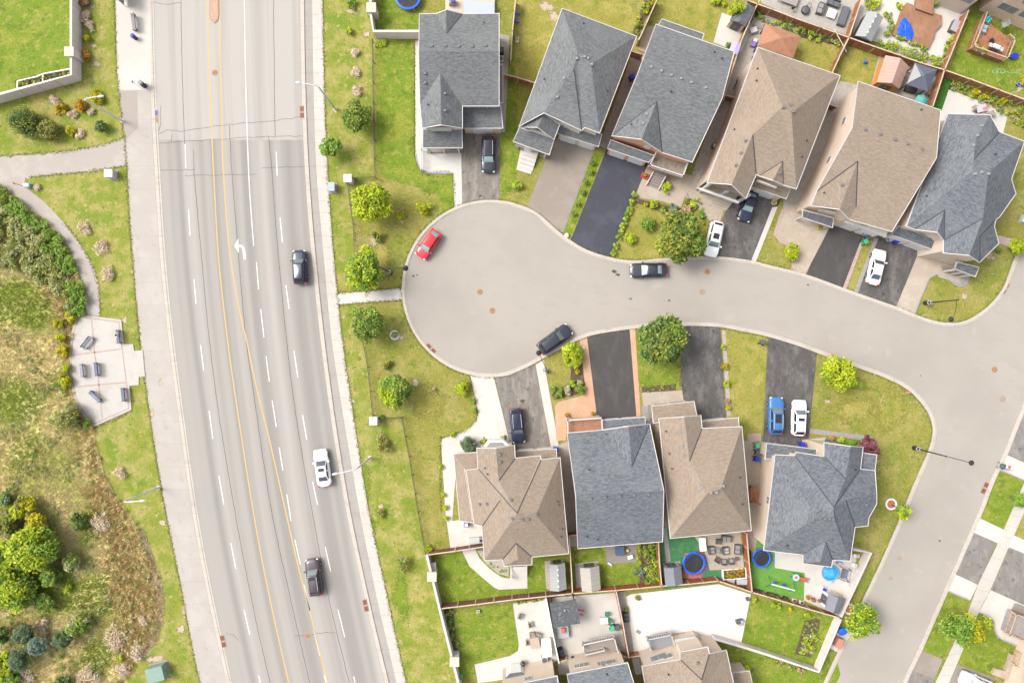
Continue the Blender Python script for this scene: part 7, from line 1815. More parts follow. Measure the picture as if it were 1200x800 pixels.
m=MB();m.tube(p0,p1,.08,.08,8);build('beam',m,PLASTW,t)
for(pt,feet)in((p0,[(900.5,674),(898,687)]),(p1,[(930,681),(924,692)])):
 for f_ in feet:m=MB();m.tube(pt,P(*f_,0),.045,.045,6);build('leg',m,TEALM,t)
for k in(.35,.72):
 q=p0+(p1-p0)*k;d=(p1-p0).normalized()
 m=MB();m.box((q.x,q.y,.5),(.5,.25,.06),atan2(d.y,d.x));s=build('swing_seat',m,nmat('royal_blue',(.03,.04,.35),[],.5),t)
 m=MB();m.tube((q.x-.2*d.x,q.y-.2*d.y,.5),(q.x-.2*d.x,q.y-.2*d.y,1.9),.014,.014,5);m.tube((q.x+.2*d.x,q.y+.2*d.y,.5),(q.x+.2*d.x,q.y+.2*d.y,1.9),.014,.014,5);build('chain',m,GALV,s)
b=P(932.5,676,1.0);t=thing('play_slide','orange slide with a round blue and white top platform','slide',(b.x,b.y,.04),ang(20,7))
m=MB();m.lathe([(.42,.95),(.45,1.0),(.42,1.05)],(0,0,0),18);build('platform',m,nmat('pale_platform',(.5,.52,.52),[],.5),t,world=False);m=MB();m.torus((0,0,1.05),.42,.05,20,6);build('guard_ring',m,CYANP,t,world=False);m=MB();m.lathe([(.24,1.07),(.05,1.12)],(0,0,0),14);build('cushion',m,ORANGEP,t,world=False)
m=MB()
for i in range(9):
 x=.5+i*.2;z=1.0-.9*(i/8)**.9;m.v+=[(x,-.24,z+.1),(x,-.2,z),(x,.2,z),(x,.24,z+.1),(x,.24,z-.05),(x,-.24,z-.05)]
for i in range(8):
 for k in range(6):m.f.append((i*6+k,i*6+(k+1)%6,(i+1)*6+(k+1)%6,(i+1)*6+k))
build('chute',m,nmat('coral_orange',(.6,.13,.06),[],.45),t,world=False)
m=MB();m.box((2.15,0,.06),(.15,.75,.1));build('chute_foot',m,CYANP,t,world=False)
for a in(.8,2.4,4.0,5.5):m=MB();m.tube((.36*cos(a),.36*sin(a),0),(.36*cos(a),.36*sin(a),.95),.035,.035,6);build('leg',m,TEALM,t,world=False)
b=P(973,671,.3);t=thing('paddling_pool','blue inflatable paddling pool beside the slate corner house','paddling pool',(b.x,b.y,.04),.1)
m=MB();m.torus((0,0,.2),.88,.17,32,8,1.1);build('rim',m,nmat('pool_blue',(.02,.17,.55),[],.4),t,world=False,smooth=True);m=MB();m.lathe([(.86,.16),(.86,.18)],(0,0,0),32);build('water',m,nmat('pool_water',(.05,.3,.55),[((.08,.4,.62),2,.5,.7,3)],.08),t,world=False)
m=MB();m.torus((.1,0,.36),.92,.07,24,6);m.v=[v for v in m.v];build('rim_top',m,CYANP,t,world=False,smooth=True)
m=MB();m.box((-.15,.1,.3),(1.1,.85,.06));build('cover',m,nmat('pool_cover_blue',(.06,.3,.6),[((.1,.38,.66),1.5,.5,.7,3)],.4),t,world=False,bevel=.02)
b=P(990.5,672.5,.7);t=thing('swing_bench','brown framed garden swing bench with blue cushion by the street wall','swing bench',(b.x,b.y,.04),radians(-12));m=MB();m.box((0,0,.45),(.75,1.15,.1));build('seat',m,nmat('denim_cushion',(.1,.2,.36),[],.9),t,world=False,bevel=.03)
m=MB()
for s in(-.72,.72):m.path([(-.6,s,0),(-.35,s,1.3),(.35,s,1.3),(.6,s,0)],.05,6)
m.path([(-.35,-.72,1.3),(-.35,.72,1.3)],.04,6);m.path([(.35,-.72,1.3),(.35,.72,1.3)],.04,6);build('frame',m,nmat('taupe_frame',(.16,.12,.1),[],.7),t,world=False);m=MB();m.box((-.42,0,.75),(.1,1.15,.5));build('backrest',m,nmat('taupe_frame',(.16,.12,.1),[],.7),t,world=False)
for lab,x,y,s,mt in[('blue plastic box behind the paddling pool',983.5,659.5,(.7,.4,.4),nmat('denim_box',(.08,.18,.4),[],.6)),('white ride on toy near the wall corner above the swing bench',1004,651,(.7,.45,.4),PLASTW),('white garden chair like box at the wall by the swing bench',1001,661.5,(.6,.5,.6),PLASTW),('pale white seat at the lower end of the swing yard wall',993,684,(.55,.45,.5),PLASTW),('white watering tub with a blue lid left of the grey shed',965,689.5,(.7,.5,.45),PLASTW),('white low crate in the middle of the tan swing yard paving',974,681.5,(.5,.4,.25),WHITE)]:
 b=P(x,y,.3);t=thing('garden_box',lab,'box',(b.x,b.y,.04),rnd.uniform(-.5,.5));m=MB();m.box((0,0,s[2]/2),s);build('box',m,mt,t,world=False,bevel=.05);m=MB();m.box((.05,0,s[2]+.03),(s[0]*.7,s[1]*.8,.06));build('lid',m,LGREY if 'blue lid' not in lab else BINBLUE,t,world=False,bevel=.02)
for i,(x,y,lab)in enumerate([(886.5,692,'black planter box at the left end of the fence row on the turf'),(891.5,693,'black planter box, second from the left along the turf fence'),(905,696.5,'long black planter box in the middle of the turf fence'),(920,700.5,'black planter box toward the right of the turf fence'),(931,703,'white rimmed planter near the corner of the turf'),(939.5,705.5,'white square planter at the right end of the turf fence')]):
 b=P(x,y,.3);t=thing('planter_box',lab,'planter',(b.x,b.y,.03),radians(-15));L_=1.3 if i==2 else .48;mt=PLASTW if i>3 else BLACK;m=MB();m.box((0,0,.2),(L_,.4,.4));build('box',m,mt,t,world=False);m=MB();m.box((0,0,.41),(L_-.1,.3,.04));build('soil',m,SOIL,t,world=False)
b=P(1174.5,546,.5);t=thing('stroller','dark stroller by the kerb at the end of the white drive strip','stroller',(b.x,b.y,.05),radians(-20))
m=MB();m.box((0,0,.5),(.55,.55,.3),0,.8);build('seat',m,nmat('slate_fabric',(.06,.08,.11),[],.8),t,world=False,bevel=.06);m=MB();m.lathe([(.36,.6),(.32,.85),(.1,1.0)],(-.1,0,0),12);build('hood',m,nmat('slate_fabric',(.06,.08,.11),[],.8),t,world=False,smooth=True)
for a in(-.35,.35):
 for b_ in(-.32,.32):m=MB();m.tube((a,b_-.03,.13),(a,b_+.03,.13),.13,.13,12);build('wheel',m,TYRE,t,world=False)
m=MB();m.path([(.25,-.26,.6),(.6,-.26,1.0),(.6,.26,1.0),(.25,.26,.6)],.025,6);build('push_handle',m,BLACK,t,world=False)
b=P(1183,547,.4);t=thing('toy_car','white and red toddler ride on car right of the dark stroller','toy car',(b.x,b.y,.05),radians(-15))
m=MB();m.box((0,0,.3),(.95,.5,.25));build('body',m,PLASTW,t,world=False,bevel=.08);m=MB();m.box((-.05,0,.46),(.4,.36,.12));build('seat',m,nmat('coral_red',(.6,.12,.07),[],.5),t,world=False,bevel=.04)
for a in(-.3,.3):
 for b_ in(-.27,.27):m=MB();m.tube((a,b_-.04,.14),(a,b_+.04,.14),.14,.14,12);build('wheel',m,LGREY,t,world=False)
def ring(label,x,y,r):
 b=P(x,y,.03);t=thing('tree_ring',label,'tree ring',tuple(b));m=MB();m.torus((0,0,.05),r,.13,28,8,.8);build('edging',m,PLASTW,t,world=False,smooth=True);m=MB();m.lathe([(r-.05,.05),(r*.5,.1),(.05,.14)],(0,0,0),24);build('mulch',m,MULCH,t,world=False)
ring('white edged ring of red mulch by the street below the long armed lamp',1044.2,590.4,.64)
ring('red mulch ring half hidden under the loose tree at the pavement gap',995,713,.6)
ring('pale stone tree ring with low plants on the lawn below the link footpath',462.5,392.5,.5)
def stone(label,x,y,s=.3):
 b=P(x,y,.03);t=thing('garden_stone',label,'stone',tuple(b));m=MB();m.ball((0,0,s*.3),s,9,6,(1,1,.5));m.v=[(a*rnd.uniform(.85,1.1),b_*rnd.uniform(.85,1.1),c)for a,b_,c in m.v];build('stone',m,WHITEC,t,world=False,smooth=True)
stone('white stone beside the drive mouth of the fresh sealed drive',664,276,.34)
stone('white stone at the upper corner of the salmon paving',684,408,.24)
stone('grey boulder at the left edge of the small front lawn by the black suv',640,435,.26)if False else None
def person_seated(px,py,rot):
 q=P(px,py,.6)
 t=thing('person','person in a white top and dark trousers sitting on a blue plaza bench','person',(q.x,q.y,.1),rot)
 V=[(0,0,.50),(0,0,.72),(-.03,0,.95),(-.02,0,1.03),(.0,0,1.14),(.02,0,1.24),(.02,.1,.5),(.44,.12,.5),(.5,.12,.1),(.62,.13,.04),(.02,-.1,.5),(.44,-.13,.52),(.52,-.14,.1),(.64,-.15,.04),(-.02,.2,.93),(.06,.25,.68),(.26,.16,.60),(-.02,-.2,.93),(.06,-.25,.68),(.26,-.14,.60),(.33,.12,.59),(.33,-.1,.59)]
 Ed=[(0,1),(1,2),(2,3),(3,4),(4,5),(0,6),(6,7),(7,8),(8,9),(0,10),(10,11),(11,12),(12,13),(2,14),(14,15),(15,16),(2,17),(17,18),(18,19),(16,20),(19,21)]
 Rd=[.16,.15,.15,.06,.10,.085,.095,.07,.05,.045,.095,.07,.05,.045,.065,.05,.04,.065,.05,.04,.035,.035]
 me=bpy.data.meshes.new('body');me.from_pydata(V,Ed,[]);o=bpy.data.objects.new('body',me);COL.objects.link(o);o.parent=t
 sk=o.modifiers.new('skin','SKIN')
 if not me.skin_vertices:pass
 bpy.context.view_layer.objects.active=o
 for i,r in enumerate(Rd):me.skin_vertices[0].data[i].radius=(r,r)
 me.skin_vertices[0].data[0].use_root=True
 ss=o.modifiers.new('s','SUBSURF');ss.levels=2;ss.render_levels=2
 dg=bpy.context.evaluated_depsgraph_get();ev=o.evaluated_get(dg);nm=bpy.data.meshes.new_from_object(ev)
 o.modifiers.clear();o.data=nm
 sk_m=nmat('skin_tone',(.42,.24,.16),[],.6);sh=nmat('white_shirt',(.72,.72,.72),[],.9);tr=nmat('dark_trousers',(.03,.03,.04),[],.9)
 nm.materials.clear()
 for m_ in(sk_m,sh,tr):nm.materials.append(m_)
 for p in nm.polygons:
  c=p.center
  p.material_index=0 if(c.z>1.0 or(c.x>.22 and c.z>.56))else(1 if c.z>.58 else 2)
  p.use_smooth=True
 m=MB();m.ball((-.03,0,1.22),.125,12,8);m.v=[(a,b_,max(c,1.12+.3*max(0,a)))for a,b_,c in m.v];build('hair',m,nmat('dark_hair',(.02,.014,.012),[],.7),t,world=False,smooth=True)
 m=MB();m.box((.12,0,1.17),(.03,.025,.05));build('nose',m,sk_m,t,world=False)
 for s in(-1,1):
  m=MB();m.ball((.105,s*.035,1.2),.012,6,4);build('eye',m,BLACK,t,world=False)
  m=MB();m.box((.62,s*.14,.03),(.24,.09,.07));build('shoe',m,PLASTW,t,world=False,bevel=.02)
person_seated(139,392.5,radians(180))
FOL=dict(BRIGHT=((.08,.115,.006),(.17,.205,.008),(.27,.29,.014)),LIME=((.09,.13,.006),(.17,.215,.01),(.25,.285,.02)),MID=((.035,.07,.012),(.075,.115,.016),(.15,.17,.03)),DARK=((.02,.045,.013),(.045,.08,.02),(.105,.135,.04)),MAPLE=((.035,.062,.01),(.085,.115,.016),(.18,.18,.03)),PINE=((.028,.055,.026),(.065,.1,.05),(.14,.17,.09)),GREEN=((.04,.085,.01),(.085,.145,.016),(.15,.2,.035)),YELLOW=((.2,.17,.005),(.36,.32,.01),(.5,.46,.02)),GOLD=((.15,.12,.008),(.4,.28,.01),(.55,.4,.02)),ORANGE=((.22,.12,.012),(.45,.2,.02),(.55,.33,.04)),RUST=((.16,.09,.04),(.25,.14,.07),(.33,.21,.12)),BURG=((.055,.016,.02),(.11,.03,.04),(.17,.07,.075)),DEAD=((.20,.14,.095),(.29,.21,.15),(.37,.29,.22)),OLIVE=((.06,.065,.012),(.12,.12,.022),(.19,.175,.05)),BLUEG=((.06,.11,.075),(.13,.2,.145),(.22,.29,.22)),PALE=((.11,.125,.045),(.17,.18,.075),(.235,.235,.11)),WILD=((.05,.075,.012),(.115,.125,.022),(.2,.19,.06)),PINK=((.2,.12,.07),(.42,.24,.16),(.5,.34,.25)),CREAM=((.2,.18,.1),(.38,.34,.22),(.48,.44,.32)))
GAIN=dict(BRIGHT=1.8,LIME=1.85,MID=1.9,DARK=1.8,MAPLE=1.65,PINE=1.6,GREEN=1.9,YELLOW=1.1,GOLD=1.0,ORANGE=1.0,RUST=1.3,BURG=1.7,DEAD=1.95,OLIVE=1.9,BLUEG=1.05,PALE=1.9,WILD=1.9,PINK=1.1,CREAM=1.1)
def fm(k):
 a,b,c=[tuple(min(.62,q*GAIN[k])for q in u)for u in FOL[k]];return leafmat('leaf_'+k.lower(),a,b,c)
BARK=nmat('bark',(.13,.095,.068),[((.075,.055,.04),3,.45,.7,5,(1,1,.3))],.95)
def leaf_mesh(name,centers,crad,n_per,lsize,mats,seed,up=.8,shape='leaf',parent=None,world=False,kind=None,vary=.35,flat=1.0,mix=None):
 """quads scattered on clumps: centers (n,3), crad (n,), var per leaf"""
 r=np.random.default_rng(seed)
 C=np.repeat(np.asarray(centers,float),n_per,0);R=np.repeat(np.asarray(crad,float),n_per)
 cv=np.repeat(r.uniform(0.25,.75,len(centers)),n_per)
 N=len(C)
 d=r.normal(size=(N,3));d/=np.linalg.norm(d,axis=1)[:,None]
 d[:,2]=np.where(r.random(N)<.72,np.abs(d[:,2]),d[:,2])
 rad=R*(.45+.55*np.sqrt(r.random(N)))
 pos=C+d*rad[:,None]*np.array([1,1,flat])
 nrm=d*.55+r.normal(size=(N,3))*.45;nrm[:,2]+=up
 nrm/=np.linalg.norm(nrm,axis=1)[:,None]
 t=np.cross(nrm,r.normal(size=(N,3)));t/=np.linalg.norm(t,axis=1)[:,None]+1e-9
 b=np.cross(nrm,t)
 s=lsize*r.uniform(.6,1.35,N)
 w=s*(.55 if shape=='leaf' else(.16 if shape=='blade' else .3))
 tip=nrm*(s*-.18)[:,None]
 v=np.stack([pos-t*s[:,None]+tip,pos-b*w[:,None],pos+t*s[:,None]+tip,pos+b*w[:,None]],1).reshape(-1,3)
 me=bpy.data.meshes.new(name)
 me.vertices.add(4*N);me.vertices.foreach_set('co',v.ravel())
 me.loops.add(4*N);me.loops.foreach_set('vertex_index',np.arange(4*N,dtype=np.int32))
 me.polygons.add(N);me.polygons.foreach_set('loop_start',np.arange(0,4*N,4,dtype=np.int32));me.polygons.foreach_set('loop_total',np.full(N,4,dtype=np.int32))
 mats=mats if isinstance(mats,(list,tuple))else[mats]
 for m in mats:me.materials.append(m)
 if len(mats)>1:
  if mix is None:mi=(np.repeat(r.random(len(centers)),n_per)*len(mats)).astype(np.int32)
  else:mi=np.repeat(np.asarray(mix,np.int32),n_per)
  me.polygons.foreach_set('material_index',mi)
 at=me.attributes.new('var','FLOAT','FACE');at.data.foreach_set('value',np.clip(cv+r.normal(size=N)*vary,0,1).astype(np.float32))
 me.update(calc_edges=True)
 o=bpy.data.objects.new(name,me);COL.objects.link(o)
 if parent is not None:
  o.parent=parent;KIDS.setdefault(parent.name,[]).append(o)
 if kind:o['kind']=kind
 return o
def crown_centers(rx,ry,zc,rz,n,seed,rough=.22,hollow=.25):
 r=np.random.default_rng(seed);out=[]
 ph=r.uniform(0,6.28,4)
 while len(out)<n:
  p=r.uniform(-1,1,3);l=np.linalg.norm(p)
  if l>1 or l<hollow:continue
  a=atan2(p[1],p[0]);k=1+rough*(.6*sin(2*a+ph[0])+.5*sin(3*a+ph[1])+.5*sin(5*a+ph[2]))
  out.append((p[0]*rx*k,p[1]*ry*k,zc+p[2]*rz))
 return out
SEED=[100]
def tree(name,label,px,py,Rpx,fol,zc=None,n=None,leaf=.17,per=70,cat_='tree',group=None,trunk=True,dens=1.0,mix=None,shape='leaf',base=None,asp=1.0,clump=.29,rough=.13,flat=None,extra=None):
 """px,py,Rpx: crown centre and radius in the photo"""
 SEED[0]+=1;sd=SEED[0]
 zc=zc if zc is not None else max(1.2,Rpx*S*1.05+.6)
 R=Rpx*S*(CH-zc)/CH
 q=P(px,py,zc);loc=(q.x,q.y,.03)if base is None else tuple(P(*base,.03))
 t=thing(name,label,cat_,loc,0,group)
 ox,oy=q.x-loc[0],q.y-loc[1]
 n=n or int(24+14*R*R*.9)
 rz=R*(.85 if flat is None else flat)
 cs=crown_centers(R*.80,R*.80*asp,zc,rz*.8,n,sd,rough)
 cs=[(a+ox,b+oy,max(c,.25))for a,b,c in cs]
 rr=np.random.default_rng(sd).uniform(.75,1.25,n)*R*clump
 mats=[fm(k)for k in([fol]if isinstance(fol,str)else fol)]
 leaf_mesh('crown',cs,rr,int(per*dens),leaf,mats,sd,parent=t,shape=shape,mix=None if len(mats)==1 else[int((i*7919%100)/100*len(mats))if mix is None else mix(c)for i,c in enumerate(cs)])
 if trunk:
  m=MB();r0=max(.05,R*.06);top=(ox*.9,oy*.9,zc*.95)
  m.tube((0,0,0),(ox*.45,oy*.45,zc*.5),r0*1.25,r0*.95,8);m.tube((ox*.45,oy*.45,zc*.5),top,r0*.95,r0*.5,8)
  k=min(14,max(5,n//8))
  for i in range(k):
   c=cs[i*(n//k)];st=Vector((ox*.5,oy*.5,zc*.5)).lerp(Vector(top),(i%4)/4)
   m.tube(st,c,r0*.4,r0*.12,5)
  build('trunk',m,BARK,t,world=False)
 return t
VT='trees by the court and streets'
tree('leafy_tree','round mid green tree by a lamp post on the upper verge',417,136,18.5,'MID',group=VT)
tree('young_tree','small light green young tree hanging over the east sidewalk',387.5,172,13,'GREEN',2.2,dens=.7,group=VT,leaf=.15)
tree('lime_tree','largest bright yellow green tree beside the white fence pillar',436,237,24.5,['BRIGHT','LIME','BRIGHT'],group=VT)
tree('lime_tree','bright green tree just above the link footpath',426.5,317,24.5,['LIME','GREEN','LIME'],group=VT)
tree('leafy_tree','dark green round tree just below the link footpath',429.5,379.5,22,['MID','GREEN','MID'],group=VT)
tree('leafy_tree','dark green tree, lit top painted yellow green, on the lawn left of the court',462,459,20.5,['MID','GREEN','LIME'],group=VT,mix=lambda c:2 if(c[0]<.1 and c[1]<.2 and c[2]>2.4)else(0 if c[0]>.3 else 1))  # lit top and shaded right side of the crown go into leaf colours
tree('maple_tree','biggest green maple overhanging the street between two driveways',797.5,279,29,['MAPLE','MID','MAPLE','LIME'],3.9,group=VT,leaf=.2,per=85,rough=.2,mix=lambda c:3 if c[0]<-2.2 else(0 if c[0]<.8 else 1))
tree('leafy_tree','large dark green tree on the lawn between two black driveways',776,398,29.5,['DARK','MID','MAPLE'],3.9,group=VT,leaf=.19,per=80)
tree('lime_tree','bright round tree at the kerb beside the drive of the blue suv',983,436.5,21,['BRIGHT','LIME'],group=VT)
tree('loose_tree','loose airy green tree at the pavement gap by the bottom street',1010,727,22,['GREEN','LIME'],3.2,dens=.55,group=VT,base=(997,713),asp=.8,rough=.4)
tree('young_tree','small green tree leaning out of the white edged red mulch ring',1058.5,600,9.5,['GREEN','LIME'],2.4,base=(1044.2,590.4),group=VT,leaf=.14)
tree('two_tone_tree','yellow and green two tone tree over the right hand sidewalk',1131,735,26.5,['YELLOW','GREEN','BRIGHT'],3.2,dens=.42,group=VT,rough=.35,mix=lambda c:((0 if(c[0]*9)%1<.4 else 2)if c[0]>.2 else 1),asp=.8,clump=.24)
tree('young_tree','small green tree cut off by the right edge above the sidewalk',1197,586,9.5,'GREEN',2.2,group=VT)
tree('lime_tree','bright little tree at the right edge by the path to the corner house',1195,289,11,'BRIGHT',2.0,group=VT)
tree('burgundy_tree','burgundy leaved ornamental tree at the slate corner house front',1017.5,523,13,'BURG',2.2,dens=.7,group=VT,leaf=.15,rough=.35)
G2='shrubs on the lawns and verges'
def shrub(label,x,y,r,fol,h=None,name='shrub',group=G2,dens=1.0,leaf=.11,asp=1.0,shape='leaf',per=55,n=None,rough=.25,flat=None):
 R=r*S
 return tree(name,label,x,y,r,fol,h if h is not None else max(.35,R*.75),n or max(8,int(10+22*R*R)),leaf,per,'shrub',group,trunk=False,dens=dens,shape=shape,asp=asp,clump=.36 if flat is None else .5,rough=rough,flat=flat)
shrub('bright yellow bush near the red car on the court lawn',496.5,244,8,['BRIGHT','YELLOW'])
shrub('tiny bright yellow sapling in a pale bare patch on the court lawn',469.5,253.5,5,['BRIGHT','YELLOW'])
shrub('small green shrub in a dry ring near the third bright tree',442,277,6.5,'MAPLE')
shrub('bright yellow green bush at the kerb left of the white walkway',542,455.5,9,['BRIGHT','LIME'])
shrub('pale round bush on the lawn above the tree with a painted lit top',454,428,5.5,'OLIVE')
shrub('untidy green bush on the verge below the white pillar',448.5,521,9,'OLIVE',dens=.6,rough=.5)
shrub('untidy green bush low on the verge beside the maroon suv',472.5,662.5,9,['OLIVE','GREEN'],dens=.6,rough=.5)
shrub('small dark weed on the verge lower slope',447,601.5,5,'OLIVE',dens=.7)
shrub('small green weed on the upper verge near the top',413,5,6,'GREEN',dens=.7)
shrub('bright green weed on the upper verge',409.5,37,4.5,'LIME')
shrub('little green bush beside the lower white fence pillar',447,489,3.5,'GREEN')
shrub('bright bush at the brown fence corner of the verge',502,643,4.5,['BRIGHT','LIME'])
shrub('small yellow green tuft at the walkway corner of the tan house',530.5,508.5,3.5,'LIME')
for lab,x,y in[('yellow green tuft, upper one along the left walkway edge',517,547),('yellow green tuft, middle one along the left walkway edge',520,580),('yellow green tuft, lower one along the left walkway edge',522,595),('yellow tuft at the lower end of the left walkway',523.5,607)]:shrub(lab,x,y,3,'LIME')
for lab,x,y in[('low green tuft, upper of two right of the bright kerb bush',554.5,470),('low green tuft, lower of two right of the bright kerb bush',556.5,481)]:shrub(lab,x,y,3,'GREEN')
shrub('blue green conifer shrub at the tan corner house front',549,521.5,10.5,'PINE',1.0,name='conifer_shrub',leaf=.13,shape='spiky',per=80)
for lab,x,y in[('round clipped shrub in a mulch ring left of the bay window',567.5,517),('round clipped shrub in a mulch ring right of the bay window',590,514)]:
 blob('mulch_patch',x,y,4.6,4.6,SOIL,.045,int(x));shrub(lab,x,y,3,'LIME')
shrub('large bright spiky shrub in the bed by the black suv',671.5,416.5,13.5,['BRIGHT','LIME'],1.0,name='spiky_shrub',leaf=.28,shape='spiky',per=60)
for lab,x,y,r,f in[('green shrub at the bottom right of the salmon bed',679,455,6.5,'MID'),('pale hosta in the salmon bed',665,457,5.5,'CREAM'),('green shrub left of the pale hosta',656.5,460,4.5,'GREEN'),('pale green shrub top right in the salmon bed',679.5,449,4,'PALE'),('bright shrub in the middle of the salmon bed',671,449.5,4,'LIME'),('low green shrub at the left tip of the salmon bed',652,463.5,4,'GREEN'),('green tuft near the white strip left of the salmon bed',648.5,455,3.5,'GREEN'),('yellow tuft below the spiky shrub',677,435,2.6,'YELLOW')]:shrub(lab,x,y,r,f)
HEDGE='row of clipped shrubs on the strip beside the navy drive'
for x,y in[(692.5,203),(687,214),(683.5,226),(677.5,239),(672.5,251),(694,191)]:shrub('small round clipped shrub in the grass strip left of the navy drive',x,y,3.2,'MID',group=HEDGE,name='clipped_shrub')
H2_='hedge plants along the right edge of the navy drive'
for i,(x,y)in enumerate([(743.5,228.5),(740,237),(738.5,245),(735.5,250.5),(733.5,257),(730.5,264),(728,271),(726,277),(722.5,288),(719.5,296)]):shrub('bright hedge plant in the row along the right edge of the navy drive',x,y,3.8,['LIME','GREEN'],group=H2_,name='hedge_plant')
for lab,x,y,r,f in[('bright oval shrub at the foot of the balcony house steps',781,219,6.5,'LIME'),('green round shrub at the bed in front of the balcony house',764.5,239.5,5.5,['LIME','GREEN']),('small green shrub right of the round one in the balcony bed',777,245.5,4,'GREEN'),('blue grey hosta by the balcony bed corner',789.5,245,5.5,'BLUEG'),('reddish salmon flowering plant left of the maple top',803.5,248,6.5,'PINK'),('loose pale green perennial on the balcony house lawn',760,262,9,'GREEN'),('round lime perennial on the balcony house lawn',738.5,278.5,6.5,'LIME'),('lime bush by the grey edging near the gabled porch',812,240,4.5,'LIME'),('low green shrub between the edging and the maple',822,254,4,'GREEN'),('olive shrub at the curb side of the side lane',805,235,4,'OLIVE'),('yellow tuft at the bed corner by the drive',757,239,2.5,'YELLOW')]:shrub(lab,x,y,r,f)
shrub('bright round shrub in the small lawn by the pinkish pavers',927,296,10,['BRIGHT','LIME'],1.0)
shrub('green bush on the lawn left of the pale drive',605.5,217,6.5,['GREEN','LIME'])
shrub('dark green clump on the balding corner lawn by the path',1170,293,4,'MID')
for lab,x,y,r,f in[('yellow flowering shrub, upper one along the black drive gravel strip',849,429,4.5,'GOLD'),('yellow green shrub below the yellow one on the gravel strip',851,449,4.5,'BRIGHT'),('reddish shrub at the lower gravel strip',852,470,3.5,'RUST'),('small lime tuft near the top of the gravel strip',848,407,3,'LIME'),('small cream tuft near the foot of the gravel strip',853.5,478,2.6,'YELLOW')]:shrub(lab,x,y,r,f)
for lab,x,y,r,f in[('green hedge shrub left of the burgundy tree',999,519,6.5,'GREEN'),('green hedge shrub at the left end of the burgundy bed',985.5,515.5,4.5,'LIME'),('orange flowering tuft at the corner house entrance',975,512.5,3,'ORANGE'),('bright green shrub right behind the entrance bench of the corner house',991,521,5,'GREEN')]:shrub(lab,x,y,r,f)
b=P(976,518,.4);t=thing('porch_bench','dark slate bench by the entrance of the slate corner house','bench',(b.x,b.y,.04),radians(-12));m=MB();m.box((0,0,.42),(2.0,.5,.08));build('seat',m,nmat('slate_bench',(.07,.08,.1),[],.6),t,world=False);m=MB();m.box((0,-.24,.65),(2.0,.06,.4));build('backrest',m,nmat('slate_bench',(.07,.08,.1),[],.6),t,world=False)
for s in(-.85,.85):m=MB();m.box((s,0,.2),(.08,.45,.4));build('leg',m,BLACK,t,world=False)
for lab,x,y,r,f,h in[('broad dark green shrub on the grass below the corner wall',31,144.5,18,['DARK','MAPLE','DARK'],1.2),('round olive shrub touching the broad dark shrub',57.5,153.5,13,['OLIVE','MAPLE'],1.0),('small dark green shrub by the lamp on the trail corner',119.5,147.5,8,'DARK',.7),('bright yellow bush in the corner by the trail',83.5,154,6,'YELLOW',.4),('orange yellow flowering bush left of the lamp',94,124,8,'ORANGE',.4),('golden bush between two bare patches in the corner garden',72,127.5,7.5,'GOLD',.4),('yellow bush partly under the verge lamp head',113.5,114,8.5,'YELLOW',.4),('yellow bush at the top beside the tall wall',101.5,45,4.5,'YELLOW',.4),('orange leaved bush by the pillar of the corner wall',101,65.5,6,'ORANGE',.4),('orange tipped bush at the very top beside the corner wall',99,2,7,'RUST',.4)]:shrub(lab,x,y,r,f,h)
for lab,x,y,r in[('dry greyish shrub, uppermost beside the corner wall',100,21,7.5),('dry brown shrub below the greyish one beside the corner wall',105,31,5.5),('dry pinkish shrub, upper of three between trail and wide sidewalk',99,268,8),('dry pinkish shrub, middle of three between trail and wide sidewalk',119,291,8.5),('dry pinkish shrub, lowest of three between trail and wide sidewalk',126.5,320,8.5),('dry shrub at the trail fork by the white box',44,220,4),('dry grey shrub on the grass below the plaza',143,553,8),('dry shrub in the corner garden below the wall end',64,119,6),('dry low shrub in the corner garden near the golden bush',86,134.5,5.5),('dry low shrub right of the orange bush',106.5,130,4),('dry low shrub beside the bright yellow corner bush',94,158,5),('dry pinkish shrub, first of three on the upper verge',416.5,61,5.5),('dry pinkish shrub, second of three on the upper verge',416.5,85,5.5),('dry pinkish shrub, third of three on the upper verge',418.5,107,6),('dry pinkish bush at the upper end of the reeds',118,610,10),('large dry pinkish bush in the lower meadow',136,748,14),('dry bush leaning by the mown edge of the lower meadow',161,764,9),('dry bush at the bottom left of the transformer box',144,787,9),('dry bush at the bottom edge of the meadow',104,792,12),('dry bush between the conifers of the lower meadow',51,733,9),('dry bush near the bottom left corner',33,792,11),('pinkish dry plant in the right part of the reeds',168,728,6)]:
 shrub(lab,x,y,r*1.05,'DEAD',.2 if r<8.6 else .4,name='dry_shrub',group='dry shrubs on the west side and verges',dens=.55,leaf=.24,shape='blade',flat=.22,rough=.3,n=max(7,int(r*1.2)))
shrub('low pale plants inside the stone tree ring',462.5,392,4.5,'PALE',.3)
def in_poly(x,y,poly):
 c=False;n=len(poly);j=n-1
 for i in range(n):
  xi,yi=poly[i];xj,yj=poly[j]
  if(yi>y)!=(yj>y)and x<(xj-xi)*(y-yi)/(yj-yi)+xi:c=not c
  j=i
 return c
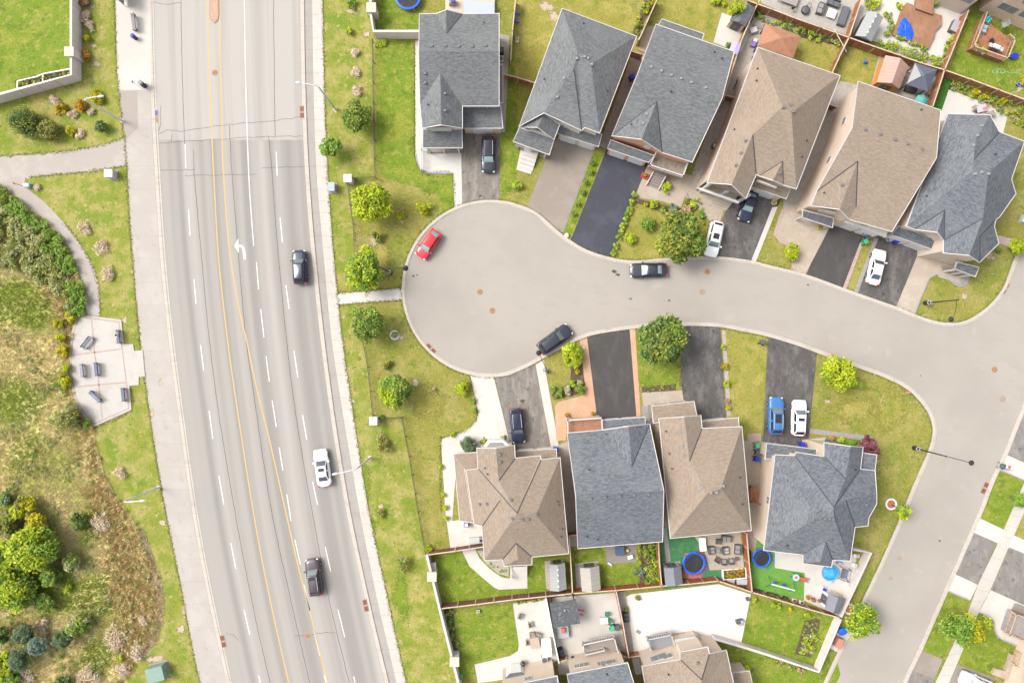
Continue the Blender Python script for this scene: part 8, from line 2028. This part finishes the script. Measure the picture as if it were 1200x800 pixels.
def blades(name,pts,cols,h,seed,matsel,width=.03,lean=.55,per=4,kind='stuff'):
 """thin leaning blades at the pixel points"""
 r=np.random.default_rng(seed)
 base=np.array([P(x,y,.01)for x,y in pts]);N=len(base)
 base=np.repeat(base,per,0);M=len(base)
 base[:,:2]+=r.normal(size=(M,2))*.10
 hh=np.repeat(np.asarray(h),per)*r.uniform(.6,1.2,M)
 a=r.uniform(0,2*pi,M)*.35+2.4+np.repeat(r.uniform(-1.2,1.2,N),per)
 ln=hh*lean*r.uniform(.4,1.4,M)
 top=base+np.stack([np.cos(a)*ln,np.sin(a)*ln,hh],1)
 mid=base*.5+top*.5;mid[:,2]+=hh*.12
 w=width*r.uniform(.7,1.5,M)
 side=np.stack([-np.sin(a),np.cos(a),np.zeros(M)],1)*w[:,None]
 v=np.stack([base-side,base+side,mid+side*1.3,top,mid-side*1.3],1).reshape(-1,3)
 me=bpy.data.meshes.new(name)
 me.vertices.add(5*M);me.vertices.foreach_set('co',v.ravel())
 me.loops.add(5*M);me.loops.foreach_set('vertex_index',np.arange(5*M,dtype=np.int32))
 me.polygons.add(M);me.polygons.foreach_set('loop_start',np.arange(0,5*M,5,dtype=np.int32));me.polygons.foreach_set('loop_total',np.full(M,5,dtype=np.int32))
 for m in cols:me.materials.append(m)
 me.polygons.foreach_set('material_index',np.repeat(np.asarray(matsel,np.int32),per))
 at=me.attributes.new('var','FLOAT','FACE');at.data.foreach_set('value',r.random(M).astype(np.float32))
 me.update(calc_edges=True)
 o=bpy.data.objects.new(name,me);COL.objects.link(o);o['kind']=kind
 return o
GM=[leafmat('blade_straw',(.52,.43,.18),(.64,.55,.29),(.68,.61,.4),.55),leafmat('blade_green',(.17,.23,.035),(.29,.35,.06),(.4,.44,.1),.5),leafmat('blade_brown',(.4,.25,.09),(.6,.43,.19),(.66,.53,.29),.5),leafmat('blade_yellowgreen',(.36,.35,.09),(.5,.47,.17),(.58,.53,.26),.5)]
rg=random.Random(11);pts=[];hs=[];ms=[]
def reed_zone(x,y):
 d1=(x-(68+(y-300)*.23))/(26+max(0,(y-400))*.04)
 belt=1-abs(d1)
 return belt if y>280 else-1
while len(pts)<34000:
 x=rg.uniform(-12,192);y=rg.uniform(214,812)
 if not in_poly(x,y,FIELDP):continue
 n1=mnoise.noise(Vector((x*.022,y*.018,0)));n2=mnoise.noise(Vector((x*.07,y*.06,5)));n3=mnoise.noise(Vector((x*.05,y*.02,9)))
 rz_=reed_zone(x,y)+n2*.7
 inreed=rz_+rg.uniform(-.35,.35)>.4 and y>290
 if rg.random()<(.45 if inreed else .3):continue
 pts.append((x,y))
 if inreed:ms.append(2 if rg.random()<.8 else(0 if rg.random()<.5 else 1));hs.append(rg.uniform(.2,.5))
 else:
  v=n1*1.5+.35*n3+rg.uniform(-.16,.16)
  ms.append(0 if v>-.06 else(3 if v>-.26 else 1));hs.append(rg.uniform(.12,.27))
blades('tall_grass',pts,GM,hs,3,ms,.02,1.1)
pp=[];EDG=cat([(166,625),(174,650),(184,682),(188,702),(187,722),(179,748),(165,765)],10)
for k in range(2200):
 i=rg.randrange(len(EDG));x,y=EDG[i];pp.append((x+rg.gauss(0,2.0),y+rg.gauss(0,2.5)))
blades('straw_edge',pp,[leafmat('blade_palestraw',(.42,.33,.17),(.52,.42,.24),(.58,.5,.34),.35)],[.16]*len(pp),5,[0]*len(pp),.03,1.2)
cs=[];rr=[];mi=[]
TH=[(0,218),(14,228),(31,245),(54,261),(74,283),(86,308),(96,332),(99,347),(99,366),(84,372),(72,352),(58,332),(40,330),(24,318),(0,312),(-12,312),(-12,218)]
while len(cs)<620:
 x=rg.uniform(-12,101);y=rg.uniform(216,374)
 if not in_poly(x,y,TH):continue
 n2=mnoise.noise(Vector((x*.06,y*.06,2)))
 edge=min(hypot(x-ex,y-ey)for ex,ey in TH[:9])
 if n2<-.35:continue
 z=rg.uniform(.3,.95);q=P(x,y,z);cs.append((q.x,q.y,z));rr.append(rg.uniform(.25,.55))
 mi.append(0 if edge<18+n2*20 else(1 if rg.random()<.6 else 2))
leaf_mesh('thicket',cs,rr,46,.12,[fm('GREEN'),fm('WILD'),fm('PALE')],77,kind='stuff',mix=mi,vary=.4)
cs=[];rr=[];mi=[]
while len(cs)<1150:
 x=rg.uniform(-12,188);y=rg.uniform(300,805)
 if not in_poly(x,y,FIELDP):continue
 n2=mnoise.noise(Vector((x*.035,y*.03,21)));n4=mnoise.noise(Vector((x*.02,y*.015,33)))
 reed=reed_zone(x,y)+n2*.6>.3
 if not reed and n2+.4*n4<.16:continue
 z=rg.uniform(.15,.45);q=P(x,y,z);cs.append((q.x,q.y,z));rr.append(rg.uniform(.12,.34))
 mi.append(rg.choice([3,3,5,4,5,0])if reed else(rg.choice([0,0,1,2,4])if n4>-.1 else rg.choice([4,4,2,0,5])))
leaf_mesh('wild_weeds',cs,rr,34,.10,[fm('WILD'),fm('GREEN'),fm('OLIVE'),leafmat('leaf_dock',(.27,.15,.055),(.5,.33,.14),(.63,.47,.24)),fm('PALE'),leafmat('leaf_straw',(.3,.22,.08),(.5,.4,.18),(.62,.53,.3))],78,kind='stuff',mix=mi,vary=.4,shape='spiky')
MG='shrubs and conifers of the meadow'
def mtree(name,label,x,y,r,f,h,**kw):return tree(name,label,x,y,r,f,h,group=MG,trunk=kw.pop('trunk',True),**kw)
for lab,x,y,r,f in[('yellow flowering goldenrod bush at the upper plaza corner',83,371,7,'YELLOW'),('golden goldenrod bush left of the upper plaza edge',69,379,6,['YELLOW','LIME']),('goldenrod bush at the middle of the left plaza edge',72,397,6,['LIME','YELLOW']),('bright golden goldenrod bush by the left plaza edge',74,411.5,7,'YELLOW'),('goldenrod bush beside the plaza band crossing',77,431,5.5,['LIME','YELLOW']),('round goldenrod bush at the lower left plaza edge',77,446.5,8,['BRIGHT','YELLOW'])]:
 shrub(lab,x,y,r,f,.6,name='goldenrod_bush',group=MG,leaf=.12)
mtree('willow_shrub','pale grey green willow shrub left of the plaza bottom',80,487,17,['PALE','OLIVE'],1.3,leaf=.16,shape='spiky')
shrub('green tuft at the bottom tip of the plaza',103,496,6,'GREEN',.5,group=MG)
mtree('sumac_tree','big yellow green sumac clump in the lower meadow, centre',41,641,29,['BRIGHT','LIME','GREEN','YELLOW'],2.4,leaf=.2,per=70,mix=lambda c:int(abs(sin(c[0]*7+c[1]*3))*2.2)if c[0]<2 else 2)
mtree('sumac_tree','yellow green sumac clump at the left edge of the meadow',8,660,24,['BRIGHT','LIME','GREEN'],2.3,leaf=.2)
mtree('sumac_tree','lower yellow green sumac clump merging into dark shrubs',20,690,24,['LIME','GREEN','MID'],2.2,leaf=.18)
mtree('sumac_tree','small golden sumac above the big clump',27,594,13,['BRIGHT','YELLOW','OLIVE'],1.7,leaf=.18)
mtree('sumac_tree','golden brown sumac between the small and the big clump',43,613,13,['OLIVE','YELLOW'],1.6,leaf=.17)
mtree('leafy_shrub','dark olive shrub at the left edge above the sumacs',10,616,14,['OLIVE','MID'],1.6)
mtree('leafy_shrub','bluish green shrub at the left edge of the middle meadow',6,585,9,['PINE','GREEN'],1.1)
mtree('leafy_shrub','green shrub at the right skirt of the big sumac clump',60,675,13,['GREEN','MID'],1.3)
mtree('leafy_shrub','green shrub below the big sumac clump',52,705,11,['GREEN','MID'],1.2)
mtree('leafy_shrub','small dark shrub left of the pinkish reed bush',92,611,10,['DARK','MID'],1.0)
mtree('leafy_shrub','pale and green shrub right of the big sumac clump',84,659,12,['PALE','MID'],1.2)
mtree('conifer','grey green conifer, upper left of the lower meadow group',28,742,13,'PINE',1.9,leaf=.13,shape='spiky',per=90)
mtree('conifer','pale blue conifer in the lower meadow group',44,756.5,12.5,'BLUEG',1.9,leaf=.13,shape='spiky',per=90)
mtree('conifer','dark grey green conifer at the lower left of the group',22,772,14,'PINE',1.9,leaf=.13,shape='spiky',per=90)
mtree('conifer','dark conifer to the right of the pale blue one',74,749.5,11.5,['PINE','DARK'],1.8,leaf=.13,shape='spiky',per=90)
mtree('leafy_shrub','green ferny shrub above the dark right hand conifer',93,733,14,['GREEN','PALE','MID'],1.2,dens=.8)
mtree('leafy_shrub','deep green shrub cut by the left edge',-1,744,12,['DARK','GREEN'],1.5)
mtree('leafy_shrub','lime green shrub cut by the left edge lower down',1,778,16,['LIME','BRIGHT'],1.2)
mtree('leafy_shrub','green shrub in the bottom left corner',14,796,13,'GREEN',1.0)
mtree('leafy_shrub','dark little shrub at the bottom edge of the meadow',74,800,9,'DARK',.9)
shrub('bright green weed in the open meadow right of the sumacs',80,690,5.5,'LIME',.4,group=MG)
shrub('bright yellow green weed near the dry meadow bushes',141,771,4.5,'BRIGHT',.3,group=MG)
def bedstuff(name,poly,n,z,r,leaf,fols,seed,per=30):
 rr_=random.Random(seed);cs=[];rad=[];mi=[]
 xs=[p[0]for p in poly];ys=[p[1]for p in poly]
 while len(cs)<n:
  x=rr_.uniform(min(xs),max(xs));y=rr_.uniform(min(ys),max(ys))
  if not in_poly(x,y,poly):continue
  zz=rr_.uniform(.6,1.2)*z;q=P(x,y,zz);cs.append((q.x,q.y,zz));rad.append(rr_.uniform(.6,1.3)*r);mi.append(rr_.randrange(len(fols)))
 return leaf_mesh(name,cs,rad,per,leaf,[fm(f)for f in fols],seed,kind='stuff',mix=mi,vary=.4)
bedstuff('trellis_plants',[(21,97),(83,82),(83,87),(22,104)],26,.7,.22,.1,['GREEN','LIME','YELLOW','DARK'],301)
bedstuff('bed_plants',[(884,6),(930,24),(986,46),(982,54),(930,40),(912,34),(888,22)],70,.4,.28,.11,['GREEN','LIME','PALE','MID'],302)
bedstuff('bed_plants',[(758,-4),(769,-4),(748,40),(742,37)],30,.4,.26,.11,['BRIGHT','YELLOW','GREEN','OLIVE'],303)
bedstuff('bed_plants',[(1116,95),(1130,94),(1205,125),(1205,152),(1184,140),(1150,118),(1114,104)],120,.35,.26,.1,['GREEN','LIME','OLIVE','YELLOW','PALE'],304)
bedstuff('bed_plants',[(1030,46),(1048,50),(1106,68),(1104,80),(1080,72),(1030,56)],70,.45,.3,.11,['LIME','BRIGHT','PALE','GREEN'],305)
bedstuff('bed_plants',[(1034,14),(1044,14),(1048,28),(1042,44),(1036,44),(1042,30)],26,.4,.25,.1,['GREEN','LIME','PALE'],306)
bedstuff('bed_plants',[(1045,43),(1052,42),(1086,56),(1084,60)],34,.35,.2,.1,['LIME','GREEN'],307)
bedstuff('bed_plants',[(1111,44),(1119,40),(1111,62),(1104,70)],24,.4,.24,.1,['BRIGHT','LIME','DARK'],308)
bedstuff('bed_plants',[(754,636),(771,634),(773,684),(758,686),(756,660)],70,.4,.28,.11,['LIME','GREEN','OLIVE','GREEN'],309)
bedstuff('bed_plants',[(745,636),(751,636),(751,660),(746,660)],12,.3,.2,.1,['YELLOW','LIME','BRIGHT'],310)
bedstuff('bed_plants',[(744,666),(756,665),(757,675),(746,676)],12,.3,.25,.11,['BLUEG'],311)
bedstuff('bed_plants',[(941,746),(956,742),(956,762),(938,766)],24,.3,.3,.13,['LIME','BRIGHT','PALE'],312)
bedstuff('bed_plants',[(944,728),(960,728),(958,744),(938,746)],26,.15,.14,.08,['OLIVE','GREEN'],313)
bedstuff('bed_plants',[(520,714),(530,714),(538,762),(530,766)],22,.35,.26,.1,['GREEN','MID'],314)
bedstuff('bed_plants',[(606,705),(638,700),(638,702.5),(606,708)],24,.2,.14,.08,['OLIVE','YELLOW','GREEN'],315)
bedstuff('bed_plants',[(557,643),(568,642),(572,656),(595,668),(594,674),(572,662)],16,.1,.16,.08,['GREEN','PALE'],316)
bedstuff('bed_plants',[(903,776),(932,786),(946,789),(944,784),(905,772)],22,.3,.18,.1,['PINK','GREEN','LIME','YELLOW'],317)
bedstuff('bed_plants',[(440,47),(456,47),(452,54),(440,56)],10,.3,.25,.1,['LIME'],318)
bedstuff('bed_plants',[(753,453),(792,450),(792,456),(753,459)],14,.1,.12,.08,['OLIVE','GREEN'],319)
bedstuff('bed_plants',[(793,425),(800,425),(799,452),(793,452)],14,.15,.14,.08,['OLIVE','RUST','GREEN'],320)
bedstuff('bed_plants',[(822,232),(828,240),(826,258),(834,262),(824,262),(806,246),(800,240),(806,232)],26,.25,.2,.09,['OLIVE','LIME','GREEN'],321)
bedstuff('marigolds',[(848,669),(873,666.5),(873.5,674.5),(848.5,677)],46,.55,.17,.08,['ORANGE','GOLD','ORANGE','GREEN'],322)
bedstuff('bed_plants',[(1013,-2),(1032,-2),(1030,8),(1016,12)],22,.6,.34,.12,['YELLOW','BRIGHT','LIME'],323)
for lab,x,y,r,f in[('round lime shrub on the big lawn behind the angled wall, left',884,702,3,'BRIGHT'),('round yellow green shrub below the turf fence, left of two',906,708.5,3.4,'LIME'),('round pale shrub below the turf fence, right of two',912.5,709,3,'LIME'),('small yellow shrub on the lawn right of the pale pair',926,714,3,'YELLOW'),('low lime shrub on the lawn nearer the shed wall',946,720,3.2,'LIME'),('elongated bright green hedge at the bottom by the tan house',875.5,786,6.5,'LIME'),('small yellow bush above the bright bottom hedge',862,780,3.5,'YELLOW'),('potted olive topiary on the big white patio, upper',747.5,700.5,3.3,'OLIVE'),('potted olive topiary on the big white patio, lower',734,713.5,3,'OLIVE'),('palm like green plant at the beige house end by the deck',1096,4,4.5,'GREEN'),('bright bush at the top left corner of the brown deck',1054,7,4,'BRIGHT'),('lime bush at the top centre hedge corner',836,-1,6,'LIME'),('lime bush right of another at the top hedge',845,3,5.5,'LIME'),('yellow shrub cut by the right edge on the back lawn',1199,95,5,'YELLOW'),('yellow flowering plant in the corner garden bed',1176,117,4.5,'YELLOW'),('big yellow plant left of the patio clutter in the bed',1143,108,4.5,'YELLOW'),('green bush on the strip at the foot of the cedar gate',854,53,3,'GREEN')]:shrub(lab,x,y,r,f)
shrub('sprawling bright climber over the slate roofed shed',863,10,9,['LIME','BRIGHT'],2.7,name='climber',rough=.6,dens=.7)
t=thing('patio_table_planter','brown timber trellis leaning in the corner garden bed','trellis',tuple(P(1183,109,0)));m=MB();m.tube(P(1176,112,.3),P(1192,107,1.4),.05,.05,6);m.tube(P(1196,118,.3),P(1205,112,1.4),.05,.05,6);build('pole',m,WOODP,t);m=MB();m.tube(P(1184,109,.9),P(1204,113,.9),.03,.03,5);build('crossbar',m,WOODP,t)
for t,c,r,f in POTS:
 cs=[(c[0]+rnd.uniform(-.5,.5)*r,c[1]+rnd.uniform(-.5,.5)*r,c[2]+rnd.uniform(-.05,.08))for _ in range(5)]
 leaf_mesh('foliage',cs,[r*.6]*5,24,.07,[fm(f)],int(abs(c[2])*100)+len(t.name),parent=t)
ep=[];em=[]
def fringe(pts,d,step=1.1,amp=.9,dry=.35):
 amp*=.6;step*=1.25
 Q=cat(pts,3)
 for i in range(len(Q)-1):
  a,b=Q[i],Q[i+1];L=hypot(b[0]-a[0],b[1]-a[1]);n=max(1,int(L/step));nx,ny=-(b[1]-a[1])/(L or 1),(b[0]-a[0])/(L or 1)
  for k in range(n):
   t=(k+rg.random())/n;u=d+rg.gauss(0,amp)*(.4+.9*abs(mnoise.noise(Vector((a[0]*.09,a[1]*.09,3)))))
   x,y=a[0]+(b[0]-a[0])*t+nx*u,a[1]+(b[1]-a[1])*t+ny*u
   if-10<x<1210 and-10<y<810:ep.append((x,y));em.append(0 if rg.random()<dry else(1 if rg.random()<.6 else 2))
Y2=list(range(-10,811,10))
fringe(tabpts(LW,0,Y2),.3,.8,1.1,.55);fringe(tabpts(RS,0,Y2),-.3,.8,1.0,.4)
fringe(offs(CEDGE,3.9),.2,1.2,.8,.35);fringe(trail[14:27],0,1.0,.9,.3);fringe([(30,219.5),(31,211),(37,207.5),(60,205),(105,201),(149.5,194)],0,1,.8);fringe([(0,183),(45,180),(87,176),(125,168.5),(147.5,161)],0,1,.9)
fringe([(395,343.5),(472,337.3)],0,1,.7);fringe([(396.5,357),(471.5,351.3)],0,1,.7);fringe([(109.5,501),(154,481),(152,453)],0,1,.7);fringe([(517,600),(516.5,518),(519,513),(540,507),(552,500),(560,485),(551,441)],0,1,.6)
fringe([(486.3,50),(486.3,170),(489,191),(494,199),(501,203),(530.5,203.5),(532,243)],0,1,.6);fringe([(1058,612),(1036,660),(1011,712)],4,1,.8);fringe([(1147,606),(1170,551)],.5,1,.8);fringe([(1110,694),(1079,760)],0,1,.8)
blades('grass_fringe',ep,[leafmat('fringe_dry',(.22,.17,.06),(.32,.25,.11),(.4,.33,.18),.3),leafmat('fringe_green',(.1,.14,.015),(.16,.2,.026),(.22,.25,.045),.3),leafmat('fringe_olive',(.13,.14,.02),(.2,.2,.04),(.27,.26,.07),.3)],[.10]*len(ep),8,em,.022,1.2,5)
w=bpy.data.worlds.new('World');SC.world=w;w.use_nodes=True
nt=w.node_tree;nt.nodes.clear()
sk=nt.nodes.new('ShaderNodeTexSky');sk.sky_type='NISHITA';sk.sun_disc=False
SUN_EL,SUN_AZ=52.0,290.0
sk.sun_elevation=radians(SUN_EL);sk.sun_rotation=radians(SUN_AZ)
sk.air_density=1.0;sk.dust_density=4.0;sk.ozone_density=0.6
hs_=nt.nodes.new('ShaderNodeHueSaturation');hs_.inputs['Saturation'].default_value=.3
bg=nt.nodes.new('ShaderNodeBackground');bg.inputs['Strength'].default_value=.145
out=nt.nodes.new('ShaderNodeOutputWorld')
nt.links.new(sk.outputs[0],hs_.inputs['Color']);nt.links.new(hs_.outputs[0],bg.inputs[0]);nt.links.new(bg.outputs[0],out.inputs[0])
sd=bpy.data.lights.new('sun','SUN');sd.energy=1.3;sd.angle=radians(22);sd.color=(1.0,.955,.89)
so=bpy.data.objects.new('sun',sd);COL.objects.link(so)
a=radians(SUN_AZ);el=radians(SUN_EL)
dirv=Vector((sin(a)*cos(el),cos(a)*cos(el),sin(el)))
so.rotation_euler=dirv.to_track_quat('Z','Y').to_euler();so.location=dirv*60
cd=bpy.data.cameras.new('camera');cam=bpy.data.objects.new('camera',cd);COL.objects.link(cam)
cam.location=(0,0,CH);cam.rotation_euler=(0,0,0)
cd.sensor_fit='HORIZONTAL';cd.sensor_width=36;cd.lens=36*CH/(1200*S)
cd.clip_end=1500;cd.clip_start=.5
SC.camera=cam
SC.view_settings.view_transform='Standard';SC.view_settings.look='None';SC.view_settings.gamma=1;SC.view_settings.use_curve_mapping=False
SC.view_settings.exposure=1.17
